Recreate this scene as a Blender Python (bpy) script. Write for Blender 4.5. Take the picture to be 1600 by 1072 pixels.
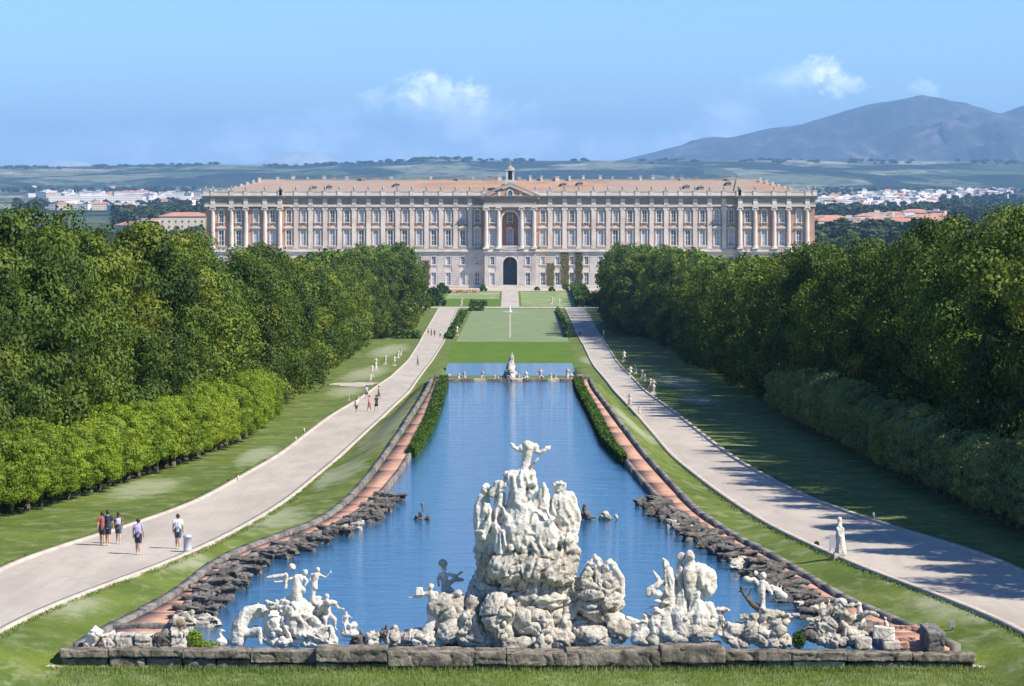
import bpy, math, random
import numpy as np
from mathutils import Vector, Matrix, noise as mn

random.seed(7)
RNG = np.random.default_rng(11)
for o in list(bpy.data.objects):
    bpy.data.objects.remove(o, do_unlink=True)
scene = bpy.context.scene
COL = scene.collection

# ------------------------------------------------------------------ camera
F, CX, R0 = 5000.0, 797.0, 268.0          # focal length in photo pixels, vanishing column, eye-level row
cam = bpy.data.cameras.new("camera")
cam.sensor_width = 36.0
cam.lens = F / 1600.0 * 36.0
cam.shift_x = (800.0 - CX) / 1600.0
cam.shift_y = -(536.0 - R0) / 1600.0
cam.clip_start = 1.0
cam.clip_end = 80000.0
camo = bpy.data.objects.new("camera", cam)
COL.objects.link(camo)
camo.location = (0, 0, 0)
camo.rotation_euler = (math.radians(90), 0, 0)
scene.camera = camo

# ------------------------------------------------------------------ sky and sun
SUN_EL = math.radians(45)
SUN_DX, SUN_DY = 0.89, -0.46               # horizontal direction towards the sun
world = bpy.data.worlds.new("World")
scene.world = world
world.use_nodes = True
wt = world.node_tree
for n in list(wt.nodes):
    wt.nodes.remove(n)


class NT:
    """small node-tree helper"""
    def __init__(s, tree):
        s.t = tree

    def n(s, kind, **kw):
        nd = s.t.nodes.new(kind)
        for k, v in kw.items():
            setattr(nd, k, v)
        return nd

    def l(s, a, b):
        s.t.links.new(a, b)

    def val(s, sock, v):
        if hasattr(v, "is_linked") or isinstance(v, bpy.types.NodeSocket):
            s.l(v, sock)
        else:
            sock.default_value = v

    def math(s, op, a, b=0.0, c=0.0, clamp=False):
        nd = s.n('ShaderNodeMath', operation=op, use_clamp=clamp)
        s.val(nd.inputs[0], a)
        s.val(nd.inputs[1], b)
        s.val(nd.inputs[2], c)
        return nd.outputs[0]

    def mix(s, f, a, b, blend='MIX'):
        nd = s.n('ShaderNodeMix', data_type='RGBA', blend_type=blend)
        s.val(nd.inputs[0], f)
        s.val(nd.inputs[6], a if isinstance(a, bpy.types.NodeSocket) else (*a, 1))
        s.val(nd.inputs[7], b if isinstance(b, bpy.types.NodeSocket) else (*b, 1))
        return nd.outputs[2]

    def noise(s, vec, scale, detail=4, rough=0.55, dist=0.0):
        nd = s.n('ShaderNodeTexNoise')
        s.l(vec, nd.inputs['Vector'])
        nd.inputs['Scale'].default_value = scale
        nd.inputs['Detail'].default_value = detail
        nd.inputs['Roughness'].default_value = rough
        nd.inputs['Distortion'].default_value = dist
        return nd.outputs[0]

    def voronoi(s, vec, scale, feature='F1', out=0, rand=1.0):
        nd = s.n('ShaderNodeTexVoronoi', feature=feature)
        s.l(vec, nd.inputs['Vector'])
        nd.inputs['Scale'].default_value = scale
        nd.inputs['Randomness'].default_value = rand
        return nd.outputs[out]

    def ramp(s, f, a, b):
        nd = s.n('ShaderNodeMapRange', interpolation_type='SMOOTHSTEP')
        s.val(nd.inputs[0], f)
        nd.inputs[1].default_value = a
        nd.inputs[2].default_value = b
        return nd.outputs[0]

    def scale(s, vec, v, loc=(0, 0, 0), rot=(0, 0, 0)):
        nd = s.n('ShaderNodeMapping')
        s.l(vec, nd.inputs[0])
        nd.inputs['Location'].default_value = loc
        nd.inputs['Rotation'].default_value = rot
        nd.inputs['Scale'].default_value = v
        return nd.outputs[0]


def build_world():
    w = NT(wt)
    sky = w.n('ShaderNodeTexSky', sky_type='NISHITA')
    sky.sun_disc = False
    sky.sun_elevation = SUN_EL
    sky.sun_rotation = math.atan2(SUN_DX, SUN_DY)
    sky.altitude = 200
    sky.air_density = 1.0
    sky.dust_density = 0.25
    sky.ozone_density = 2.5
    tc = w.n('ShaderNodeTexCoord')
    sep = w.n('ShaderNodeSeparateXYZ')
    w.l(tc.outputs['Generated'], sep.inputs[0])
    # cloud coordinates: azimuth and elevation tangents, in thousandths
    az = w.math('DIVIDE', sep.outputs[0], w.math('MAXIMUM', sep.outputs[1], 0.05))
    el = w.math('DIVIDE', sep.outputs[2], w.math('MAXIMUM', sep.outputs[1], 0.05))
    front = w.ramp(sep.outputs[1], 0.3, 0.6)
    cb = w.n('ShaderNodeCombineXYZ')
    w.l(az, cb.inputs[0])
    w.l(el, cb.inputs[2])
    v = cb.outputs[0]
    n1 = w.noise(w.scale(v, (1, 1, 1.35)), 150, 8, 0.62, 0.1)
    n2 = w.noise(w.scale(v, (1, 1, 1.7)), 32, 6, 0.62, 0.2)
    total = None

    def blob(cx, cy, rx, ry, lo, hi, amp, nz):
        dx = w.math('DIVIDE', w.math('SUBTRACT', az, cx), rx)
        dy = w.math('DIVIDE', w.math('SUBTRACT', el, cy), ry)
        dy = w.math('MAXIMUM', dy, w.math('MULTIPLY', dy, -0.55))
        r = w.math('SQRT', w.math('ADD', w.math('MULTIPLY', dx, dx), w.math('MULTIPLY', dy, dy)))
        f = w.math('SUBTRACT', w.math('ADD', w.math('MULTIPLY', nz, 3.0), -0.85), r)
        return w.math('MULTIPLY', w.ramp(f, lo, hi), amp)

    def px(p, r):
        return (p - CX) / F, (R0 - r) / F
    specs = [(652, 127, 40, 24, -.3, .7, .66, 1), (700, 138, 70, 26, -.3, .7, .68, 1), (742, 142, 36, 20, -.3, .7, .60, 1),
             (705, 170, 120, 44, -.3, .9, .5, 2), (765, 200, 130, 54, -.4, .9, .42, 2),
             (500, 196, 140, 40, -.3, .9, .42, 2), (860, 215, 150, 30, -.3, .9, .22, 2), (590, 150, 40, 18, -.3, .6, .3, 1),
             (1285, 105, 42, 26, -.3, .7, .68, 1), (1310, 128, 52, 24, -.2, .6, .45, 1),
             (1215, 125, 95, 28, -.3, .8, .48, 2), (1145, 175, 80, 36, -.3, .8, .42, 2), (1450, 135, 36, 18, -.3, .7, .28, 1),
             (1190, 205, 120, 32, -.4, .9, .22, 2), (640, 235, 480, 40, -.6, 1.1, .36, 2), (150, 225, 330, 44, -.6, 1.1, .26, 2), (1050, 225, 300, 36, -.6, 1.1, .25, 2)]
    for (p, r, rx, ry, lo, hi, amp, k) in specs:
        c = px(p, r)
        b = blob(c[0], c[1], rx / F, ry / F, lo, hi, amp, n1 if k == 1 else n2)
        total = b if total is None else w.math('SUBTRACT', w.math('ADD', total, b), w.math('MULTIPLY', total, b))
    total = w.math('MULTIPLY', total, front)
    hue = w.mix(1.0, sky.outputs[0], SKY_TINT, 'MULTIPLY')
    shade = w.ramp(w.noise(w.scale(v, (1, 1, 1.2), (0.004, 0, -0.004)), 120, 6, 0.6), 0.3, 0.7)
    cloud = w.mix(shade, CLOUD_DARK, CLOUD_LIGHT)
    c = w.mix(total, hue, cloud)
    bg = w.n('ShaderNodeBackground')
    w.l(c, bg.inputs[0])
    bg.inputs[1].default_value = SKY_STRENGTH
    out = w.n('ShaderNodeOutputWorld')
    w.l(bg.outputs[0], out.inputs[0])


SKY_STRENGTH = 0.098
SKY_TINT = (0.50, 0.77, 1.18)
CLOUD_LIGHT = (14.5, 14.8, 15.5)
CLOUD_DARK = (9.0, 10.4, 12.8)
HAZE_COL = (0.36, 0.64, 1.0)
HAZE_DENSITY = 4.0e-5
build_world()

sun = bpy.data.lights.new("sun", 'SUN')
sun.energy = 5.0
sun.angle = math.radians(0.53)
sun.color = (1.0, 0.94, 0.84)
suno = bpy.data.objects.new("sun", sun)
COL.objects.link(suno)
hd = math.hypot(SUN_DX, SUN_DY)
d = Vector((SUN_DX / hd * math.cos(SUN_EL), SUN_DY / hd * math.cos(SUN_EL), math.sin(SUN_EL)))
suno.rotation_euler = d.to_track_quat('Z', 'Y').to_euler()
suno.location = (200, -100, 400)

scene.view_settings.view_transform = 'Standard'
scene.view_settings.look = 'None'
scene.view_settings.exposure = 0.70
scene.view_settings.gamma = 1.0
scene.view_settings.use_curve_mapping = False
scene.cycles.volume_bounces = 0
scene.cycles.max_bounces = 6
scene.cycles.transparent_max_bounces = 6

# ------------------------------------------------------------------ object helpers
def tag(o, label=None, cat=None, group=None, kind=None):
    if label:
        o["label"] = label
    if cat:
        o["category"] = cat
    if group:
        o["group"] = group
    if kind:
        o["kind"] = kind
    return o


def link(name, mesh, parent=None, loc=None, rot=None, scl=None):
    o = bpy.data.objects.new(name, mesh)
    COL.objects.link(o)
    if parent is not None:
        o.parent = parent
    if loc is not None:
        o.location = loc
    if rot is not None:
        o.rotation_euler = rot
    if scl is not None:
        o.scale = scl
    return o


def empty(name, loc=(0, 0, 0), rot=(0, 0, 0)):
    o = bpy.data.objects.new(name, None)
    o.empty_display_size = 0.3
    COL.objects.link(o)
    o.location = loc
    o.rotation_euler = rot
    return o


def copy_tree(o, parent=None):
    c = o.copy()
    COL.objects.link(c)
    c.parent = parent
    for ch in o.children:
        copy_tree(ch, c)
    return c


def npmesh(name, V, faces, mats, smooth=False, mi=None):
    """mesh from numpy verts (n,3) and an (m,k) face array"""
    V = np.asarray(V, dtype=np.float32)
    Fa = np.asarray(faces, dtype=np.int32)
    me = bpy.data.meshes.new(name)
    me.vertices.add(len(V))
    me.vertices.foreach_set("co", V.ravel())
    k = Fa.shape[1]
    me.loops.add(Fa.size)
    me.loops.foreach_set("vertex_index", Fa.ravel())
    me.polygons.add(len(Fa))
    me.polygons.foreach_set("loop_start", np.arange(0, Fa.size, k, dtype=np.int32))
    if smooth:
        me.polygons.foreach_set("use_smooth", np.ones(len(Fa), dtype=bool))
    if mi is not None:
        me.polygons.foreach_set("material_index", np.asarray(mi, dtype=np.int32))
    for m in (mats if isinstance(mats, (list, tuple)) else [mats]):
        me.materials.append(m)
    me.update(calc_edges=True)
    return me


class MB:
    """collects simple shapes into one mesh"""
    def __init__(s):
        s.v, s.f, s.m = [], [], []

    def add(s, vs, fs, m=0):
        b = len(s.v)
        s.v += [tuple(p) for p in vs]
        s.f += [tuple(i + b for i in f) for f in fs]
        s.m += [m] * len(fs)

    def box(s, x0, x1, y0, y1, z0, z1, m=0, top=0.0):
        t = top
        vs = [(x0, y0, z0), (x1, y0, z0), (x1, y1, z0), (x0, y1, z0),
              (x0 + t, y0 + t, z1), (x1 - t, y0 + t, z1), (x1 - t, y1 - t, z1), (x0 + t, y1 - t, z1)]
        s.add(vs, [(3, 2, 1, 0), (4, 5, 6, 7), (0, 1, 5, 4), (1, 2, 6, 5), (2, 3, 7, 6), (3, 0, 4, 7)], m)

    def tube(s, p0, p1, r0, r1, n=10, m=0, caps=True):
        p0, p1 = Vector(p0), Vector(p1)
        ax = (p1 - p0).normalized()
        a = ax.orthogonal().normalized()
        b = ax.cross(a)
        vs = []
        for p, r in ((p0, r0), (p1, r1)):
            for i in range(n):
                t = 2 * math.pi * i / n
                vs.append(p + a * (r * math.cos(t)) + b * (r * math.sin(t)))
        fs = [(i, (i + 1) % n, n + (i + 1) % n, n + i) for i in range(n)]
        if caps:
            fs += [tuple(range(n - 1, -1, -1)), tuple(range(n, 2 * n))]
        s.add(vs, fs, m)

    def lathe(s, prof, c=(0, 0, 0), n=12, m=0):
        vs, fs = [], []
        for (r, z) in prof:
            for i in range(n):
                t = 2 * math.pi * i / n
                vs.append((c[0] + r * math.cos(t), c[1] + r * math.sin(t), c[2] + z))
        for k in range(len(prof) - 1):
            for i in range(n):
                fs.append((k * n + i, k * n + (i + 1) % n, (k + 1) * n + (i + 1) % n, (k + 1) * n + i))
        fs.append(tuple(range(n - 1, -1, -1)))
        fs.append(tuple((len(prof) - 1) * n + i for i in range(n)))
        s.add(vs, fs, m)

    def ball(s, c, r, sc=(1, 1, 1), n=8, m=0):
        vs, fs = [], []
        for j in range(1, n):
            ph = math.pi * j / n
            for i in range(n * 2):
                t = math.pi * i / n
                vs.append((c[0] + r * sc[0] * math.sin(ph) * math.cos(t), c[1] + r * sc[1] * math.sin(ph) * math.sin(t),
                           c[2] + r * sc[2] * math.cos(ph)))
        N = 2 * n
        for j in range(n - 2):
            for i in range(N):
                fs.append((j * N + i, (j + 1) * N + i, (j + 1) * N + (i + 1) % N, j * N + (i + 1) % N))
        vs.append((c[0], c[1], c[2] + r * sc[2]))
        vs.append((c[0], c[1], c[2] - r * sc[2]))
        a, b = len(vs) - 2, len(vs) - 1
        for i in range(N):
            fs.append((a, i, (i + 1) % N))
            fs.append((b, (n - 2) * N + (i + 1) % N, (n - 2) * N + i))
        s.add(vs, fs, m)

    def prism(s, poly, y0, y1, m=0):
        """poly of (x,z) extruded along y"""
        n = len(poly)
        vs = [(x, y0, z) for x, z in poly] + [(x, y1, z) for x, z in poly]
        fs = [tuple(range(n)), tuple(range(2 * n - 1, n - 1, -1))]
        fs += [((i + 1) % n, i, n + i, n + (i + 1) % n) for i in range(n)]
        s.add(vs, fs, m)

    def mesh(s, name, mats, smooth=False):
        me = bpy.data.meshes.new(name)
        me.from_pydata(s.v, [], s.f)
        for m in (mats if isinstance(mats, (list, tuple)) else [mats]):
            me.materials.append(m)
        me.polygons.foreach_set("material_index", s.m)
        if smooth:
            me.polygons.foreach_set("use_smooth", [True] * len(s.f))
        me.update()
        return me

    def obj(s, name, mats, parent=None, smooth=False, **kw):
        return link(name, s.mesh(name, mats, smooth), parent, **kw)


# ------------------------------------------------------------------ materials
def principled(name):
    m = bpy.data.materials.new(name)
    m.use_nodes = True
    t = m.node_tree
    b = t.nodes['Principled BSDF']
    return m, NT(t), b


def flat(name, col, rough=0.7, metal=0.0, vary=0.06, scale=3.0):
    m, w, b = principled(name)
    g = w.n('ShaderNodeNewGeometry').outputs['Position']
    n = w.noise(g, scale, 4)
    c = w.mix(n, [x * (1 - vary * 2) for x in col], [min(1, x * (1 + vary * 2)) for x in col])
    w.l(c, b.inputs['Base Color'])
    b.inputs['Roughness'].default_value = rough
    b.inputs['Metallic'].default_value = metal
    return m


def grass_mat(name, dark, mid, pale, pale_lo=0.52, pale_hi=0.72, streak=(0.05, 0.25, 1), bump=0.35, fine=14.0):
    m, w, b = principled(name)
    g = w.n('ShaderNodeNewGeometry').outputs['Position']
    n1 = w.noise(g, 0.22, 5, 0.6)
    n2 = w.noise(g, fine, 3, 0.7)
    n4 = w.noise(g, 1.6, 4, 0.65)
    c = w.mix(w.ramp(n1, 0.3, 0.7), dark, mid)
    c = w.mix(w.math('MULTIPLY', w.ramp(n4, 0.45, 0.75), 0.35), c, [x * 1.35 for x in mid])
    n3 = w.noise(w.scale(g, streak), 3.2, 5, 0.62, 0.4)
    c = w.mix(w.math('MULTIPLY', w.ramp(n3, pale_lo, pale_hi), 0.75), c, pale)
    c = w.mix(w.ramp(n2, 0.2, 0.85), w.mix(1.0, c, (0.62, 0.66, 0.6), 'MULTIPLY'), w.mix(1.0, c, (1.3, 1.28, 1.2), 'MULTIPLY'))
    w.l(c, b.inputs['Base Color'])
    b.inputs['Roughness'].default_value = 0.9
    b.inputs['Specular IOR Level'].default_value = 0.15
    bp = w.n('ShaderNodeBump')
    bp.inputs['Strength'].default_value = bump
    bp.inputs['Distance'].default_value = 0.08
    w.l(w.noise(g, fine * 1.3, 3, 0.8), bp.inputs['Height'])
    w.l(bp.outputs[0], b.inputs['Normal'])
    return m


def stone_mat(name, base, dark, stain=None, stain_amt=0.5, moss=0.0, scale=1.0, bump=0.5, rough=0.85, obj=False, pit=0.25, crev=0.0):
    m, w, b = principled(name)
    g = w.n('ShaderNodeTexCoord').outputs['Object'] if obj else w.n('ShaderNodeNewGeometry').outputs['Position']
    n1 = w.noise(g, 0.9 * scale, 6, 0.65, 0.3)
    n2 = w.noise(g, 6.0 * scale, 5, 0.7)
    c = w.mix(w.ramp(n1, 0.34, 0.66), dark, base)
    c = w.mix(w.math('MULTIPLY', w.ramp(n2, 0.5, 0.8), 0.5), c, [x * 0.6 for x in base])
    if stain:
        n3 = w.noise(w.scale(g, (1.4, 1.4, 0.35)), 1.3 * scale, 5, 0.6, 0.5)
        c = w.mix(w.math('MULTIPLY', w.ramp(n3, 0.55, 0.72), stain_amt), c, stain)
    if moss:
        n4 = w.noise(g, 1.1 * scale, 5, 0.7, 0.6)
        c = w.mix(w.math('MULTIPLY', w.ramp(n4, 0.58, 0.7), moss), c, (0.10, 0.12, 0.02))
    if crev:   # hollows of the carving painted darker, for shading contrast as well as grime
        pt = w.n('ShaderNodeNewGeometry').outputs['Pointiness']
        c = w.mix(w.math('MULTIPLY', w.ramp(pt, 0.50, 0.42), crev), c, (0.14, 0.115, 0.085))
    w.l(c, b.inputs['Base Color'])
    b.inputs['Roughness'].default_value = rough
    b.inputs['Specular IOR Level'].default_value = 0.25
    bp = w.n('ShaderNodeBump')
    bp.inputs['Strength'].default_value = bump
    bp.inputs['Distance'].default_value = 0.06
    v = w.voronoi(g, 7 * scale)
    h = w.math('ADD', w.noise(g, 9 * scale, 6, 0.75), w.math('MULTIPLY', v, pit))
    w.l(h, bp.inputs['Height'])
    w.l(bp.outputs[0], b.inputs['Normal'])
    return m


def leaf_mat(name, dark, light, tip, trans=0.22):
    m = bpy.data.materials.new(name)
    m.use_nodes = True
    w = NT(m.node_tree)
    for n in list(m.node_tree.nodes):
        m.node_tree.nodes.remove(n)
    g = w.n('ShaderNodeNewGeometry')
    rnd = w.n('ShaderNodeObjectInfo').outputs['Random']
    pos = g.outputs['Position']
    n1 = w.noise(pos, 0.16, 3, 0.5)
    n2 = w.noise(pos, 0.6, 4, 0.7)
    isl = g.outputs['Random Per Island']
    f = w.math('ADD', w.math('MULTIPLY', n2, 0.55), w.math('MULTIPLY', rnd, 0.5))
    c = w.mix(w.ramp(f, 0.2, 0.85), dark, light)
    c = w.mix(w.math('MULTIPLY', w.ramp(n1, 0.5, 0.68), 0.7), c, tip)
    c = w.mix(isl, w.mix(1.0, c, (0.72, 0.75, 0.7), 'MULTIPLY'), w.mix(1.0, c, (1.35, 1.3, 1.2), 'MULTIPLY'))
    d1 = w.n('ShaderNodeBsdfDiffuse')
    w.l(c, d1.inputs[0])
    t1 = w.n('ShaderNodeBsdfTranslucent')
    w.l(w.mix(1.0, c, (1.3, 1.35, 0.6), 'MULTIPLY'), t1.inputs[0])
    g1 = w.n('ShaderNodeBsdfGlossy')
    g1.inputs[0].default_value = (1, 1, 1, 1)
    g1.inputs[1].default_value = 0.6
    mx = w.n('ShaderNodeMixShader')
    mx.inputs[0].default_value = trans
    w.l(d1.outputs[0], mx.inputs[1])
    w.l(t1.outputs[0], mx.inputs[2])
    m2 = w.n('ShaderNodeMixShader')
    m2.inputs[0].default_value = 0.012
    w.l(mx.outputs[0], m2.inputs[1])
    w.l(g1.outputs[0], m2.inputs[2])
    o = w.n('ShaderNodeOutputMaterial')
    w.l(m2.outputs[0], o.inputs[0])
    return m


M = {}
M['grass'] = grass_mat('grass', (0.072, 0.108, 0.018), (0.135, 0.172, 0.030), (0.27, 0.29, 0.16), 0.46, 0.76, (0.22, 0.14, 1))
M['lawn_bright'] = grass_mat('bright lawn', (0.075, 0.135, 0.012), (0.115, 0.180, 0.018), (0.16, 0.22, 0.05), 0.6, 0.85, (0.05, 0.02, 1), fine=3.0)
M['lawn_pale'] = grass_mat('pale lawn', (0.165, 0.215, 0.105), (0.21, 0.26, 0.135), (0.38, 0.41, 0.29), 0.56, 0.8, (0.04, 0.02, 1), fine=2.0)
M['lawn_garden'] = grass_mat('garden lawn', (0.15, 0.20, 0.075), (0.27, 0.31, 0.14), (0.46, 0.46, 0.32), 0.52, 0.75, (0.03, 0.015, 1), fine=1.5)
M['dry'] = grass_mat('dry grass', (0.24, 0.27, 0.12), (0.40, 0.42, 0.25), (0.50, 0.50, 0.40), 0.45, 0.7, fine=5.0)


def path_mat():
    m, w, b = principled('gravel asphalt road')
    g = w.n('ShaderNodeNewGeometry').outputs['Position']
    n1 = w.noise(w.scale(g, (0.35, 0.06, 1)), 1.2, 5, 0.6, 0.3)
    n2 = w.noise(g, 22, 3, 0.8)
    n3 = w.noise(g, 1.3, 5, 0.7)
    c = w.mix(w.ramp(n1, 0.3, 0.7), (0.345, 0.295, 0.235), (0.45, 0.39, 0.315))
    c = w.mix(w.math('MULTIPLY', w.ramp(n3, 0.48, 0.7), 0.45), c, (0.27, 0.245, 0.21))
    n5 = w.noise(w.scale(g, (1.1, 0.05, 1)), 1.6, 3, 0.5)
    c = w.mix(w.math('MULTIPLY', w.ramp(n5, 0.5, 0.7), 0.3), c, (0.30, 0.265, 0.22))
    c = w.mix(w.math('MULTIPLY', w.ramp(n2, 0.4, 0.8), 0.25), c, (0.58, 0.56, 0.52))
    w.l(c, b.inputs['Base Color'])
    b.inputs['Roughness'].default_value = 0.9
    bp = w.n('ShaderNodeBump')
    bp.inputs['Strength'].default_value = 0.25
    bp.inputs['Distance'].default_value = 0.02
    w.l(n2, bp.inputs['Height'])
    w.l(bp.outputs[0], b.inputs['Normal'])
    return m


M['road'] = path_mat()
M['kerb'] = stone_mat('pale kerb stone', (0.50, 0.44, 0.36), (0.36, 0.31, 0.25), scale=1.0, bump=0.2)
M['brick'] = stone_mat('terracotta brick', (0.47, 0.265, 0.185), (0.35, 0.19, 0.13), (0.55, 0.42, 0.33), 0.5, 0.25, 1.2, 0.3)
M['tufa'] = stone_mat('dark pitted tufa', (0.23, 0.205, 0.18), (0.08, 0.072, 0.065), (0.34, 0.27, 0.19), 0.7, 0.3, 2.0, 1.2)
M['curb_dark'] = stone_mat('weathered grey curb stone', (0.25, 0.22, 0.195), (0.10, 0.095, 0.09), (0.32, 0.28, 0.2), 0.4, 0.2, 1.4, 0.6)
M['wall_stone'] = stone_mat('mossy weathered parapet stone', (0.30, 0.255, 0.195), (0.085, 0.073, 0.058), (0.035, 0.03, 0.025), 0.85, 0.8, 1.5, 1.0)
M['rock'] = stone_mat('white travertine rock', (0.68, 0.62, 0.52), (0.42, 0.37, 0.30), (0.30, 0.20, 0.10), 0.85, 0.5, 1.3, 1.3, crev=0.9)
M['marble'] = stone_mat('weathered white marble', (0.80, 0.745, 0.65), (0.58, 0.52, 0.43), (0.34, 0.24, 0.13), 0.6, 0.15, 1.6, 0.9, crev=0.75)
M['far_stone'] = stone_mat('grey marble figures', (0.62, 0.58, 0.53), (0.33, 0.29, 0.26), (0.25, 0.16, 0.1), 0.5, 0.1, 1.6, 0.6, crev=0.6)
M['bark'] = flat('grey brown bark', (0.11, 0.085, 0.06), 0.9, vary=0.2)
M['leaf_tall'] = leaf_mat('oak leaves', (0.028, 0.054, 0.008), (0.094, 0.142, 0.018), (0.205, 0.235, 0.030))
M['leaf_clip'] = leaf_mat('clipped lime leaves', (0.14, 0.205, 0.018), (0.235, 0.31, 0.030), (0.26, 0.33, 0.03), 0.38)
M['leaf_clip_r'] = leaf_mat('clipped grey green leaves', (0.15, 0.19, 0.075), (0.23, 0.28, 0.12), (0.30, 0.34, 0.09), 0.3)
M['leaf_hedge'] = leaf_mat('dark hedge leaves', (0.035, 0.070, 0.012), (0.060, 0.115, 0.02), (0.075, 0.14, 0.02))
M['leaf_far'] = leaf_mat('plain woodland leaves', (0.030, 0.050, 0.022), (0.05, 0.075, 0.03), (0.07, 0.10, 0.035), 0.1)


def water_mat():
    m, w, b = principled('pool water')
    g = w.n('ShaderNodeNewGeometry').outputs['Position']
    b.inputs['Base Color'].default_value = (0.02, 0.085, 0.16, 1)
    b.inputs['Roughness'].default_value = 0.04
    b.inputs['IOR'].default_value = 1.33
    n1 = w.noise(w.scale(g, (0.35, 1.0, 1)), 1.5, 6, 0.66, 0.4)
    n2 = w.noise(w.scale(g, (0.16, 0.5, 1)), 1.0, 3, 0.5)
    h = w.math('ADD', n1, w.math('MULTIPLY', n2, 1.2))
    bp = w.n('ShaderNodeBump')
    bp.inputs['Strength'].default_value = 0.55
    bp.inputs['Distance'].default_value = 0.07
    w.l(h, bp.inputs['Height'])
    w.l(bp.outputs[0], b.inputs['Normal'])
    return m


M['water'] = water_mat()
# ------------------------------------------------------------------ the lie of the land
_rows = np.array([450, 480, 535, 565, 597, 640, 700, 780, 860, 970, 1072, 1180.])
_s = np.array([3.83, 4.5, 7.0, 9.0, 12.0, 15.5, 20.0, 25.6, 31.2, 37.0, 42.0, 47.0])
_Y = F / _s[::-1]
_Z = (-(_rows - R0) / _s)[::-1]
_yy = np.arange(90.0, 1400.0, 2.0)
_zz = np.interp(_yy, _Y, _Z)
_pad = np.pad(_zz, 12, mode='edge')
_k = np.hanning(27)[1:-1]
_zz = np.convolve(_pad, _k / _k.sum(), mode='valid')[:len(_yy)]


def zr(Y):
    """height of avenue and lawns at distance Y"""
    return np.interp(Y, _yy, _zz)


_rowY = R0 - _zz * F / _yy                  # photo row of each distance (falls with Y)


def road_pt(px, row):
    Y = float(np.interp(row, _rowY[::-1], _yy[::-1]))
    return (px - CX) * Y / F, Y


def level_pt(px, row, h):
    Y = F * h / (row - R0)
    return (px - CX) * Y / F, Y


class Line:
    """x as a function of distance Y"""
    def __init__(s, pts):
        pts = sorted(pts, key=lambda p: p[1])
        s.Y = np.array([p[1] for p in pts])
        s.X = np.array([p[0] for p in pts])

    def __call__(s, Y):
        return np.interp(Y, s.Y, s.X)


class Smooth(Line):
    def __init__(s, pts, k=9):
        Line.__init__(s, pts)
        yy = np.arange(80.0, 1400.0, 2.0)
        xx = np.interp(yy, s.Y, s.X)
        p = np.pad(xx, k, mode='edge')
        kk = np.hanning(2 * k + 3)[1:-1]
        s.X = np.convolve(p, kk / kk.sum(), mode='valid')[:len(yy)]
        s.Y = yy


RL_IN = Smooth([road_pt(*p) for p in [(0, 972), (180, 915), (330, 855), (440, 790), (530, 715), (600, 650), (640, 612), (668, 572), (690, 540), (714, 484)]])
RL_OUT = Smooth([road_pt(*p) for p in [(0, 882), (130, 848), (300, 790), (440, 710), (510, 655), (560, 625), (610, 590), (640, 560), (658, 530), (684, 484)]])
RR_IN = Smooth([road_pt(*p) for p in [(1600, 972), (1440, 930), (1310, 875), (1210, 830), (1120, 770), (1050, 715), (1000, 655), (960, 612), (930, 575), (912, 540), (884, 484)]])
RR_OUT = Smooth([road_pt(*p) for p in [(1600, 887), (1420, 835), (1330, 805), (1250, 775), (1150, 720), (1110, 690), (1060, 650), (1005, 610), (972, 575), (948, 540), (915, 484)]])

HW = 19.60                                   # water level below the eye
HP = 19.32                                   # brick path level
YF, YE = 128.6, 299.0                        # front wall and far dam of the big pool
PL_IN = Smooth([level_pt(*p, HP) for p in [(250, 995), (268, 965), (287, 942), (322, 907), (346, 885), (380, 868), (412, 857), (452, 846), (515, 825), (562, 797), (592, 770), (622, 735), (648, 690), (668, 650), (683, 606)]], 4)
PL_OUT = Smooth([level_pt(*p, HP) for p in [(115, 1010), (175, 977), (256, 941), (300, 907), (325, 884), (356, 866), (385, 854), (425, 842), (493, 820), (545, 780), (580, 740), (605, 705), (636, 660), (669, 606)]], 4)
PR_IN = Smooth([level_pt(*p, HP) for p in [(1385, 1000), (1362, 976), (1318, 957), (1272, 930), (1233, 898), (1188, 869), (1138, 848), (1102, 827), (1056, 799), (1022, 768), (985, 725), (958, 690), (938, 650), (913, 606)]], 4)
PR_OUT = Smooth([level_pt(*p, HP) for p in [(1520, 1018), (1418, 977), (1352, 955), (1303, 928), (1254, 896), (1206, 867), (1160, 847), (1090, 800), (1047, 755), (1006, 710), (960, 650), (927, 606)]], 4)
LP0, LP1, LPZ, LPX = 452.0, 500.0, -29.95, 9.4   # lower pool

def worn_patches(mat, spots, col):
    """dry, trodden turf at given places, with ragged soft edges"""
    w = NT(mat.node_tree)
    b = mat.node_tree.nodes['Principled BSDF']
    src = b.inputs['Base Color'].links[0].from_socket
    g = w.n('ShaderNodeNewGeometry').outputs['Position']
    sp = w.n('ShaderNodeSeparateXYZ')
    w.l(g, sp.inputs[0])
    nz = w.noise(w.scale(g, (0.8, 0.45, 1)), 0.9, 6, 0.7, 0.3)
    tot = None
    for (x, y, rx, ry) in spots:
        dx = w.math('DIVIDE', w.math('SUBTRACT', sp.outputs[0], x), rx)
        dy = w.math('DIVIDE', w.math('SUBTRACT', sp.outputs[1], y), ry)
        r = w.math('ADD', w.math('MULTIPLY', dx, dx), w.math('MULTIPLY', dy, dy))
        f = w.ramp(w.math('SUBTRACT', w.math('ADD', w.math('MULTIPLY', nz, 2.4), -0.35), r), -0.2, 0.9)
        tot = f if tot is None else w.math('MAXIMUM', tot, f)
    c = w.mix(w.math('MULTIPLY', tot, 0.8), src, col)
    w.l(c, b.inputs['Base Color'])


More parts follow.
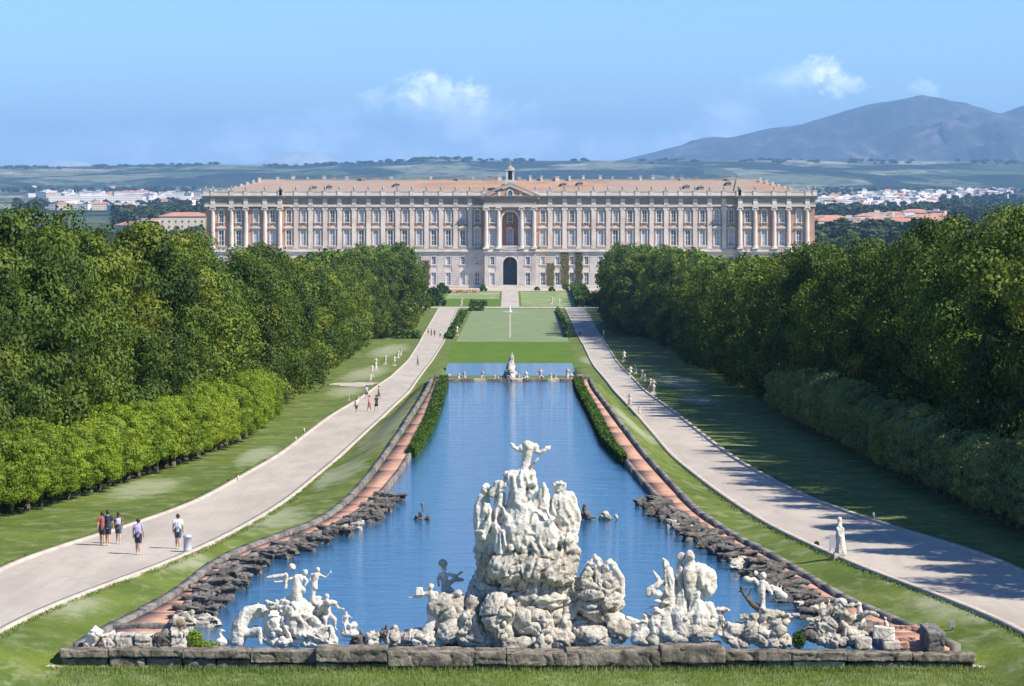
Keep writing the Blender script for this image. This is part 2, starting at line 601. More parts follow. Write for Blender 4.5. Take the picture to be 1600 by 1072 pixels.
worn_patches(M['grass'], [(-10.0, 262, 2.4, 42), (-11.5, 214, 2.2, 14), (-13.5, 181, 2.6, 9), (-16.5, 158, 2.2, 5), (-20.5, 141, 3.0, 5), (10.2, 262, 2.2, 20), (20.5, 141, 3.5, 7),
                         (-21, 470, 3.5, 60), (-19.5, 380, 2.5, 25), (-24, 640, 4, 70), (-23.5, 205, 2.5, 12), (22, 420, 3, 50), (21, 350, 2.6, 18), (-19, 240, 1.6, 16), (14, 560, 2, 40)],
             (0.30, 0.31, 0.19))
M['plain'] = None


def plain_mat():
    m, w, b = principled('plain of fields and woods')
    g = w.n('ShaderNodeNewGeometry').outputs['Position']
    v = w.voronoi(w.scale(g, (1, 0.35, 1)), 0.0034, out=1)
    sepc = w.n('ShaderNodeSeparateColor')
    w.l(v, sepc.inputs[0])
    c = w.mix(sepc.outputs[0], (0.07, 0.098, 0.058), (0.22, 0.235, 0.155))
    c = w.mix(w.ramp(sepc.outputs[1], 0.80, 0.92), c, (0.28, 0.27, 0.19))
    n = w.noise(w.scale(g, (1, 0.4, 1)), 0.0019, 9, 0.68, 0.6)
    c = w.mix(w.ramp(n, 0.46, 0.52), c, (0.014, 0.030, 0.026))
    n2 = w.noise(w.scale(g, (1, 0.5, 1)), 0.011, 8, 0.75, 0.5)
    c = w.mix(w.math('MULTIPLY', w.ramp(n2, 0.50, 0.58), 0.85), c, (0.04, 0.06, 0.03))
    w.l(c, b.inputs['Base Color'])
    b.inputs['Roughness'].default_value = 0.95
    b.inputs['Specular IOR Level'].default_value = 0.05
    return m


M['plain'] = plain_mat()


def ground():
    Ys = list(np.arange(70, YF - 1, 3.0)) + [YF - 0.3, YF + 0.3] + list(np.arange(YF + 1.5, 200, 1.5)) + \
        list(np.arange(200, YE - 1, 2.0)) + [YE - 0.2, YE + 0.6, YE + 8.0] + list(np.arange(YE + 11, 600, 3.0)) + list(np.arange(603, 1400, 8.0))
    Ys += [LP0 - 0.1, LP0 + 0.1, LP1 - 0.1, LP1 + 0.1]
    Ys = sorted(Ys)
    V, Fc = [], []
    nb = None
    for Y in Ys:
        zR = float(zr(Y))
        w = 1.0 if Y < YE else max(0.0, 1 - (Y - YE) / 8.0)
        rowv = []
        for sgn, pin, pout, rin, rout in ((-1, PL_IN, PL_OUT, RL_IN, RL_OUT), (1, PR_IN, PR_OUT, RR_IN, RR_OUT)):
            xi, xo, xr, xq = (abs(float(f(Y))) for f in (pin, pout, rin, rout))
            xo = min(xo, xr - 1.0)
            pz = (-HP - 0.14) if Y > YF else -19.95
            if Y <= YF:
                pz = -19.95
            zo = pz * w + zR * (1 - w)
            if Y <= YF:
                zin = -19.95
            elif Y < YE:
                zin = -21.2
            else:
                zin = zR
            if LP0 <= Y <= LP1:
                zin = -31.5
                zo = zR
            if Y > YE + 8:
                xi, xo = LPX, LPX + 1.6
            st = [(0.0, zin), (xi * 0.55, zin), (xi - 0.05, zin), (xi + 0.05, zo if Y > YF else zin), (xo, zo)]
            for t in (0.2, 0.4, 0.6, 0.8, 1.0):
                sm = t * t * (3 - 2 * t)
                st.append((xo + (xr - xo) * t, zo + (zR - zo) * sm))
            st += [(xq, zR), (xq + 4, zR), (xq + 10, zR), (60, zR), (140, zR), (600, zR)]
            rowv.append([(sgn * x, Y, z) for x, z in st])
        line = rowv[0][::-1] + rowv[1][1:]
        nb = len(line)
        V += line
    n = len(Ys)
    for j in range(n - 1):
        for i in range(nb - 1):
            a = j * nb + i
            Fc.append((a, a + 1, a + nb + 1, a + nb))
    o = link('ground', npmesh('ground', V, Fc, M['grass'], smooth=False))
    tag(o, 'green lawns falling away from the fountain towards the palace', kind='structure')


ground()


def gz(x, Y):
    """ground height under a point beside the pool"""
    zR = float(zr(Y))
    if Y > YE + 8:
        return zR
    w = 1.0 if Y < YE else max(0.0, 1 - (Y - YE) / 8.0)
    pout, rin = (PL_OUT, RL_IN) if x < 0 else (PR_OUT, RR_IN)
    xr = abs(float(rin(Y)))
    xo = min(abs(float(pout(Y))), xr - 1)
    ax = abs(x)
    if ax >= xr:
        return zR
    zo = ((-HP - 0.14) if Y > YF else -19.95) * w + zR * (1 - w)
    t = max(0.0, min(1.0, (ax - xo) / (xr - xo)))
    t = t * t * (3 - 2 * t)
    return zo + (zR - zo) * t


def ribbon(name, fa, fb, Y0, Y1, step, zf, mat, off, thick=0.0, nx=1, **kw):
    Ys = np.arange(Y0, Y1 + step * 0.5, step)
    V, Fc = [], []
    for Y in Ys:
        for i in range(nx + 1):
            x = fa(Y) + (fb(Y) - fa(Y)) * i / nx
            V.append((x, Y, zf(Y) + off))
    k = nx + 1
    for j in range(len(Ys) - 1):
        for i in range(nx):
            a = j * k + i
            Fc.append((a, a + 1, a + k + 1, a + k))
    if thick:
        b = len(V)
        V += [(x, y, z - thick) for x, y, z in V]
        for j in range(len(Ys) - 1):
            a = j * k
            Fc.append((a, a + k, b + a + k, b + a))
            a = j * k + nx
            Fc.append((a + k, a, b + a, b + a + k))
        Fc.append(tuple([0, nx, b + nx, b]))
        e = (len(Ys) - 1) * k
        Fc.append((e + nx, e, b + e, b + e + nx))
    return link(name, npmesh(name, V, Fc, mat), **kw)


for nm, fi, fo, side in (('road', RL_IN, RL_OUT, -1), ('road', RR_IN, RR_OUT, 1)):
    a, b = (fo, fi) if side < 0 else (fi, fo)
    r = ribbon(nm, a, b, 92, 1108, 2.0, zr, M['road'], 0.05)
    tag(r, 'pale gravel avenue curving down the %s side of the pool' % ('left' if side < 0 else 'right'), kind='structure')
    for edge in (fi, fo):
        k = ribbon('kerb', lambda Y, e=edge: e(Y) - 0.16, lambda Y, e=edge: e(Y) + 0.16, 92, 1108, 2.0, zr, M['kerb'], 0.15, 0.3, parent=r)


def const(v):
    return lambda Y: v


def pxline(pts):
    return Line([road_pt(*p) for p in pts])


# lawns beyond the lower pool
sheet = ribbon('lawn', lambda Y: max(pxline([(700, 567), (708, 533)])(Y), RL_IN(Y) + 1.6), lambda Y: min(pxline([(900, 567), (892, 533)])(Y), RR_IN(Y) - 1.6), 501, 716, 3, zr, M['lawn_bright'], 0.035)
tag(sheet, 'bright green lawn behind the lower pool', kind='structure')
sheet = ribbon('lawn', pxline([(715, 530), (737, 486)]), pxline([(887, 530), (872, 486)]), 717, 1080, 4, zr, M['lawn_pale'], 0.04)
tag(sheet, 'pale washed-out lawn with a central water jet', kind='structure')
pp = ribbon('path', lambda Y: -34.0, lambda Y: 34.0, 1092, 1112, 4, zr, M['road'], 0.07)
tag(pp, 'pale cross path at the foot of the palace garden', kind='structure')
pp = ribbon('path', const(-3.2), const(3.2), 1112, 1304, 4, zr, M['road'], 0.07)
tag(pp, 'pale axial path leading to the palace gate', kind='structure')
pp = ribbon('forecourt', const(-150), const(150), 1268, 1306, 4, zr, M['kerb'], 0.05)
tag(pp, 'pale gravel forecourt along the foot of the palace', kind='structure')
for (x0, x1, Y0, Y1, mt, lb) in ((-29, -4, 1118, 1180, 'lawn_bright', 'dark green garden bed left of the palace path'), (-24, -4, 1186, 1262, 'lawn_garden', 'pale lawn left of the palace path'),
                                 (4, 24, 1118, 1262, 'lawn_garden', 'pale lawn right of the palace path'), (-52, -30, 1118, 1262, 'lawn_garden', 'outer left garden lawn before the palace'),
                                 (25, 52, 1118, 1262, 'lawn_garden', 'outer right garden lawn before the palace')):
    sh = ribbon('lawn', const(x0), const(x1), Y0, Y1, 4, zr, M[mt], 0.045)
    tag(sh, lb, kind='structure')

# dry patches in the grass on either side (soft blobs of dry turf following the slope)
def patch(cx, cY, rx, ry, lb, mat='dry'):
    V, Fc = [], []
    n = 28
    V.append((cx, cY, gz(cx, cY) + 0.05))
    for k in (0.5, 1.0):
        for i in range(n):
            t = 2 * math.pi * i / n
            rr = k * (1 + 0.18 * math.sin(3 * t + cx) + 0.1 * math.sin(7 * t + cY)) if k == 1.0 else k
            x, y = cx + rx * rr * math.cos(t), cY + ry * rr * math.sin(t)
            V.append((x, y, gz(x, y) + 0.05))
    me = bpy.data.meshes.new('turf_patch')
    fs = [(0, 1 + i, 1 + (i + 1) % n) for i in range(n)] + [(1 + i, 1 + n + i, 1 + n + (i + 1) % n, 1 + (i + 1) % n) for i in range(n)]
    me.from_pydata(V, [], fs)
    me.materials.append(M[mat])
    o = link('turf_patch', me)
    tag(o, lb, kind='structure')


x, Y = road_pt(560, 601)
patch(x - 0.5, Y, 2.9, 9, 'bare sandy patch left of the left avenue', 'kerb')
x, Y = road_pt(520, 604)
pass
x, Y = road_pt(1015, 580)
pass
x, Y = road_pt(1075, 605)
pass

# ------------------------------------------------------------------ water
def water_sheet(name, fl, fr, Y0, Y1, z, lb):
    Ys = np.arange(Y0, Y1 + 0.1, 2.0)
    V = []
    for Y in Ys:
        V += [(fl(Y) - 0.3, Y, z), (fr(Y) + 0.3, Y, z)]
    Fc = [(2 * j, 2 * j + 1, 2 * j + 3, 2 * j + 2) for j in range(len(Ys) - 1)]
    o = link(name, npmesh(name, V, Fc, M['water']))
    tag(o, lb, kind='structure')


water_sheet('water', PL_IN, PR_IN, YF + 0.2, YE + 0.4, -HW, 'rippled blue water of the long pool')
water_sheet('water', const(-LPX), const(LPX), LP0, LP1, LPZ, 'blue water of the lower pool behind the dam')

# ------------------------------------------------------------------ brick paths with joints, and their kerbs
RK = random.Random(3)


def brick_path(fin, fout, side):
    root = empty('brick_path', (0, 0, 0))
    tag(root, 'red brick path between pool and grass on the %s' % ('left' if side < 0 else 'right'), kind='structure')
    Y = YF + 1.2
    while Y < YE - 2:
        L = RK.choice((2.2, 3.0, 4.2)) if Y < 190 else RK.choice((5.5, 8.0, 11.0))
        Y2 = min(Y + L - 0.06, YE - 1)
        V = []
        ys = [Y, (Y + Y2) / 2, Y2]
        for y in ys:
            a, b = fin(y), fout(y)
            V += [(a + side * 0.02, y, -HP), (b - side * 0.32, y, -HP)]
        V += [(x, y, z - 0.14) for x, y, z in V]
        fs = [(0, 1, 3, 2), (2, 3, 5, 4), (6, 0, 2, 8), (8, 2, 4, 10), (1, 7, 9, 3), (3, 9, 11, 5), (0, 6, 7, 1), (4, 5, 11, 10)]
        link('brick_panel', npmesh('brick_panel', V, fs, M['brick']), root)
        # kerb stone on the outer edge
        V = []
        hk = 0.15 + RK.uniform(-.02, .03)
        jx = RK.uniform(-.03, .03)
        for y in (Y + 0.01, Y2 + 0.03):
            b = fout(y) + jx
            wk = 0.24 if Y < 190 else 0.14
            x0, x1 = b - side * wk, b + side * 0.14
            V += [(x0, y, -HP + hk), (x1, y, -HP + hk + .02)]
        V += [(x, y, z - 0.5) for x, y, z in V]
        link('kerb_stone', npmesh('kerb_stone', V, [(0, 1, 3, 2), (0, 2, 6, 4), (1, 5, 7, 3), (0, 4, 5, 1), (2, 3, 7, 6)], M['curb_dark']), root)
        if L == 2.2 or True:
            V = []
            for y in (Y, Y2):
                a = fin(y)
                V += [(a - side * 0.24, y, -HP + 0.05), (a + side * 0.03, y, -HP + 0.06)]
            V += [(x, y, z - 0.9) for x, y, z in V]
            link('edge_stone', npmesh('edge_stone', V, [(0, 1, 3, 2), (0, 2, 6, 4), (1, 5, 7, 3), (0, 4, 5, 1), (2, 3, 7, 6)], M['curb_dark']), root)
        Y += L


brick_path(PL_IN, PL_OUT, -1)
brick_path(PR_IN, PR_OUT, 1)

# ------------------------------------------------------------------ far plain, hills, mountains
def smooth01(t):
    t = np.clip(t, 0, 1)
    return t * t * (3 - 2 * t)


HILL_PX = np.array([-3500, -900, 0, 100, 210, 330, 450, 520, 620, 690, 760, 900, 1100, 1300, 1600, 2500, 5000.])
HILL_ROW = np.array([262, 262, 261, 262, 259, 257, 259, 256, 252, 247, 250, 251, 250, 251, 252, 256, 262.])


def far_ground():
    ys = np.concatenate([np.linspace(1396, 3000, 22), np.linspace(3100, 9000, 40), np.linspace(9100, 16500, 90), np.linspace(17000, 34000, 14)])
    us = np.linspace(-1.1, 1.1, 300)
    us = np.sign(us) * np.abs(us) ** 1.8 * 1.0
    V = []
    for Y in ys:
        half = 600 + (Y - 1396) * 0.55
        for u in us:
            x = u * half * 1.1
            base = -47.5 - 8 * float(smooth01((Y - 1500) / 3000))
            p = CX + x * F / Y
            hr = float(np.interp(p, HILL_PX, HILL_ROW))
            top = (R0 - hr) / F * 13500
            t = float(smooth01((Y - 8600) / 4900))
            nz = mn.fractal(Vector((x * 0.0009, Y * 0.0006, 1.3)), 0.9, 2.1, 5)
            n2 = mn.fractal(Vector((x * 0.006, Y * 0.0025, 4.3)), 0.8, 2.1, 3)
            z = base + (top - base) * t + nz * 20 * min(1, max(0, (Y - 7500) / 2500)) * (1 - 0.75 * t) + n2 * 3.2 * t
            if Y > 13500:
                z -= (Y - 13500) * 0.02
                z = max(z, -120)
            V.append((x, Y, z))
    n = len(us)
    Fc = [(j * n + i, j * n + i + 1, (j + 1) * n + i + 1, (j + 1) * n + i) for j in range(len(ys) - 1) for i in range(n - 1)]
    o = link('hills', npmesh('hills', V, Fc, M['plain'], smooth=True))
    tag(o, 'far plain rising to low wooded hills', kind='structure')


far_ground()


def mountain_mat():
    m, w, b = principled('mountain slopes')
    g = w.n('ShaderNodeNewGeometry').outputs['Position']
    n = w.noise(g, 0.0011, 8, 0.65, 0.6)
    n2 = w.noise(w.scale(g, (1, 1, 0.5), rot=(0, 0.5, 0)), 0.0035, 7, 0.7, 0.8)
    c = w.mix(w.ramp(n, 0.35, 0.65), (0.010, 0.024, 0.026), (0.045, 0.055, 0.062))
    c = w.mix(w.math('MULTIPLY', w.ramp(n2, 0.5, 0.75), 0.8), c, (0.26, 0.215, 0.20))  # lighter patches painted in for ridge shading lost in the haze
    w.l(c, b.inputs['Base Color'])
    b.inputs['Roughness'].default_value = 0.95
    return m


M['mount'] = mountain_mat()
M['haze_pale'] = flat('far mountain paled for haze', (0.42, 0.42, 0.40), 0.95, vary=.1, scale=.001)  # pale colour painted in for the fade of distance haze


def mountain(name, pts, Yc, depth, lb, nx=260, ny=60, amp=1.0, mat='mount'):
    xs = np.linspace(pts[0][0], pts[-1][0], nx)
    rs = np.interp(xs, [p[0] for p in pts], [p[1] for p in pts])
    k = np.hanning(9)[1:-1]
    rs2 = np.convolve(np.pad(rs, 3, mode='edge'), k / k.sum(), mode='valid')
    V = []
    for j in range(ny):
        u = -1 + 2 * j / (ny - 1)
        Y = Yc + u * depth
        prof = (1 - abs(u)) ** 1.15
        for i, p in enumerate(xs):
            X = (p - CX) * Yc / F
            H = (R0 - rs2[i]) / F * Yc + 60
            q = Vector((X * 0.00042, Y * 0.00042, 0.3))
            rg = 1 - abs(mn.fractal(q * 2.2, 0.9, 2.1, 6)) * 2
            z = -60 + H * (prof + (rg - 0.6) * 0.30 * amp * min(1, (1 - prof) * 5) * min(1, prof * 4))
            if j == ny // 2:
                z += mn.noise(Vector((X * 0.004, 0, 0))) * 5
            V.append((X, Y, z))
    Fc = [(j * nx + i, j * nx + i + 1, (j + 1) * nx + i + 1, (j + 1) * nx + i) for j in range(ny - 1) for i in range(nx - 1)]
    o = link(name, npmesh(name, V, Fc, M[mat], smooth=True))
    tag(o, lb, kind='structure')


mountain('mountain', [(860, 268), (960, 252), (1010, 241), (1040, 231), (1068, 224), (1090, 214), (1115, 210), (1136, 214), (1160, 210), (1200, 200), (1245, 193), (1290, 180),
                      (1330, 167), (1370, 157), (1405, 150), (1437, 143), (1468, 149), (1500, 159), (1530, 170), (1556, 178), (1580, 171), (1610, 161), (1680, 143),
                      (1760, 150), (1900, 190), (2200, 262)], 21000, 6500, 'large blue volcano beyond the plain on the right')
mountain('distant_mountain', [(360, 268), (400, 255), (440, 240), (475, 234), (500, 240), (540, 256), (600, 268)], 40000, 3000, 'faint far mountain silhouette left of centre', 60, 20, 1.0, 'haze_pale')
mountain('distant_mountain', [(20, 266), (70, 255), (95, 248), (125, 250), (170, 262), (220, 268)], 38000, 3000, 'faint far mountain silhouette at the left', 60, 20, 1.0, 'haze_pale')

# ------------------------------------------------------------------ foliage meshes
def leaf_cards(P, N, size, rng, aspect=0.62):
    """one pointed quad per point, facing roughly N"""
    n = len(P)
    N = N / np.maximum(np.linalg.norm(N, axis=1, keepdims=True), 1e-6)
    a = rng.normal(size=(n, 3))
    T = np.cross(N, a)
    T /= np.maximum(np.linalg.norm(T, axis=1, keepdims=True), 1e-6)
    B = np.cross(N, T)
    s = (size * rng.uniform(0.7, 1.35, size=n))[:, None]
    V = np.stack([P - T * s, P - B * s * aspect + N * s * 0.1, P + T * s, P + B * s * aspect + N * s * 0.1], axis=1).reshape(-1, 3)
    Fc = np.arange(n * 4).reshape(n, 4)
    return V, Fc


def clump_crown(name, mat, H, z0, prof, nclump, per, leaf, cr, seed, core=0.78, square=0.0, jitter=0.16):
    """prof(t)->radius for t in 0..1 from z0 to H"""
    rng = np.random.default_rng(seed)
    ts = rng.uniform(0, 1, nclump * 4)
    w = np.array([prof(t) for t in ts])
    keep = rng.uniform(0, 1, len(ts)) < (w / w.max()) * 0.9 + 0.1
    ts = ts[keep][:nclump]
    nclump = len(ts)
    ph = rng.uniform(0, 2 * math.pi, nclump)
    R = np.array([prof(t) for t in ts])
    lump = 1 + 0.13 * np.sin(3 * ph + seed) + 0.09 * np.sin(5 * ph - ts * 6)
    if square:
        lump = lump * 0.4 + 0.6 * np.minimum(1.35, 1 / np.maximum(np.abs(np.cos(ph)), np.abs(np.sin(ph)))) ** square
    R = R * lump * rng.uniform(1 - jitter * 1.6, 1 + jitter * 0.5, nclump)
    C = np.stack([R * np.cos(ph), R * np.sin(ph), z0 + ts * (H - z0)], axis=1)
    r = cr * rng.uniform(0.65, 1.35, nclump)
    idx = np.repeat(np.arange(nclump), per)
    d = rng.normal(size=(len(idx), 3))
    d /= np.linalg.norm(d, axis=1, keepdims=True)
    out = np.stack([np.cos(ph), np.sin(ph), 0.35 + ts * 0.6], axis=1)[idx]
    d = d + out * 0.45
    d /= np.linalg.norm(d, axis=1, keepdims=True)
    rad = r[idx] * rng.uniform(0.55, 1.05, len(idx))
    P = C[idx] + d * rad[:, None] * np.array([1, 1, 0.8])
    N = d + rng.normal(size=d.shape) * 0.34
    V, Fc = leaf_cards(P, N, leaf, rng)
    # inner mass of leaves: a lumpy closed body that stops light passing straight through
    nz, na = 9, 12
    cv, cf = [], []
    for j in range(nz):
        t = j / (nz - 1)
        for i in range(na):
            a = 2 * math.pi * i / na
            rr = prof(min(0.985, max(0.03, t))) * core * (1 + 0.15 * math.sin(3 * a + seed) + 0.1 * rng.uniform(-1, 1))
            cv.append((rr * math.cos(a), rr * math.sin(a), z0 + 0.3 + t * (H - z0) * 0.80))
    b = len(V)
    for j in range(nz - 1):
        for i in range(na):
            cf.append((b + j * na + i, b + j * na + (i + 1) % na, b + (j + 1) * na + (i + 1) % na, b + (j + 1) * na + i))
    for k, j in ((0, 0), (1, nz - 1)):
        for i in range(0, na - 2, 2):
            cf.append((b + j * na, b + j * na + i + 1, b + j * na + i + 2, b + j * na + (i + 3) % na))
    V = np.vstack([V, np.array(cv)])
    Fc = np.vstack([Fc, np.array(cf)])
    return npmesh(name, V, Fc, mat)


def tallprof(kind):
    def p(t):
        if kind == 0:
            r = 3.9 * (min(1, 0.55 + t * 3)) * (1 - max(0, (t - 0.62) / 0.38) ** 2.1) ** 0.6
        elif kind == 1:
            r = 4.3 * (min(1, 0.5 + t * 2.2)) * (1 - max(0, (t - 0.5) / 0.5) ** 2.4) ** 0.6
        elif kind == 2:
            r = 3.6 * (min(1, 0.6 + t * 2.5)) * (1 - max(0, (t - 0.70) / 0.30) ** 1.8) ** 0.65
        else:
            r = 4.0 * (min(1, 0.5 + t * 3)) * (1 - max(0, (t - 0.45) / 0.55) ** 1.9) ** 0.7
        return max(r, 0.35)
    return p


def trunk_mesh(name, H, r, limbs, seed, spread=1.8):
    rng = random.Random(seed)
    mb = MB()
    mb.tube((0, 0, -0.3), (0, 0, 0.35), r * 1.5, r * 1.08, 9)
    mb.tube((0, 0, 0.35), (0.1, 0, H * 0.55), r * 1.08, r * 0.75, 9)
    mb.tube((0.1, 0, H * 0.55), (0, 0.1, H), r * 0.75, r * 0.2, 8)
    for i in range(limbs):
        a = 2 * math.pi * (i + rng.random() * 0.6) / limbs
        z = H * (0.28 + 0.4 * i / limbs)
        mb.tube((0.05, 0, z), (spread * math.cos(a), spread * math.sin(a), z + H * 0.18), r * 0.45, r * 0.16, 6)
        mb.tube((spread * math.cos(a), spread * math.sin(a), z + H * 0.18), (1.5 * spread * math.cos(a + .3), 1.5 * spread * math.sin(a + .3), z + H * 0.34), r * 0.16, r * 0.05, 5)
    return mb.mesh(name, M['bark'], True)


TALL_H = 17.0
tall_near = [clump_crown('tall_crown', M['leaf_tall'], TALL_H, 1.2, tallprof(k), 84, 340, 0.15, 1.6, 20 + k, core=0.5, jitter=0.32) for k in range(4)]
tall_mid = [clump_crown('tall_crown_mid', M['leaf_tall'], TALL_H, 0.8, tallprof(k), 78, 160, 0.20, 1.6, 40 + k, core=0.52, jitter=0.32) for k in range(3)]
tall_far = [clump_crown('tall_crown_far', M['leaf_tall'], TALL_H, 0.6, tallprof(k), 80, 70, 0.34, 1.5, 50 + k, core=0.55, jitter=0.22) for k in range(2)]
tall_trunk = trunk_mesh('tall_trunk', 13, 0.34, 5, 3)


def clipprof(t):
    return 1.62 * (min(1, 0.72 + t * 2.0)) * (1 - max(0, (t - 0.72) / 0.28) ** 2.2) ** 0.6 + 0.05


clip_meshes = [clump_crown('clipped_crown', M['leaf_clip'], 4.9, 1.05, clipprof, 100, 125, 0.075, 0.46, 60 + k, core=0.66, square=0.5, jitter=0.12) for k in range(4)]
clip_trunk = trunk_mesh('clipped_trunk', 3.2, 0.15, 3, 9, 0.6)
clip_meshes_r = []
for me in clip_meshes:
    c = me.copy()
    c.name = 'clipped_crown_grey'
    c.materials[0] = M['leaf_clip_r']
    clip_meshes_r.append(c)

TL = Line([road_pt(*p) for p in [(-150, 875), (0, 820), (160, 775), (300, 730), (400, 690), (450, 655), (490, 620), (540, 575), (585, 532)]] +
          [(-22.5, 752), (-146 * 1200 / F, 1200)])
TR = Line([road_pt(*p) for p in [(1900, 1010), (1600, 850), (1400, 760), (1200, 650), (1105, 590), (1040, 550), (1005, 530)]] +
          [(22.8, 760), (150 * 1200 / F, 1200)])
H_OF = Line([(14.8, 100), (16.6, 190), (16.4, 225), (15.2, 300), (14.5, 370), (15.2, 470), (15.4, 560), (18.8, 700), (18.8, 1200)])
tree_no = [0]


def tree(x, Y, H, W, crown, trunk, label, group, cat='tree', name='leafy_tree', crown_scale=None):
    z = float(zr(Y))
    r = empty(name, (x, Y, z))
    tag(r, label, cat, group)
    s = H / TALL_H if crown_scale is None else crown_scale
    link('crown', crown, r, rot=(0, 0, random.uniform(0, 6.28)) if crown_scale is None else (0, 0, random.choice((0, 1, 2, 3)) * math.pi / 2 + random.uniform(-.1, .1)), scl=(W, W, s))
    if trunk is not None:
        link('trunk', trunk, r, rot=(0, 0, random.uniform(0, 6.28)), scl=(1, 1, s))
    return r


def plant_side(line, sgn):
    side = 'left' if sgn < 0 else 'right'
    Y = 168.0 if sgn < 0 else 104.0
    ind = 0
    # front wall of tall trees
    while Y < 745:
        off = 6.2 if Y < 292 else 4.0
        if Y < 160:
            off += 3.2 * (160 - Y) / 40
        x = line(Y) + sgn * (off + random.uniform(-.7, .9))
        H = H_OF(Y) * random.uniform(0.92, 1.06) * (1.03 if Y < 230 else 1.0)
        mesh = random.choice(tall_near) if Y < 340 else random.choice(tall_mid)
        tree(x, Y + random.uniform(-1, 1), H, random.uniform(0.76, 0.98), mesh, tall_trunk,
             'tall dark leafy tree in the front row of the %s avenue' % side, 'tall avenue trees on the %s' % side)
        Y += 7.0 if Y < 400 else 8.0
        ind += 1
    Y = 752.0
    while Y < 1215:
        x = line(Y) + sgn * random.uniform(5.0, 6.5)
        tree(x, Y, H_OF(Y) * random.uniform(.95, 1.06), random.uniform(1.2, 1.5), random.choice(tall_far if Y > 900 else tall_mid), None,
             'broad dark tree where the %s tree wall ends near the palace' % side, 'dark trees near the palace garden on the %s' % side)
        Y += 11 if Y < 900 else 22
        ind += 1
    # second row
    Y = 172.0 if sgn < 0 else 112.0
    while Y < 500 and ind < 148:
        x = line(Y) + sgn * (13.5 + random.uniform(-1, 1.5))
        tree(x, Y, H_OF(Y) * random.uniform(0.95, 1.05), random.uniform(0.9, 1.1), random.choice(tall_near if Y < 260 else tall_mid), tall_trunk,
             'tall tree behind the front row of the %s avenue' % side, 'second row of tall trees on the %s' % side)
        Y += 8.4
        ind += 1
    # clipped trees in front
    Y = 146.0 if sgn < 0 else 118.0
    while Y < (287 if sgn < 0 else 306):
        x = line(Y) + sgn * (1.5 + random.uniform(-.1, .1))
        tree(x, Y, 0, random.uniform(.94, 1.04), random.choice(clip_meshes if sgn < 0 else clip_meshes_r), clip_trunk,
             ('bright green' if sgn < 0 else 'grey green') + ' box-clipped small tree in the low row along the %s avenue' % side,
             'clipped trees in the low row on the %s' % side, name='clipped_tree', crown_scale=random.uniform(0.86, 1.08))
        Y += 2.9


plant_side(TL, -1)
plant_side(TR, 1)


def merged_crowns(name, spots, src_n, mat, lb, leaf=1.0, per=20, nclump=26, cr=2.2, seed=5):
    """many trees nobody could tell apart, as one mass: spots of (x,y,z,H,W)"""
    protos = []
    for k in range(src_n):
        me = clump_crown('tmp', mat, TALL_H, 0.6, tallprof(k % 4), nclump, per, leaf, cr, seed + k)
        v = np.empty(len(me.vertices) * 3, dtype=np.float32)
        me.vertices.foreach_get('co', v)
        f = np.empty(len(me.loops), dtype=np.int32)
        me.loops.foreach_get('vertex_index', f)
        protos.append((v.reshape(-1, 3), f.reshape(-1, 4)))
        bpy.data.meshes.remove(me)
    VV, FF = [], []
    off = 0
    for i, (x, y, z, H, W) in enumerate(spots):
        v, f = protos[i % src_n]
        a = RNG.uniform(0, 6.28)
        c, s = math.cos(a), math.sin(a)
        R = np.array([[c, s, 0], [-s, c, 0], [0, 0, 1]], dtype=np.float32)
        q = (v * np.array([W, W, H / TALL_H], dtype=np.float32)) @ R + np.array([x, y, z], dtype=np.float32)
        VV.append(q)
        FF.append(f + off)
        off += len(v)
    o = link(name, npmesh(name, np.vstack(VV), np.vstack(FF), mat))
    tag(o, lb, kind='stuff')
    return o


spots = []
for sgn, line in ((-1, TL), (1, TR)):
    for row in range(2):
        Y = 200.0 + row * 3
        while Y < 1230:
            x = line(Y) + sgn * ((21 if Y < 500 else 13) + row * 9 + random.uniform(-2, 2))
            if abs(x * F / Y) < 1000:
                spots.append((x, Y, float(zr(Y)), H_OF(Y) * random.uniform(0.92, 1.05), random.uniform(1.0, 1.3)))
            Y += 10.5
merged_crowns('woodland', spots, 4, M['leaf_tall'], 'dense woodland behind the avenue trees on both sides', 0.42, 34, 44, 1.7, 70)
# ------------------------------------------------------------------ the palace
M['pal_stone'] = stone_mat('pale grey palace stone', (0.68, 0.61, 0.54), (0.50, 0.44, 0.385), (0.30, 0.27, 0.24), 0.35, scale=0.12, bump=0.1, obj=False)
M['pal_brick'] = stone_mat('salmon brick palace wall', (0.49, 0.295, 0.21), (0.37, 0.215, 0.15), (0.30, 0.235, 0.19), 0.5, scale=0.12, bump=0.1)
M['pal_frieze'] = stone_mat('grey brown frieze', (0.36, 0.29, 0.24), (0.26, 0.205, 0.17), (0.2, 0.17, 0.15), 0.5, scale=0.12, bump=0.1)
M['pal_trim'] = stone_mat('pale window trim', (0.66, 0.60, 0.52), (0.50, 0.45, 0.39), scale=0.2, bump=0.1)
M['pal_dark'] = flat('dark cornice stone', (0.30, 0.26, 0.22), 0.9, vary=0.25, scale=0.3)
M['glass'] = flat('dim window glass', (0.10, 0.125, 0.16), 0.15, vary=0.3, scale=0.3)
M['glass_b'] = flat('curtained window glass', (0.34, 0.37, 0.42), 0.3, vary=0.25, scale=0.3)
M['gate'] = flat('dark teal gate', (0.012, 0.05, 0.075), 0.5, vary=0.2, scale=0.4)
M['void'] = flat('painted dark lantern inside', (0.03, 0.03, 0.03), 0.9)
M['white_bar'] = flat('white painted window bar', (0.75, 0.74, 0.72), 0.6)


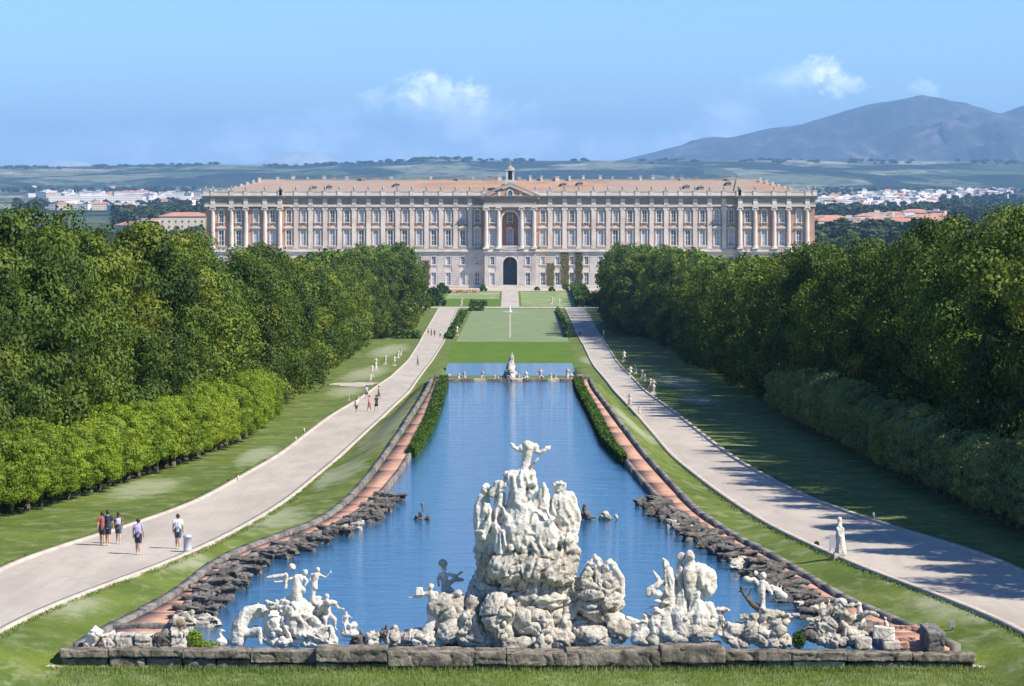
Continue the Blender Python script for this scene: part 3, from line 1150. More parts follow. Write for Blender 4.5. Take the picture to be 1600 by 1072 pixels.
def tile_mat():
    m, w, b = principled('terracotta roof tiles')
    g = w.n('ShaderNodeNewGeometry').outputs['Position']
    n1 = w.noise(w.scale(g, (0.06, 0.2, 0.2)), 1.0, 4, 0.6)
    n2 = w.noise(w.scale(g, (1, 1, 1)), 1.3, 4, 0.75)
    big = w.noise(w.scale(g, (0.012, 0.01, 0.01)), 1.0, 2, 0.5)
    c = w.mix(w.ramp(n1, 0.35, 0.65), (0.30, 0.18, 0.115), (0.39, 0.25, 0.165))
    c = w.mix(w.math('MULTIPLY', w.ramp(n2, 0.48, 0.66), 0.75), c, (0.17, 0.115, 0.085))
    c = w.mix(w.math('MULTIPLY', w.ramp(big, 0.48, 0.54), 0.7), c, w.mix(n2, (0.20, 0.155, 0.125), (0.40, 0.31, 0.24)))
    w.l(c, b.inputs['Base Color'])
    b.inputs['Roughness'].default_value = 0.9
    bp = w.n('ShaderNodeBump')
    bp.inputs['Strength'].default_value = 0.8
    bp.inputs['Distance'].default_value = 0.2
    w.l(w.noise(g, 1.6, 3, 0.8), bp.inputs['Height'])
    w.l(bp.outputs[0], b.inputs['Normal'])
    return m


M['tiles'] = tile_mat()
M['ivy'] = leaf_mat('brownish ivy', (0.10, 0.10, 0.04), (0.19, 0.165, 0.07), (0.22, 0.19, 0.08), 0.1)

PY = 1305.0
PS = F / PY
PZ = -47.45


def X(px):
    return (px - CX) / PS


def Zr(row):
    return (450.5 - row) / PS


pal = empty('palace', (0, PY, PZ))
tag(pal, 'long salmon and grey stone palace with pilasters, arched gate and tiled roof', 'palace')


def wall_holes(name, x0, x1, z0, z1, holes, y, mat, reveal=0.7, parent=pal):
    xs = sorted(set([x0, x1] + [h[0] for h in holes] + [h[1] for h in holes]))
    zs = sorted(set([z0, z1] + [h[2] for h in holes] + [h[3] for h in holes]))
    mb = MB()
    for i in range(len(xs) - 1):
        for j in range(len(zs) - 1):
            cx, cz = (xs[i] + xs[i + 1]) / 2, (zs[j] + zs[j + 1]) / 2
            if any(h[0] < cx < h[1] and h[2] < cz < h[3] for h in holes):
                continue
            mb.add([(xs[i], y, zs[j]), (xs[i + 1], y, zs[j]), (xs[i + 1], y, zs[j + 1]), (xs[i], y, zs[j + 1])], [(0, 1, 2, 3)])
    for h in holes:
        a, b, c, dd = h
        Yb = y + reveal
        mb.add([(a, y, c), (a, Yb, c), (a, Yb, dd), (a, y, dd), (b, y, c), (b, Yb, c), (b, Yb, dd), (b, y, dd)],
               [(0, 1, 2, 3), (5, 4, 7, 6), (0, 4, 5, 1), (3, 2, 6, 7)])
    return mb.obj(name, mat, parent)


# window kinds share mesh data; origin at the middle of the sill, wall face at y=0
def window_meshes(w, h, hood, bal, sill=True, rail=True):
    f = MB()
    t = 0.36
    f.box(-w / 2 - t, -w / 2, -0.18, 0.15, -0.1, h + 0.12)
    f.box(w / 2, w / 2 + t, -0.18, 0.15, -0.1, h + 0.12)
    f.box(-w / 2 - t, w / 2 + t, -0.20, 0.14, h + 0.122, h + 0.55)
    if sill:
        f.box(-w / 2 - 0.6, w / 2 + 0.6, -0.45, 0.10, -0.42, -0.102)
        for s in (-1, 1):
            f.box(s * (w / 2 + 0.1) - 0.2, s * (w / 2 + 0.1) + 0.2, -0.32, 0.0, -1.0, -0.422)
    if hood == 'tri':
        f.box(-w / 2 - .75, w / 2 + .75, -0.62, 0.05, h + 0.72, h + 0.98)
        f.prism([(-w / 2 - .85, h + 0.982), (w / 2 + .85, h + 0.982), (0, h + 2.0)], -0.70, 0.04)
    elif hood == 'arc':
        f.box(-w / 2 - .75, w / 2 + .75, -0.62, 0.05, h + 0.72, h + 0.98)
        pts = [(-w / 2 - .85, h + 0.982), (w / 2 + .85, h + 0.982)]
        for k in range(1, 8):
            a = math.pi * k / 8
            pts.append(((w / 2 + .85) * math.cos(a), h + 0.982 + 0.95 * math.sin(a)))
        f.prism(pts, -0.70, 0.04)
    elif hood == 'ear':
        pts = [(-w / 2 - .1, h + 0.552), (w / 2 + .1, h + 0.552)]
        for k in range(1, 6):
            a = math.pi * k / 6
            pts.append(((w / 2 + .1) * math.cos(a), h + 0.552 + 0.5 * math.sin(a)))
        f.prism(pts, -0.3, 0.04)
    if bal:
        f.box(-w / 2 - .7, w / 2 + .7, -0.75, 0.02, -0.75, -0.55)
    p = MB()
    p.box(-w / 2, w / 2, 0.42, 0.5, 0, h)
    b = MB()
    b.box(-0.09, 0.09, 0.34, 0.415, 0.02, h - 0.02)
    for z in (0.33, 0.66):
        b.box(-w / 2 + 0.02, -0.092, 0.34, 0.413, h * z - 0.07, h * z + 0.07)
        b.box(0.092, w / 2 - 0.02, 0.34, 0.413, h * z - 0.07, h * z + 0.07)
    for s in (-1, 1):
        b.box(s * (w / 2 - 0.12) - 0.1, s * (w / 2 - 0.12) + 0.1, 0.30, 0.414, 0.01, h - 0.01)
    return f.mesh('window', M['pal_trim']), [p.mesh('pane', M['glass']), p.mesh('pane', M['glass_b'])], b.mesh('glazing_bar', M['white_bar'])


WK = {
    'up': (window_meshes(2.0, 4.6, 'ear', False), 2.0, 4.6),
    'tri': (window_meshes(2.2, 5.9, 'tri', True), 2.2, 5.9),
    'arc': (window_meshes(2.2, 5.9, 'arc', True), 2.2, 5.9),
    'mez': (window_meshes(1.8, 3.0, 'ear', False), 1.8, 3.0),
    'gr': (window_meshes(2.0, 5.2, None, False), 2.0, 5.2),
}


def window(kind, x, y, z):
    (f, p, b), w, h = WK[kind]
    o = link('window', f, pal, loc=(x, y, z))
    link('pane', p[1] if random.random() < 0.55 else p[0], o)
    link('glazing_bar', b, o)


# pilaster mesh: base at z=0
def pilaster_mesh(h, w, d, fluted=True):
    m = MB()
    m.box(-w * .72, w * .72, -d * 1.25, 0.05, 0, 0.55)
    m.box(-w * .60, w * .60, -d * 1.1, 0.05, 0.552, 1.0)
    m.box(-w / 2, w / 2, -d, 0.05, 1.002, h - 1.7)
    m.box(-w * .56, w * .56, -d * 1.08, 0.05, h - 1.698, h - 1.4)
    m.box(-w * .62, w * .62, -d * 1.2, 0.05, h - 0.5, h)
    for s in (-1, 1):
        m.tube((s * w * .52, -d * 1.3, h - 0.95), (s * w * .52, 0.04, h - 0.95), 0.42, 0.42, 8)
    m.box(-w * .45, w * .45, -d * 1.12, 0.05, h - 1.398, h - 0.502)
    return m.mesh('pilaster', M['pal_stone'])


def column_mesh(h, r, d):
    m = MB()
    m.box(-r * 1.45, r * 1.45, -d - r * 1.45, -d + r * 1.45, 0, 0.6)
    m.lathe([(r * 1.35, 0.602), (r * 1.35, 0.85), (r * 1.1, 1.1), (r, 1.15), (r * .98, h * .4), (r * .84, h - 1.7), (r * .95, h - 1.6), (r * .86, h - 1.3), (r * 1.1, h - 0.5)], (0, -d, 0), 12)
    for s in (-1, 1):
        m.tube((s * r * 1.1, -d - r, h - 0.95), (s * r * 1.1, -d + r, h - 0.95), 0.45, 0.45, 8)
    m.box(-r * 1.3, r * 1.3, -d - r * 1.2, -d + r * 1.2, h - 0.498, h)
    return m.mesh('column', M['pal_stone'])


ZB, ZB2 = Zr(394.0), Zr(390.5)        # string course above the ground floors
ZP0, ZP1 = Zr(390.5), Zr(324.5)       # pilasters
ZA, ZF, ZC, ZT = Zr(324.4), Zr(320.5), Zr(311), Zr(298.5)
pil = pilaster_mesh(ZP1 - ZP0, 1.75, 0.55)
colm = column_mesh(ZP1 - ZP0, 0.88, 0.45)

wingL = [451.3 + 22.65 * i for i in range(14)]
wingR = [2 * CX - p for p in wingL][::-1]
pavL = [347, 374, 401, 427]
pavR = [1166.5, 1193, 1220, 1247]
pavPL = [334, 363, 385.5, 415, 438.5]
pavPR = [2 * CX - p for p in pavPL][::-1]
pavR = [2 * CX - p for p in pavL][::-1]

segs = [  # x0, x1, face y, windows, pilasters, is_column
    (322.5, 440.5, -3.6, pavL, pavPL, True),
    (440.5, 757, 0.0, wingL, [(wingL[i] + wingL[i + 1]) / 2 for i in range(13)], False),
    (757, 837, -3.6, [769.3, 824.7], [759.8, 779, 815, 834.2], True),
    (837, 1153.5, 0.0, wingR, [(wingR[i] + wingR[i + 1]) / 2 for i in range(13)], False),
    (1153.5, 1271.5, -3.6, pavR, pavPR, True),
]
zUp, zMain, zMez, zGr = Zr(347.5), Zr(383.5), Zr(413.5), Zr(447)
for si, (p0, p1, fy, wins, pils, iscol) in enumerate(segs):
    x0, x1 = X(p0), X(p1)
    hu, hg = [], []
    for k, p in enumerate(wins):
        x = X(p)
        hu += [(x - 1.0, x + 1.0, zUp, zUp + 4.6), (x - 1.1, x + 1.1, zMain, zMain + 5.9)]
        hg += [(x - .9, x + .9, zMez, zMez + 3.0), (x - 1.0, x + 1.0, zGr, zGr + 5.2)]
        window('up', x, fy, zUp)
        window('arc' if k % 2 == 0 else 'tri', x, fy, zMain)
        window('mez', x, fy - 0.25, zMez)
        window('gr', x, fy - 0.25, zGr)
        # balustrade under the main windows
    if si == 2:
        hu.append((X(784.5), X(809.5), ZB2, Zr(331)))
        hg.append((X(786), X(808), 0.0, Zr(401.5)))
    wall_holes('upper_wall', x0, x1, ZB2, ZA, hu, fy, M['pal_brick'])
    wall_holes('ground_wall', x0, x1, 0.0, ZB, hg, fy - 0.25, M['pal_stone'], 0.95)
    # rusticated courses between the openings
    rb = MB()
    hx = sorted([(h[0] - .45, h[1] + .45) for h in hg if h[2] != zMez] or [])
    cur = x0 + 0.1
    gaps = []
    for a, b in hx:
        gaps.append((cur, a))
        cur = b
    gaps.append((cur, x1 - 0.1))
    for a, b in gaps:
        if b - a < 0.5:
            continue
        z = 1.6
        while z < ZB - 0.8:
            rb.box(a, b, fy - 0.47, fy - 0.24, z, z + 0.52)
            z += 0.72
    g = rb.obj('rusticated_course', M['pal_stone'], pal)
    tag(g, kind='stuff')
    mb = MB()
    mb.box(x0 - 0.3, x1 + 0.3, fy - 0.65, fy + 0.3, 0.0, 1.3)
    mb.obj('plinth', M['pal_stone'], pal)
    mb = MB()
    mb.box(x0 - 0.5, x1 + 0.5, fy - 1.25, fy + 0.3, ZB, ZB + 0.45)
    mb.box(x0 - 0.3, x1 + 0.3, fy - 1.0, fy + 0.3, ZB + 0.452, ZB2 + 0.05)
    mb.obj('string_course', M['pal_trim'], pal)
    # pedestals and low balustrade band
    for p in pils:
        x = X(p)
        link('column' if iscol else 'pilaster', colm if iscol else pil, pal, loc=(x, fy, ZP0 + 0.25))
    # entablature
    mb = MB()
    mb.box(x0 - 0.4, x1 + 0.4, fy - 1.0 - (0.5 if iscol else 0), fy + 0.4, ZA + 0.27, ZF)
    mb.obj('architrave', M['pal_trim'], pal)
    mb = MB()
    mb.box(x0 - 0.2, x1 + 0.2, fy - 0.8 - (0.4 if iscol else 0), fy + 0.4, ZF, ZC)
    mb.obj('frieze', M['pal_frieze'], pal)
    if si != 2:
        for p in pils:
            mb = MB()
            mb.box(X(p) - .9, X(p) + .9, fy - 1.15 - (0.4 if iscol else 0), fy, ZF + 0.002, ZC)
            mb.obj('frieze_block', M['pal_stone'], pal)
    mb = MB()
    yc = fy - 2.1
    mb.box(x0 - 0.9, x1 + 0.9, yc + 0.5, fy + 0.4, ZC, ZC + 0.5)
    mb.box(x0 - 1.4, x1 + 1.4, yc, fy + 0.4, ZC + 0.502, ZC + 1.0)
    mb.box(x0 - 1.6, x1 + 1.6, yc - 0.35, fy + 0.4, ZC + 1.002, ZC + 1.25)
    mb.obj('cornice', M['pal_dark'], pal)
    if si != 2:
        ps = [p0] + list(pils) + [p1]
        for a, b in zip(ps[:-1], ps[1:]):
            if X(b) - X(a) < 2.4:
                continue
            mb = MB()
            mb.box(X(a) + 0.9, X(b) - 0.9, fy - 1.0, fy - 0.7, ZC + 1.252, ZT - 0.45)
            mb.box(X(a) + 0.9, X(b) - 0.9, fy - 1.15, fy - 0.55, ZT - 0.448, ZT - 0.15)
            mb.obj('balustrade', M['pal_trim'], pal)
        for p in ps:
            mb = MB()
            mb.box(X(p) - .85, X(p) + .85, fy - 1.25, fy - 0.45, ZC + 1.252, ZT)
            mb.box(X(p) - 1.0, X(p) + 1.0, fy - 1.4, fy - 0.3, ZT + 0.002, ZT + 0.22)
            mb.obj('pedestal', M['pal_stone'], pal)
            u = MB()
            u.lathe([(0.16, 0), (0.36, 0.1), (0.2, 0.35), (0.5, 0.75), (0.42, 1.15), (0.2, 1.3), (0.28, 1.5), (0.05, 1.7)], (X(p), fy - 0.85, ZT + 0.222), 8)
            u.obj('urn', M['pal_dark'], pal, smooth=True)
    # low rail under the main windows
    edges = [p0 + 1.5] + list(pils) + [p1 - 1.5]
    for a, b in zip(edges[:-1], edges[1:]):
        if X(b) - X(a) < 3.5:
            continue
        mb = MB()
        mb.box(X(a) + 1.3, X(b) - 1.3, fy - 0.85, fy - 0.6, ZB2 + 1.25, ZB2 + 1.5)
        n = int((X(b) - X(a) - 2.6) / 0.45)
        for i in range(n):
            xx = X(a) + 1.45 + i * 0.45
            mb.box(xx, xx + 0.2, fy - 0.8, fy - 0.65, ZB2 + 0.052, ZB2 + 1.248)
        mb.obj('balcony_rail', M['pal_trim'], pal)

# grey-shadowed bays hold the same windows as their neighbours (already built); side and back walls
mb = MB()
for (a, b) in ((322.5, 440.5), (757, 837), (1153.5, 1271.5)):
    for x, sx in ((X(a), -1), (X(b), 1)):
        mb.add([(x, -3.6, 0), (x, 60 if (a, b) != (757, 837) else 0.5, 0), (x, 60 if (a, b) != (757, 837) else 0.5, ZC), (x, -3.6, ZC)], [(0, 1, 2, 3)])
mb.add([(X(322.5), 60, 0), (X(1271.5), 60, 0), (X(1271.5), 60, ZC), (X(322.5), 60, ZC)], [(0, 1, 2, 3)])
mb.obj('side_wall', M['pal_stone'], pal)

# great arch: recess behind the facade, spandrels, gate
def arch_fill(xa, xb, zs, ztop, y0, y1, mat, name):
    """solid between a semicircular head springing at zs and the rectangular opening top"""
    r = (xb - xa) / 2
    c = (xa + xb) / 2
    n = 14
    mb = MB()
    for i in range(n):
        a0, a1 = math.pi * i / n, math.pi * (i + 1) / n
        q = [(c + r * math.cos(a0), zs + r * math.sin(a0)), (c + r * math.cos(a1), zs + r * math.sin(a1))]
        mb.prism([(q[0][0], q[0][1]), (q[0][0], ztop), (q[1][0], ztop), (q[1][0], q[1][1])][::-1], y0, y1)
    mb.obj(name, mat, pal)
    rg = MB()
    ro = r + 0.75
    for i in range(n):
        a0, a1 = math.pi * i / n, math.pi * (i + 1) / n
        rg.prism([(c + r * math.cos(a0), zs + r * math.sin(a0)), (c + ro * math.cos(a0), zs + ro * math.sin(a0)),
                  (c + ro * math.cos(a1), zs + ro * math.sin(a1)), (c + r * math.cos(a1), zs + r * math.sin(a1))][::-1], y0 - 0.25, y0 - 0.003)
    for s in (xa - 0.75, xb):
        rg.box(s, s + 0.75, y0 - 0.25, y0 - 0.003, zs - (zs if name == 'gate_spandrel' else zs - ZB2), zs)
    rg.obj('archivolt', M['pal_trim'], pal)


arch_fill(X(784.5), X(809.5), Zr(331) - (X(809.5) - X(784.5)) / 2 - 0.02, Zr(331), -3.6, -2.6, M['pal_brick'], 'niche_spandrel')
arch_fill(X(786), X(808), Zr(401.5) - (X(808) - X(786)) / 2 - 0.02, Zr(401.5), -3.85, -2.6, M['pal_stone'], 'gate_spandrel')
mb = MB()
xa, xb = X(784.5), X(809.5)
mb.add([(xa, -2.9, ZB2), (xa, 0.6, ZB2), (xa, 0.6, Zr(331)), (xa, -2.9, Zr(331)), (xb, -2.9, ZB2), (xb, 0.6, ZB2), (xb, 0.6, Zr(331)), (xb, -2.9, Zr(331))],
       [(0, 1, 2, 3), (5, 4, 7, 6), (3, 2, 6, 7), (0, 4, 5, 1)])
mb.add([(xa, 0.6, ZB2), (xb, 0.6, ZB2), (xb, 0.6, Zr(331)), (xa, 0.6, Zr(331))], [(0, 1, 2, 3)])
mb.obj('niche', M['pal_brick'], pal)
window('tri', X(797), 0.1, zMain - 0.3)
window('mez', X(797), 0.1, Zr(346))
mb = MB()
xa, xb = X(786), X(808)
mb.add([(xa, -2.9, 0), (xa, 1, 0), (xa, 1, ZB), (xa, -2.9, ZB), (xb, -2.9, 0), (xb, 1, 0), (xb, 1, ZB), (xb, -2.9, ZB)], [(0, 1, 2, 3), (5, 4, 7, 6), (3, 2, 6, 7)])
mb.obj('gate_reveal', M['pal_stone'], pal)
gt = MB()
gt.box(xa, X(796.9), 0.7, 0.95, 0.05, ZB - 1)
gt.box(X(797.1), xb, 0.7, 0.95, 0.05, ZB - 1)
for k in range(5):
    for (a, b) in ((xa + .4, X(796.5)), (X(797.5), xb - .4)):
        gt.box(a, b, 0.55, 0.69, 0.6 + k * 2.6, 2.6 + k * 2.6)
gt.obj('gate', M['gate'], pal)
mb = MB()
mb.box(X(786) - 0.2, X(808) + 0.2, -4.9, -3.7, ZB2 + 0.05, ZB2 + 0.3)
mb.box(X(784.5), X(809.5), -3.9, -3.7, ZB2 + 1.4, ZB2 + 1.65)
for i in range(13):
    mb.box(X(784.5) + 0.15 + i * 0.48, X(784.5) + 0.38 + i * 0.48, -3.88, -3.72, ZB2 + 0.302, ZB2 + 1.398)
mb.obj('balcony', M['pal_trim'], pal)

# pediment with oculus
pz0, pz1 = Zr(308.5), Zr(288.5)
pa, pb = X(751), X(843)
mb = MB()
mb.prism([(pa + 2, pz0), (pb - 2, pz0), (0, pz1 - 0.9)], -4.6, 1.0)
mb.obj('tympanum', M['pal_brick'], pal)
mb = MB()
for s in (-1, 1):
    e = pb * s if s > 0 else pa
    e2 = e
    mb.prism([(e2, pz0), (e2, pz0 + 0.85), (0, pz1 + 0.8), (0, pz1 - 0.25)][::(1 if s < 0 else -1)], -5.6, 2.0)
mb.box(pa, pb, -5.4, 1.0, pz0 - 0.9, pz0 - 0.002)
mb.obj('raking_cornice', M['pal_dark'], pal)
for s in (-1, 1):
    mb = MB()
    mb.box(s * 4.4 - 0.6, s * 4.4 + 0.6, -4.85, -4.61, pz0 + 0.002, pz0 + 2.6)
    mb.obj('tympanum_block', M['pal_trim'], pal)
mb = MB()
n = 16
for i in range(n):
    a0, a1 = 2 * math.pi * i / n, 2 * math.pi * (i + 1) / n
    zc = Zr(303)
    mb.prism([(1.0 * math.cos(a0), zc + 1.35 * math.sin(a0)), (1.5 * math.cos(a0), zc + 1.9 * math.sin(a0)), (1.5 * math.cos(a1), zc + 1.9 * math.sin(a1)), (1.0 * math.cos(a1), zc + 1.35 * math.sin(a1))][::-1], -4.95, -4.6)
oc = mb.obj('oculus', M['pal_trim'], pal)
mb = MB()
mb.prism([(1.0 * math.cos(2 * math.pi * i / n), Zr(303) + 1.35 * math.sin(2 * math.pi * i / n)) for i in range(n)][::-1], -4.75, -4.61)
mb.obj('pane', M['glass'], oc)

# lantern tower
mb = MB()
ly = 8.0
zl = Zr(293)
lk = (PY + ly) / PY
def LZ(row):
    return (R0 - row) / F * (PY + ly) - PZ
mb.box(-2.1, 2.1, ly - 2.1, ly + 2.1, LZ(300), LZ(281))
tw = mb.obj('lantern_base', M['pal_stone'], pal)
mb = MB()
for sx in (-1, 1):
    for sy in (-1, 1):
        mb.box(sx * 1.35 - 0.35, sx * 1.35 + 0.35, ly + sy * 1.35 - 0.35, ly + sy * 1.35 + 0.35, LZ(281) + 0.002, LZ(266.5))
mb.box(-2.0, 2.0, ly - 2.0, ly + 2.0, LZ(266.5) + 0.002, LZ(265))
mb.box(-0.75, 0.75, ly - 0.75, ly + 0.75, LZ(281) + 0.002, LZ(266.6), 1)  # solid near-black core stands in for the shaded lantern inside
mb.lathe([(1.9, 0), (1.75, 0.45), (1.2, 1.0), (0.7, 1.25), (0.35, 1.7), (0.25, 2.1)], (0, ly, LZ(265) + 0.002), 12, 2)
mb.lathe([(0.1, 0), (0.3, 0.2), (0.1, 0.5), (0.06, 2.4)], (0, ly, LZ(265) + 2.1), 8, 2)
mb.obj('lantern', [M['pal_stone'], M['void'], M['pal_dark']], tw)

# hipped roofs
def RZ(row, y):
    return (R0 - row) / F * (PY + y) - PZ


mb = MB()
yr0, yr1 = 2.5, 24.0
ze, zk = ZC + 1.0, RZ(281.5, 24)
xl, xr_ = X(441), X(1153)
mb.add([(xl - 28, yr0, ze), (xr_ + 28, yr0, ze), (xr_ + 8, yr1, zk), (xl - 8, yr1, zk), (xl - 28, 46, ze), (xr_ + 28, 46, ze)],
       [(0, 1, 2, 3), (3, 2, 5, 4), (1, 5, 2), (4, 0, 3)])
xe = X(324)
mb.add([(xe, yr0 - 2.5, ze + .1), (xl + 2, yr0 - 2.5, ze + .1), (xl - 1, 22, zk + .25), (xl - 10, 22, zk + .25), (xe, 60, ze + .1), (xl + 2, 60, ze + .1)], [(0, 1, 2, 3), (4, 0, 3), (3, 2, 5, 4), (1, 5, 2)])
xe2 = X(1270)
mb.add([(xe2, yr0 - 2.5, ze + .1), (xr_ - 2, yr0 - 2.5, ze + .1), (xr_ + 1, 22, zk + .25), (xr_ + 10, 22, zk + .25), (xe2, 60, ze + .1), (xr_ - 2, 60, ze + .1)], [(1, 0, 3, 2), (0, 4, 3), (2, 3, 4, 5), (5, 1, 2)])
rf = mb.obj('roof', M['tiles'], pal)
mb = MB()
mb.box(xl - 9, -3.0, yr1 - 0.5, yr1 + 0.5, zk - 0.2, zk + 0.45)
mb.box(3.0, xr_ + 9, yr1 - 0.5, yr1 + 0.5, zk - 0.2, zk + 0.45)
mb.obj('ridge_cap', M['pal_dark'], rf)
rr = random.Random(4)
for i in range(34):
    px = 430 + i * 22.2 + rr.uniform(-5, 5)
    if abs(px - CX) < 12:
        continue
    y = yr1 + rr.uniform(-1, 3)
    mb = MB()
    w_, h_ = rr.uniform(0.35, 0.8), rr.uniform(0.9, 1.7)
    mb.box(X(px) - w_, X(px) + w_, y - w_, y + w_, zk - 0.5, zk + h_)
    mb.box(X(px) - w_ - .15, X(px) + w_ + .15, y - w_ - .15, y + w_ + .15, zk + h_ + .002, zk + h_ + 0.25)
    mb.obj('chimney', M['pal_trim'] if rr.random() < .5 else M['pal_dark'], rf)
for px in (488, 512, 618, 745 + 45, 882, 908, 1076, 1098, 1143):
    y = yr0 + rr.uniform(8, 14)
    t = (y - yr0) / (yr1 - yr0)
    zz = ze + (zk - ze) * t
    mb = MB()
    mb.box(X(px) - 1.1, X(px) + 1.1, y, y + 3, zz - 0.3, zz + 1.3)
    mb.prism([(X(px) - 1.4, zz + 1.302), (X(px) + 1.4, zz + 1.302), (X(px), zz + 2.1)], y - 0.3, y + 4)
    mb.obj('dormer', M['pal_dark'], rf)
for (a, b, sx) in ((337, 400, 1), (1194, 1257, -1)):
    for i in range(8):
        px = a + (b - a) * i / 7
        mb = MB()
        t = (px - a) / (b - a) if sx > 0 else 1 - (px - a) / (b - a)
        zz = ze + (zk - ze) * t * 0.9
        mb.box(X(px) - .5, X(px) + .5, 6 + t * 12, 7 + t * 12, zz - 1.5, zz + 1.6)
        mb.obj('chimney', M['pal_trim'], rf)

# ivy on the ground storey
def ivy(pa, pb, ra, rb_):
    rng = np.random.default_rng(int(pa))
    n = int((pb - pa) * abs(rb_ - ra) * 3.4)
    P = np.stack([rng.uniform(X(pa), X(pb), n), np.full(n, -0.62) + rng.uniform(-.12, .1, n), rng.uniform(Zr(ra), Zr(rb_), n)], axis=1)
    P[:, 0] += np.sin(P[:, 2] * 1.7) * 0.25
    N = np.tile([0.1, -1, 0.35], (n, 1)) + rng.normal(size=(n, 3)) * 0.5
    V, Fc = leaf_cards(P, N, 0.28, rng)
    o = link('ivy', npmesh('ivy', V, Fc, M['ivy']), pal)


ivy(659, 671, 446, 408)
ivy(877, 889, 448, 396)
ivy(899, 910, 448, 396)
ivy(855, 866, 447, 412)
# ------------------------------------------------------------------ carved groups
class Sculpt:
    """solid body laid out in photo pixels at distance Yd: (column, row, depth in px)"""
    def __init__(s, Yd):
        s.k = Yd / F
        s.Yd = Yd
        s.mb = MB()

    def P(s, p):
        return ((p[0] - CX) * s.k, s.Yd + (p[2] if len(p) > 2 else 0) * s.k, (R0 - p[1]) * s.k)

    def ball(s, x, r, rad, dy=0, sc=(1, 1, 1), n=7):
        s.mb.ball(s.P((x, r, dy)), rad * s.k, sc, n)
        return s

    def cap(s, a, b, ra, rb, n=5):
        A, B = Vector(s.P(a)), Vector(s.P(b))
        L = (B - A).length
        steps = max(2, int(L / (min(ra, rb) * s.k * 0.45)))
        steps = min(steps, 26)
        for i in range(steps + 1):
            t = i / steps
            s.mb.ball(tuple(A.lerp(B, t)), (ra + (rb - ra) * t) * s.k, (1, 1, 1), n)
        return s

    def chain(s, pts, n=5):
        """pts of (x,row,dy,r)"""
        for a, b in zip(pts[:-1], pts[1:]):
            s.cap(a[:3], b[:3], a[3], b[3], n)
        return s

    def slab(s, x0, x1, r0, r1, d0, d1, top=0):
        a, b = s.P((x0, r0, d0)), s.P((x1, r1, d1))
        s.mb.box(min(a[0], b[0]), max(a[0], b[0]), min(a[1], b[1]), max(a[1], b[1]), min(a[2], b[2]), max(a[2], b[2]), 0, top * s.k)
        return s

    def build(s, name, mat, voxel=0.05, amp=0.05, freq=1.5, ridged=0.0, fold=0.0, parent=None, smooth=2, seed=0.0, sharp=True, loc=None):
        me = s.mb.mesh(name, mat, True)
        o = link(name, me)
        md = o.modifiers.new('r', 'REMESH')
        md.mode = 'VOXEL'
        md.voxel_size = voxel
        md.use_smooth_shade = True
        if smooth:
            sm = o.modifiers.new('s', 'SMOOTH')
            sm.factor = 0.5
            sm.iterations = smooth
        bpy.context.view_layer.update()
        dg = bpy.context.evaluated_depsgraph_get()
        ev = bpy.data.meshes.new_from_object(o.evaluated_get(dg), depsgraph=dg)
        bpy.data.objects.remove(o, do_unlink=True)
        bpy.data.meshes.remove(me)
        n = len(ev.vertices)
        co = np.empty(n * 3, dtype=np.float32)
        no = np.empty(n * 3, dtype=np.float32)
        ev.vertices.foreach_get('co', co)
        ev.vertices.foreach_get('normal', no)
        co = co.reshape(-1, 3)
        no = no.reshape(-1, 3)
        dd = np.zeros(n, dtype=np.float32)
        for i in range(n):
            p = Vector(co[i].tolist())
            v = 0.0
            if amp:
                v += mn.fractal(p * freq + Vector((seed, 0, 0)), 0.9, 2.1, 4) * amp
            if ridged:
                q = p * freq * 0.75 + Vector((mn.noise(p * 1.3), seed + mn.noise(p * 1.7 + Vector((5, 5, 5))), 3)) * 0.5
                ds, ps = mn.voronoi(q)[:2]
                v += ridged * (0.30 * mn.noise(ps[0] * 7.7) - 0.42 * max(0.0, 1 - (ds[1] - ds[0]) / 0.13))
                q = q * 2.6
                ds, ps = mn.voronoi(q)[:2]
                v += ridged * (0.14 * mn.noise(ps[0] * 5.3) - 0.13 * max(0.0, 1 - (ds[1] - ds[0]) / 0.15))
                v += ridged * 0.07 * (mn.ridged_multi_fractal(p * 2.2, 0.9, 2.1, 4, 1.0, 2.0) - 1.2)
            if fold:
                q = Vector((p.x * 3.2, p.y * 3.2, p.z * 0.75)) + Vector((mn.noise(p * .8) * 1.5, 0, seed))
                v += (0.5 - abs(mn.noise(q))) * fold - fold * 0.3
            v += mn.noise(p * 7.0) * 0.014 + mn.noise(p * 16.0) * 0.007
            dd[i] = v
        co += no * dd[:, None]
        ev.vertices.foreach_set('co', co.ravel())
        ev.materials.clear()
        ev.materials.append(mat)
        ev.polygons.foreach_set('use_smooth', np.ones(len(ev.polygons), dtype=bool))
        ev.update()
        ev.name = name
        if parent is not None:
            o = link(name, ev, parent)
            pl = parent.location
            co -= np.array(pl, dtype=np.float32)
            ev.vertices.foreach_set('co', co.ravel())
            ev.update()
        else:
            o = link(name, ev)
        return o


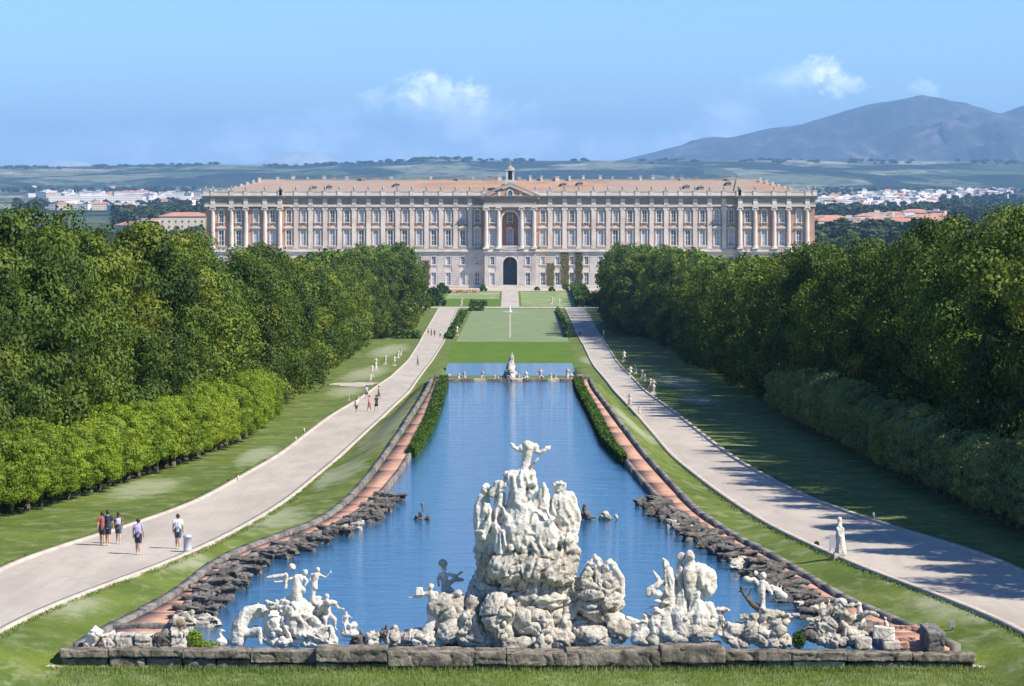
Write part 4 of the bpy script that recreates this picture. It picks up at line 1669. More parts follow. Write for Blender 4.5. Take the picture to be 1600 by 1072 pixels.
def worn(name, boxes, mat, voxel=0.05, amp=0.03, ridged=0.1, freq=1.5, seed=0.0, parent=None, loc=(0, 0, 0), smooth=1):
    """worn masonry or rock from metric boxes (x0,x1,y0,y1,z0,z1[,tilt]) in the parent's space"""
    s = Sculpt(1.0)
    for b in boxes:
        t = b[6] if len(b) > 6 else 0.0
        k = len(s.mb.v)
        s.mb.box(*b[:6])
        if t:
            c = Vector(((b[0] + b[1]) / 2, (b[2] + b[3]) / 2, (b[4] + b[5]) / 2))
            R = Matrix.Rotation(t, 3, Vector((mn.noise(c * 3 + Vector((seed, 0, 0))), 0.6, mn.noise(c * 5)))) if t else None
            for i in range(k, len(s.mb.v)):
                s.mb.v[i] = tuple(c + R @ (Vector(s.mb.v[i]) - c))
    o = s.build(name, mat, voxel, amp, freq, ridged, 0, None, smooth, seed)
    if parent is not None:
        o.parent = parent
    o.location = loc
    return o


# ------------------------------------------------------------------ garden before the palace
def hedge(name, x0, x1, Y0, Y1, h, lb, grp=None, leaf=0.35, dens=5.0, mat='leaf_hedge', zf=None, fx=None):
    """clipped hedge from leaf cards over a solid leafy core"""
    rng = np.random.default_rng(int(abs(x0 * 13 + Y0)))
    zf = zf or (lambda x, y: float(zr(y)))
    A = max(2, int(((x1 - x0) + (Y1 - Y0)) * h * 2 * dens + (x1 - x0) * (Y1 - Y0) * dens))
    u, v = rng.uniform(0, 1, A), rng.uniform(0, 1, A)
    side = rng.integers(0, 4, A)
    P = np.zeros((A, 3))
    N = np.zeros((A, 3))
    yl = Y0 + (Y1 - Y0) * u
    for i in range(A):
        c0, c1 = (fx(yl[i]) if fx else (x0, x1))
        z0 = zf((c0 + c1) / 2, yl[i])
        if side[i] == 0:
            P[i] = (c0, yl[i], z0 + h * v[i]); N[i] = (-1, 0, .4)
        elif side[i] == 1:
            P[i] = (c1, yl[i], z0 + h * v[i]); N[i] = (1, 0, .4)
        elif side[i] == 2:
            P[i] = (c0 + (c1 - c0) * v[i], yl[i], z0 + h); N[i] = (0, 0, 1)
        else:
            y = Y0 if not fx else Y0
            P[i] = (c0 + (c1 - c0) * u[i], Y0, zf(0.5 * (c0 + c1), Y0) + h * v[i]) if (fx is None) else (c0 + (c1 - c0) * v[i], yl[i], z0 + h)
            N[i] = (0, -1 if fx is None else 0, .5)
    P += rng.normal(size=P.shape) * leaf * 0.35
    V, Fc = leaf_cards(P, N + rng.normal(size=N.shape) * .6, leaf, rng)
    b = len(V)
    ys = np.linspace(Y0, Y1, max(2, int((Y1 - Y0) / 4)))
    cv, cf = [], []
    for y in ys:
        c0, c1 = (fx(y) if fx else (x0, x1))
        m = (c1 - c0) * .06
        z0 = zf((c0 + c1) / 2, y)
        cv += [(c0 + m, y, z0 - .2), (c0 + m, y, z0 + h * .95), (c1 - m, y, z0 + h * .95), (c1 - m, y, z0 - .2)]
    for j in range(len(ys) - 1):
        a = b + 4 * j
        for k in range(3):
            cf.append((a + k, a + k + 1, a + k + 5, a + k + 4))
    cf.append((b, b + 1, b + 2, b + 3))
    e = b + 4 * (len(ys) - 1)
    cf.append((e + 3, e + 2, e + 1, e))
    o = link(name, npmesh(name, np.vstack([V, np.array(cv)]), np.vstack([Fc, np.array(cf)]), M[mat]))
    return tag(o, lb, 'hedge', grp)


gx = lambda px, row: road_pt(px, row)
def hrow(pa, pb, row0, row1, h, lb, grp=None):
    xa, Ya = gx(pa, row0)
    xb, _ = gx(pb, row0)
    _, Yb = gx(pa, row1)
    return hedge('hedge', xa, xb, Ya, Yb, h, lb, grp, 0.5, 2.2)


hrow(735, 759, 479.5, 478.0, 1.9, 'short dark hedge on the garden lawn left of the palace path')
hrow(656, 678, 479.5, 476.0, 2.6, 'dark low hedge at the left end of the cross path')
hrow(925, 941, 479.5, 476.5, 2.6, 'dark low hedge at the right end of the cross path')
hrow(735, 754, 486.0, 484.6, 1.2, 'low dark box hedge at the top left of the pale lawn')
for (pa, ra, pb, rb_, w_, lb) in ((907, 480, 896, 453, 2.2, 'dark hedge line running obliquely to the palace, nearer the centre'), (921, 478, 909, 455, 2.2, 'dark hedge line running obliquely to the palace, nearer the right trees')):
    (xa, Ya), (xb, Yb) = gx(pa, ra), gx(pb, rb_)
    hedge('hedge', 0, 0, Ya, Yb, 2.4, lb, None, 0.6, 1.6, fx=lambda y, xa=xa, xb=xb, Ya=Ya, Yb=Yb: (xa + (xb - xa) * (y - Ya) / (Yb - Ya) - 1.1, xa + (xb - xa) * (y - Ya) / (Yb - Ya) + 1.1))
# hedge strips beside the pale lawn
for (p0, p1, q0, q1, lb) in ((697, 530, 722, 488, 'low dark hedge strip along the left side of the pale lawn'),):
    (xa, Ya), (xb, Yb) = gx(p0, p1), gx(q0, q1)
    hedge('hedge', 0, 0, Ya, Yb, 0.7, lb, None, 0.4, 1.6, fx=lambda y, xa=xa, xb=xb, Ya=Ya, Yb=Yb: (xa + (xb - xa) * (y - Ya) / (Yb - Ya) - .4, xa + (xb - xa) * (y - Ya) / (Yb - Ya) + 1.7))
(xa, Ya), (xb, Yb) = gx(888, 528), gx(871, 486)
hedge('hedge', 0, 0, Ya, Yb, 1.1, 'narrow dark hedge along the right edge of the pale lawn', None, 0.35, 3.0, fx=lambda y: (xa + (xb - xa) * (y - Ya) / (Yb - Ya) - .35, xa + (xb - xa) * (y - Ya) / (Yb - Ya) + .35))
(xa2, Ya2), (xb2, Yb2) = gx(623, 529.5), gx(655, 529.5)
hedge('hedge', xa2, xb2, Ya2, Ya2 + 6, 1.6, 'low dark hedge across the grass under the far left trees', None, 0.4, 3)

# rounded shrubs of the garden
shrub_me = [clump_crown('shrub_leaves', M['leaf_hedge'], 2.4, 0.1, lambda t: 1.25 * (min(1, .7 + t)) * (1 - max(0, (t - .3) / .7) ** 2) ** .5 + .05, 40, 24, 0.2, 0.35, 90 + k) for k in range(2)]
for (p, r, s_, lb) in ((664, 458, 1.5, 'round dark shrub before the palace wall at the far left'), (690, 457, 1.5, 'round dark shrub beside the dark gateway left of the palace front'), (697, 459, 1.2, 'small round shrub right of the wall shrubs'),
                       (680, 476, 2.3, 'tall dark conical shrub at the garden corner on the left'), (686, 478, 1.6, 'round shrub beside the conical corner shrub'),
                       (667, 476, 1.5, 'small dark shrub nearest the far left trees'), (930, 478, 2.0, 'round dark shrub at the right garden corner'), (938, 477, 2.0, 'round dark shrub under the far right trees'),
                       (884, 454, 1.0, 'small shrub on the pale lawn before the palace ivy'), (839, 454, .8, 'tiny shrub right of the palace path'), (862, 455, .9, 'small round shrub mid lawn right of the palace path'),
                       (755, 455, 1.0, 'small shrub left of the palace gate')):
    x, Y = gx(p, r)
    o = link('shrub', random.choice(shrub_me), loc=(x, Y, float(zr(Y))), scl=(s_, s_, s_ * random.uniform(.8, 1.2)))
    tag(o, lb, 'shrub')
# flower bed of reddish plants
fb = hedge('flower_bed', *[gx(703, 457.5)[0], gx(745, 457.5)[0]], gx(703, 457.5)[1], gx(703, 455.5)[1], 0.6, 'reddish flower bed before the left palace wall', None, 0.5, 2, mat='brick')
fb['category'] = 'flower bed'

# hedges in the pool
for sgn, fin in ((-1, PL_IN), (1, PR_IN)):
    def fx(y, sgn=sgn, fin=fin):
        w = 0.8 if y > 232 else 0.8 - 0.3 * (232 - y) / 14
        a = abs(float(fin(y)))
        return ((a - w, a - 0.05) if sgn > 0 else (-a + 0.05, -a + w))
    hedge('hedge', 0, 0, 219 if sgn < 0 else 214, 296, 0.62 if sgn > 0 else 0.75, 'leafy green hedge growing along the %s edge of the pool' % ('left' if sgn < 0 else 'right'), None, 0.09, 60, zf=lambda x, y: -HW, fx=fx)

# ------------------------------------------------------------------ front parapet of coping stones
rw = random.Random(8)
par = empty('parapet', (0, YF, -19.95))
tag(par, 'long mossy stone parapet across the near end of the pool', 'parapet')
SC = YF / F                                     # metres per photo pixel at the parapet


def QX(px):
    return (px - CX) * SC


def QZ(row):
    return (R0 - row) * SC


def rough_box(mb, x0, x1, y0, y1, z0, z1, amp, nx=6, ny=2, nz=2, seed=0, m=0):
    """box with a few cuts and worn, uneven faces"""
    idx = {}
    vs, fs = [], []

    def V(i, j, k):
        key = (i, j, k)
        if key not in idx:
            p = Vector((x0 + (x1 - x0) * i / nx, y0 + (y1 - y0) * j / ny, z0 + (z1 - z0) * k / nz))
            c = Vector(((x0 + x1) / 2, (y0 + y1) / 2, (z0 + z1) / 2))
            ex = (i in (0, nx)) + (j in (0, ny)) + (k in (0, nz))
            if ex >= 2:
                p += (c - p).normalized() * amp * (0.8 if ex == 2 else 1.4)
            q = p * 1.9 + Vector((seed * 3.1, 0, seed))
            p += Vector((mn.noise(q), mn.noise(q + Vector((7, 3, 1))), mn.noise(q + Vector((2, 9, 5))))) * amp
            idx[key] = len(vs)
            vs.append(tuple(p))
        return idx[key]
    for i in range(nx):
        for j in range(ny):
            fs.append((V(i, j, 0), V(i, j + 1, 0), V(i + 1, j + 1, 0), V(i + 1, j, 0)))
            fs.append((V(i, j, nz), V(i + 1, j, nz), V(i + 1, j + 1, nz), V(i, j + 1, nz)))
    for i in range(nx):
        for k in range(nz):
            fs.append((V(i, 0, k), V(i + 1, 0, k), V(i + 1, 0, k + 1), V(i, 0, k + 1)))
            fs.append((V(i, ny, k), V(i, ny, k + 1), V(i + 1, ny, k + 1), V(i + 1, ny, k)))
    for j in range(ny):
        for k in range(nz):
            fs.append((V(0, j, k), V(0, j, k + 1), V(0, j + 1, k + 1), V(0, j + 1, k)))
            fs.append((V(nx, j, k), V(nx, j + 1, k), V(nx, j + 1, k + 1), V(nx, j, k + 1)))
    mb.add(vs, fs, m)


# (left px, right px, top row, bottom row, y offset)
cop = [(95, 170, 1013, 1026, 0), (171, 285, 1013, 1026, 0), (286, 392, 1014, 1028, -.05), (393, 494, 1016, 1034, -.1), (495, 606, 1008, 1030, -.45), (607, 742, 1012, 1037, -.45),
       (743, 790, 1014, 1034, -.5), (791, 884, 1016, 1037, -.5), (885, 1030, 1011, 1036, -.45), (1031, 1130, 1008, 1032, -.45), (1131, 1235, 1015, 1030, -.15), (1236, 1322, 1017, 1031, -.1),
       (1323, 1424, 1018, 1032, 0), (1425, 1521, 1020, 1033, 0)]
for i, (a, b, t, bt, yo) in enumerate(cop):
    dz = rw.uniform(-.03, .03)
    worn('coping_stone', [(QX(a) - 0.02, QX(b) + 0.02, -0.35 + yo, 0.55, QZ(bt) + 19.95 + dz, QZ(t) + 19.95 + dz)], M['wall_stone'], 0.045, 0.035, 0.10, 1.2, i * 1.7, par)
    n = max(1, int((b - a) / 52))
    for k in range(n):
        p0_, p1_ = a + (b - a) * k / n, a + (b - a) * (k + 1) / n
        worn('base_stone', [(QX(p0_) + 0.03, QX(p1_) - 0.01, -0.17 + yo + rw.uniform(-.09, .03), 0.4, -0.35, QZ(bt) + 19.95 + dz - 0.03)],
             M['wall_stone'] if rw.random() < .5 else (M['tufa'] if rw.random() < .5 else M['rock']), 0.05, 0.05, 0.14, 1.6, i * 5.3 + k, par)
for (a, b) in ((62, 98), (1515, 1556)):
    mb = MB()
    s = -1 if a < 500 else 1
    worn('slab', [(QX(a), QX(b), -0.5, 0.45, -0.2, 0.14, .1)], M['rock'], 0.045, 0.04, 0.12, 1.5, a, par)

# corner basin at the left with its rounded rim; trough at the right
cb = empty('corner_basin', (QX(230), YF + 1.4, -19.5))
tag(cb, 'broken stone corner basin with round rim beside the left parapet end', 'stone basin')
def local(mb_pts, o):
    return mb_pts
ox, oy, oz = cb.location
def CBX(px): return QX(px) - ox
def CBZ(row): return QZ(row) - oz
worn('rail', [(CBX(170), CBX(285), -0.1, 0.30, CBZ(990), CBZ(982))], M['curb_dark'], 0.035, 0.02, 0.06, 2, 3, cb)
for k, (a, b) in enumerate(((178, 206), (208, 238), (239, 266), (267, 288))):
    worn('block', [(CBX(a), CBX(b), -0.9, -0.1, CBZ(1016), CBZ(994 + k))], M['rock'] if k != 2 else M['tufa'], 0.04, 0.05, 0.15, 2, k + 20, cb)
for k, (a, b, t) in enumerate(((134, 150, 984), (156, 180, 990))):
    worn('rounded_stone', [(CBX(a), CBX(b), -0.9, -0.2, CBZ(1016), CBZ(t + 3), .5 - k * .9)], M['marble'], 0.04, 0.05, 0.12, 2, k + 60, cb, smooth=5)
worn('pier', [(CBX(264), CBX(288), -1.0, 0.25, CBZ(1018), CBZ(990)), (CBX(260), CBX(278), -0.4, 0.9, CBZ(1000), CBZ(972), .3), (CBX(276), CBX(294), 0.4, 1.6, CBZ(990), CBZ(968), -.2)], M['rock'], 0.045, 0.07, 0.2, 1.8, 31, cb)
rb2 = empty('corner_trough', (QX(1420), YF + 1.3, -19.5))
tag(rb2, 'terracotta trough with stone slabs at the right parapet end', 'stone trough')
ox, oy, oz = rb2.location
for (a, b, r0_, r1_, y0_, y1_, mt, nm) in ((1396, 1440, 993, 985, 0.0, 0.25, 'brick', 'rail'), (1398, 1436, 1008, 1000, -.5, -.2, 'brick', 'rail'), (1368, 1402, 1004, 984, -.7, -.1, 'marble', 'slab'),
                                           (1382, 1408, 1018, 1005, -.9, -.4, 'rock', 'block'), (1452, 1478, 1020, 990, -1.0, 1.8, 'curb_dark', 'curb'), (1340, 1364, 1018, 1000, -.9, -.2, 'rock', 'block'),
                                           (1405, 1424, 1018, 1006, -.8, -.3, 'brick', 'block')):
    worn(nm, [(CBX(a), CBX(b), y0_, y1_, CBZ(r0_), CBZ(r1_), .12 if nm == 'slab' else 0)], M[mt], 0.035, 0.03, 0.10, 2, a * .1, rb2)

# ------------------------------------------------------------------ rocks stepping along the pool
def rock_block_mesh(seed):
    r = random.Random(seed)
    bx = [(-.42, .40, -.40, .42, -.75, .22, r.uniform(-.2, .2))]
    bx.append((-.56, .52, -.50, .38, .16, .36, r.uniform(-.22, .22)))
    for k in range(3):
        x, y, w = r.uniform(-.4, .3), r.uniform(-.45, .3), r.uniform(.18, .34)
        z = r.uniform(-.4, .3)
        bx.append((x - w, x + w, y - w * .8, y + w * .8, z - w * .5, z + w * .4, r.uniform(-.6, .6)))
    o = worn('rock_block', bx, M['tufa'], 0.05, 0.07, 0.22, 2.6, seed * 3.1)
    me = o.data
    bpy.data.objects.remove(o, do_unlink=True)
    return me


rb_me = [rock_block_mesh(k) for k in range(7)]
rb_light = []
for me in rb_me[:3]:
    c = me.copy()
    c.materials[0] = M['rock']
    rb_light.append(c)
for sgn, fin, lab in ((-1, PL_IN, 'left'), (1, PR_IN, 'right')):
    root = empty('rock_edging', (0, 0, 0))
    tag(root, 'jagged dark tufa rocks stepping into the water along the %s bank' % lab, 'rock edging')
    Y = 138.0 if sgn < 0 else 135.0
    k = 0
    while Y < 191:
        big = 1.0 if Y < 172 else 0.8
        base_rot = 0.35 * sgn * rw.uniform(.4, 1.3)

        def rk(off, dy, sx, sy, sz, dz, light=False):
            link('rock', rw.choice(rb_light if light else rb_me), root, loc=(float(fin(Y + dy)) - sgn * off, Y + dy, -HW + dz),
                 rot=(rw.uniform(-.1, .1), rw.uniform(-.1, .1), base_rot + rw.uniform(-.2, .2) + (math.pi if rw.random() < .5 else 0)), scl=(sx * big, sy * big, sz))
        rk(0.5, 0.0, rw.uniform(1.3, 1.6), rw.uniform(.75, .95), rw.uniform(.8, 1.0), 0.16)
        rk(rw.uniform(1.15, 1.45), rw.uniform(-.3, .2), rw.uniform(1.0, 1.4), rw.uniform(.6, .8), rw.uniform(.75, 1.0), 0.12, rw.random() < .12)
        if k % 2:
            rk(0.4, 1.0, rw.uniform(.8, 1.2), rw.uniform(.5, .7), rw.uniform(.6, .8), 0.08, rw.random() < .2)
        if k % 3 == 0:
            rk(0.7, -.9, .7, .6, .8, 0.05, rw.random() < .3)
        Y += rw.uniform(2.6, 3.4)
        k += 1
def figure(s, hip, H, lean=(0, 0), armL=None, armR=None, legs='sit', head=(0, 0), dy=0, face=1, drape=True, wide=1.0):
    """a carved person in pixels: hip=(x,row), H full body height; arms as lists of (dx,drow) from the shoulder"""
    u = H / 7.5
    x, r = hip
    sx, sr = x + lean[0], r - 2.55 * u + lean[1]
    s.chain([(x, r, dy, .72 * u * wide), (x * .5 + sx * .5, r * .5 + sr * .5, dy, .55 * u * wide), (sx, sr + .25 * u, dy, .72 * u * wide)], 6)
    s.cap((sx - .75 * u * wide, sr, dy), (sx + .75 * u * wide, sr, dy), .36 * u, .36 * u)
    hx, hr = sx + head[0] * u, sr - .95 * u + head[1] * u
    s.cap((sx, sr - .1 * u, dy), (hx, hr + .2 * u, dy), .27 * u, .25 * u)
    s.ball(hx, hr, .5 * u, dy, (.84, .95, 1.12), 7)
    s.ball(hx + face * .42 * u, hr + .05 * u, .13 * u, dy - .25 * u)
    s.ball(hx - face * .12 * u, hr - .18 * u, .46 * u, dy + .1 * u, (1, 1, .8))
    for sd, arm in ((-1, armL), (1, armR)):
        if not arm:
            arm = [(sd * .45, 1.3), (sd * .1, 2.3)]
        px_, pr = sx + sd * .8 * u * wide, sr
        pts = [(px_, pr, dy, .30 * u)]
        for i, (a, b) in enumerate(arm):
            pts.append((px_ + a * u, pr + b * u, dy - .25 * u * i, (.24 if i == 0 else .17) * u))
        s.chain(pts)
        e = pts[-1]
        p = pts[-2]
        l = math.hypot(e[0] - p[0], e[1] - p[1]) + 1e-6
        dx_, dr_ = (e[0] - p[0]) / l, (e[1] - p[1]) / l
        s.ball(e[0] + dx_ * .12 * u, e[1] + dr_ * .12 * u, .24 * u, e[2], (1, .6, 1))
        for q in (-.5, -.15, .2, .55):
            s.cap((e[0] + dx_ * .2 * u - dr_ * q * .3 * u, e[1] + dr_ * .2 * u + dx_ * q * .3 * u, e[2]),
                  (e[0] + dx_ * .55 * u - dr_ * q * .45 * u, e[1] + dr_ * .55 * u + dx_ * q * .45 * u, e[2]), .075 * u, .06 * u, 4)
    if legs == 'sit':
        for sd in (-1, 1):
            s.chain([(x + sd * .4 * u, r, dy, .5 * u), (x + sd * .9 * u + face * .5 * u, r + .35 * u, dy - 1.6 * u, .4 * u), (x + sd * .8 * u + face * .6 * u, r + 2.1 * u, dy - 1.4 * u, .25 * u),
                     (x + sd * .9 * u + face * .9 * u, r + 2.3 * u, dy - 1.9 * u, .2 * u)])
    elif legs == 'stand':
        for sd in (-1, 1):
            s.chain([(x + sd * .38 * u, r, dy, .5 * u), (x + sd * .45 * u, r + 1.9 * u, dy - .2 * u, .33 * u), (x + sd * .5 * u, r + 3.6 * u, dy, .2 * u), (x + sd * .6 * u, r + 3.75 * u, dy - .5 * u, .2 * u)])
    elif legs == 'robe':
        s.chain([(x, r, dy, .8 * u), (x + .1 * u, r + 2 * u, dy, 1.05 * u), (x, r + 3.7 * u, dy, 1.3 * u)])
    elif legs == 'kneel':
        s.chain([(x, r, dy, .6 * u), (x + face * 1.2 * u, r + .9 * u, dy - .3 * u, .42 * u), (x + face * .6 * u, r + 1.9 * u, dy, .3 * u), (x - face * .6 * u, r + 2.0 * u, dy, .25 * u)])
        s.chain([(x, r, dy, .6 * u), (x - face * .4 * u, r + 1.5 * u, dy, .5 * u), (x - face * 1.2 * u, r + 2.0 * u, dy, .3 * u)])
    if drape:
        s.chain([(sx - .5 * u, sr + .3 * u, dy + .3 * u, .35 * u), (x, r - .5 * u, dy, .55 * u), (x + .9 * u, r + .3 * u, dy, .55 * u)])


def horse_fish(s, x, row, k, face=1, dy=0):
    """rearing sea beast: haunch, arched neck, muzzle, forelegs, coiled tail"""
    f = face
    s.chain([(x - 26 * k * f, row, dy, 15 * k), (x - 22 * k * f, row - 26 * k, dy, 14 * k), (x - 8 * k * f, row - 50 * k, dy, 12 * k), (x + 8 * k * f, row - 56 * k, dy, 9.5 * k),
             (x + 22 * k * f, row - 52 * k, dy, 8 * k), (x + 27 * k * f, row - 42 * k, dy, 5.5 * k)], 7)
    s.cap((x - 20 * k * f, row - 12 * k, dy), (x + 8 * k * f, row - 14 * k, dy - 5), 10 * k, 8 * k)
    s.chain([(x + 4 * k * f, row - 16 * k, dy - 6, 7 * k), (x + 16 * k * f, row - 22 * k, dy - 12, 5 * k), (x + 17 * k * f, row + 4 * k, dy - 12, 4 * k)])
    s.cap((x + 14 * k * f, row - 60 * k, dy), (x + 12 * k * f, row - 68 * k, dy), 2.5 * k, 1 * k)
    for i in range(5):
        s.ball(x - (2 + i * 4.5) * k * f, row - (58 - i * i * 1.6) * k, 4 * k, dy)


def clutter(s, x0, x1, r0, r1, n, rad, seed, dy=-4):
    """broken shells, fins and limbs heaped over a carved mound"""
    q = random.Random(seed)
    for i in range(n):
        x, r = q.uniform(x0, x1), q.uniform(r0, r1)
        if q.random() < .5:
            a = q.uniform(0, 6.28)
            L = rad * q.uniform(1.2, 2.6)
            s.chain([(x, r, dy, rad * q.uniform(.4, .8)), (x + L * math.cos(a), r - abs(L * math.sin(a)) * .7, dy - q.uniform(0, 8), rad * .4), (x + L * 1.5 * math.cos(a + .7), r - abs(L * 1.2 * math.sin(a + .5)), dy - q.uniform(0, 6), rad * .25)])
        else:
            s.ball(x, r, rad * q.uniform(.6, 1.2), dy - q.uniform(-6, 8), (q.uniform(.7, 1.5), 1, q.uniform(.6, 1.1)))


YD = YF + 1.6                                   # the carved groups stand behind the parapet
cg = empty('fountain_group', (0, YD + 0.8, -19.9))
tag(cg, 'tall white marble group of draped figures on a craggy rock mound, centre of the fountain', 'sculpture')

# mound of boulders
def boulder(pts, name='boulder', mat='rock', amp=0.17, rid=0.24, vox=0.045, parent=cg, seed=0, freq=1.1):
    s = Sculpt(YD)
    for (x, r, dy, rad, sc) in pts:
        s.ball(x, r, rad, dy, sc, 8)
    return s.build(name, M[mat], vox, amp, freq, rid, 0, parent, 1, seed)


boulder([(830, 960, 40, 62, (1.5, 1, 1)), (770, 935, 45, 34, (1.2, 1, 1.4)), (770, 985, 20, 34, (1.3, 1, 1)), (900, 990, 20, 34, (1.5, 1, .8)), (860, 935, 35, 40, (1.2, 1, 1))], 'rock_base', seed=1, amp=0.16, rid=0.5)
boulder([(693, 952, 8, 25, (1.1, 1, 1.1)), (700, 985, 4, 24, (1.0, 1, 1.1)), (715, 940, 8, 12, (.8, 1, 1.4))], seed=2, mat='rock')
boulder([(738, 945, 12, 18, (.8, 1, 1.5)), (735, 985, 0, 26, (.95, 1, 1.25)), (756, 1000, -4, 18, (1, 1, 1))], seed=3)
boulder([(655, 1000, 4, 26, (1.4, 1, .75)), (628, 1003, 4, 14, (1.2, 1, .8))], seed=4)
boulder([(778, 955, -14, 30, (1.0, .9, 1.1)), (785, 985, -14, 20, (.8, 1, 1.3)), (793, 1005, -18, 14, (1, 1, .9))], seed=5, amp=.09, rid=.32, name='boulder')
boulder([(825, 968, -12, 22, (1.5, .8, 1.1)), (848, 978, -14, 20, (.9, .8, 1.4)), (812, 952, -10, 12, (1.2, .8, .8))], seed=6, amp=.08, rid=.30)
boulder([(812, 1004, -20, 18, (1.5, .8, .7)), (845, 1003, -20, 18, (1.0, .8, .8))], seed=7)
boulder([(877, 998, -14, 20, (1.1, .8, 1)), (880, 975, -6, 16, (.8, .8, 1))], seed=8)
boulder([(852, 935, -2, 22, (2.0, .9, .55)), (812, 940, 0, 10, (2.0, .8, .5))], seed=9, name='ledge')
boulder([(935, 932, 12, 40, (1.0, .9, 1.0)), (905, 925, 18, 22, (.8, .9, 1.2)), (960, 925, 10, 16, (.7, .8, 1.7)), (930, 905, 12, 26, (1.2, .8, .7))], seed=10, rid=.42)
boulder([(925, 992, -6, 22, (1.3, .8, .9)), (905, 1002, -10, 12, (1, .8, 1)), (945, 1000, -10, 13, (1, .8, 1))], seed=11)
boulder([(968, 985, -2, 20, (1.1, .8, 1)), (960, 965, 2, 12, (1.4, .8, .8))], seed=12)

# pedestal rock under the figures
s = Sculpt(YD)
s.chain([(835, 905, 20, 40), (835, 870, 20, 46), (842, 850, 22, 44)], 8)
s.chain([(880, 900, 8, 18), (884, 862, 10, 20), (878, 845, 12, 20)], 8)
s.chain([(765, 900, 26, 20), (762, 865, 26, 22), (772, 845, 22, 24)], 8)
s.ball(800, 888, 30, 0, (1.2, .8, .9))
s.ball(850, 885, 34, -8, (1.3, .7, .9))
s.cap((790, 920, 0), (890, 905, -4), 9, 8)
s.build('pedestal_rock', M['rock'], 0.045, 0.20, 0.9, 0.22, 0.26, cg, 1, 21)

# seated draped figure in the middle, turned to the pool
s = Sculpt(YD)
s.chain([(818, 842, 14, 30), (815, 815, 14, 27), (812, 790, 14, 20), (812, 765, 14, 14), (817, 748, 14, 15)], 8)
s.cap((793, 744, 12), (828, 742, 14), 6, 9)
s.chain([(793, 743, 10, 5), (800, 748, 8, 8), (806, 775, 6, 7), (820, 782, 0, 5)])
s.chain([(830, 748, 12, 8), (834, 765, 8, 6), (826, 776, 2, 5)])
s.ball(829, 744, 8, 10, (.9, .9, 1))
s.ball(833, 756, 7, 6)
s.chain([(815, 820, 8, 24), (792, 838, 4, 18), (780, 856, 0, 12)], 7)
s.chain([(835, 815, 8, 20), (850, 832, 4, 20), (868, 840, 0, 14)], 7)
s.chain([(800, 800, 4, 10), (795, 830, -4, 9), (818, 858, -8, 9)])
s.chain([(772, 842, 24, 22), (815, 830, 24, 28), (882, 842, 24, 22)], 8)
s.chain([(785, 838, 20, 16), (790, 808, 22, 13), (803, 790, 18, 8)], 7)
clutter(s, 790, 885, 825, 850, 6, 12, 13, -4)
s.build('draped_figure', M['marble'], 0.038, 0.03, 2.5, 0.03, 0.22, cg, 2, 5)

# small figure standing on its shoulders, arms spread
s = Sculpt(YD)
s.chain([(819, 738, 14, 8), (822, 722, 14, 7.5), (824, 708, 14, 9), (826, 700, 14, 10), (824, 698, 14, 9)], 7)
s.cap((815, 702, 14), (836, 700, 14), 6.5, 6.5)
s.ball(824, 696, 6.5, 13, (1.1, 1, .8))
s.chain([(814, 702, 14, 4.5), (808, 703, 12, 3.6), (802, 699, 10, 3.2)])
s.ball(801, 697, 3.8, 10, (1, .8, 1.1))
s.chain([(836, 700, 14, 5), (838, 707, 12, 4), (846, 708, 9, 3.3), (854, 702, 8, 3.2)])
s.ball(855, 701, 4.0, 8, (1.1, .8, .9))
s.chain([(830, 730, 10, 3), (836, 722, 6, 2.2), (841, 717, 5, 1.5)])
for q in (-1.6, 0, 1.6):
    s.cap((857, 701 + q, 8), (860, 699 + q * 1.3, 8), 1.1, .8, 4)
    s.cap((800, 696 + q, 10), (797.5, 694 + q * 1.3, 10), 1.1, .8, 4)
s.build('small_figure', M['marble'], 0.026, 0.01, 4, 0, 0.03, cg, 1, 3)

# winged cloak on the right with a head above it
s = Sculpt(YD)
s.chain([(846, 835, 14, 18), (852, 800, 16, 14), (851, 775, 16, 8), (850, 758, 16, 3.5)], 8)
s.chain([(842, 820, 16, 10), (840, 790, 16, 8), (846, 770, 16, 4)], 7)
s.build('wing', M['marble'], 0.036, 0.02, 2, 0.03, 0.16, cg, 1, 9)
s = Sculpt(YD)
s.chain([(882, 838, 16, 20), (884, 805, 18, 21), (880, 782, 18, 15), (875, 775, 18, 9)], 8)
s.chain([(866, 835, 8, 10), (864, 800, 8, 8), (868, 778, 12, 6)])
s.chain([(898, 830, 14, 7), (902, 800, 16, 7), (893, 776, 18, 6)])
s.ball(875, 764, 9.5, 16, (.95, 1, 1.0), 8)
for k in range(9):
    a = k * 0.7
    s.ball(875 + 8 * math.cos(a), 762 - abs(6 * math.sin(a)), 3.2, 14 - 5 * (k % 2))
s.ball(871, 768, 2, 6)
s.build('cloaked_figure', M['marble'], 0.036, 0.03, 2, 0.05, 0.24, cg, 1, 14)

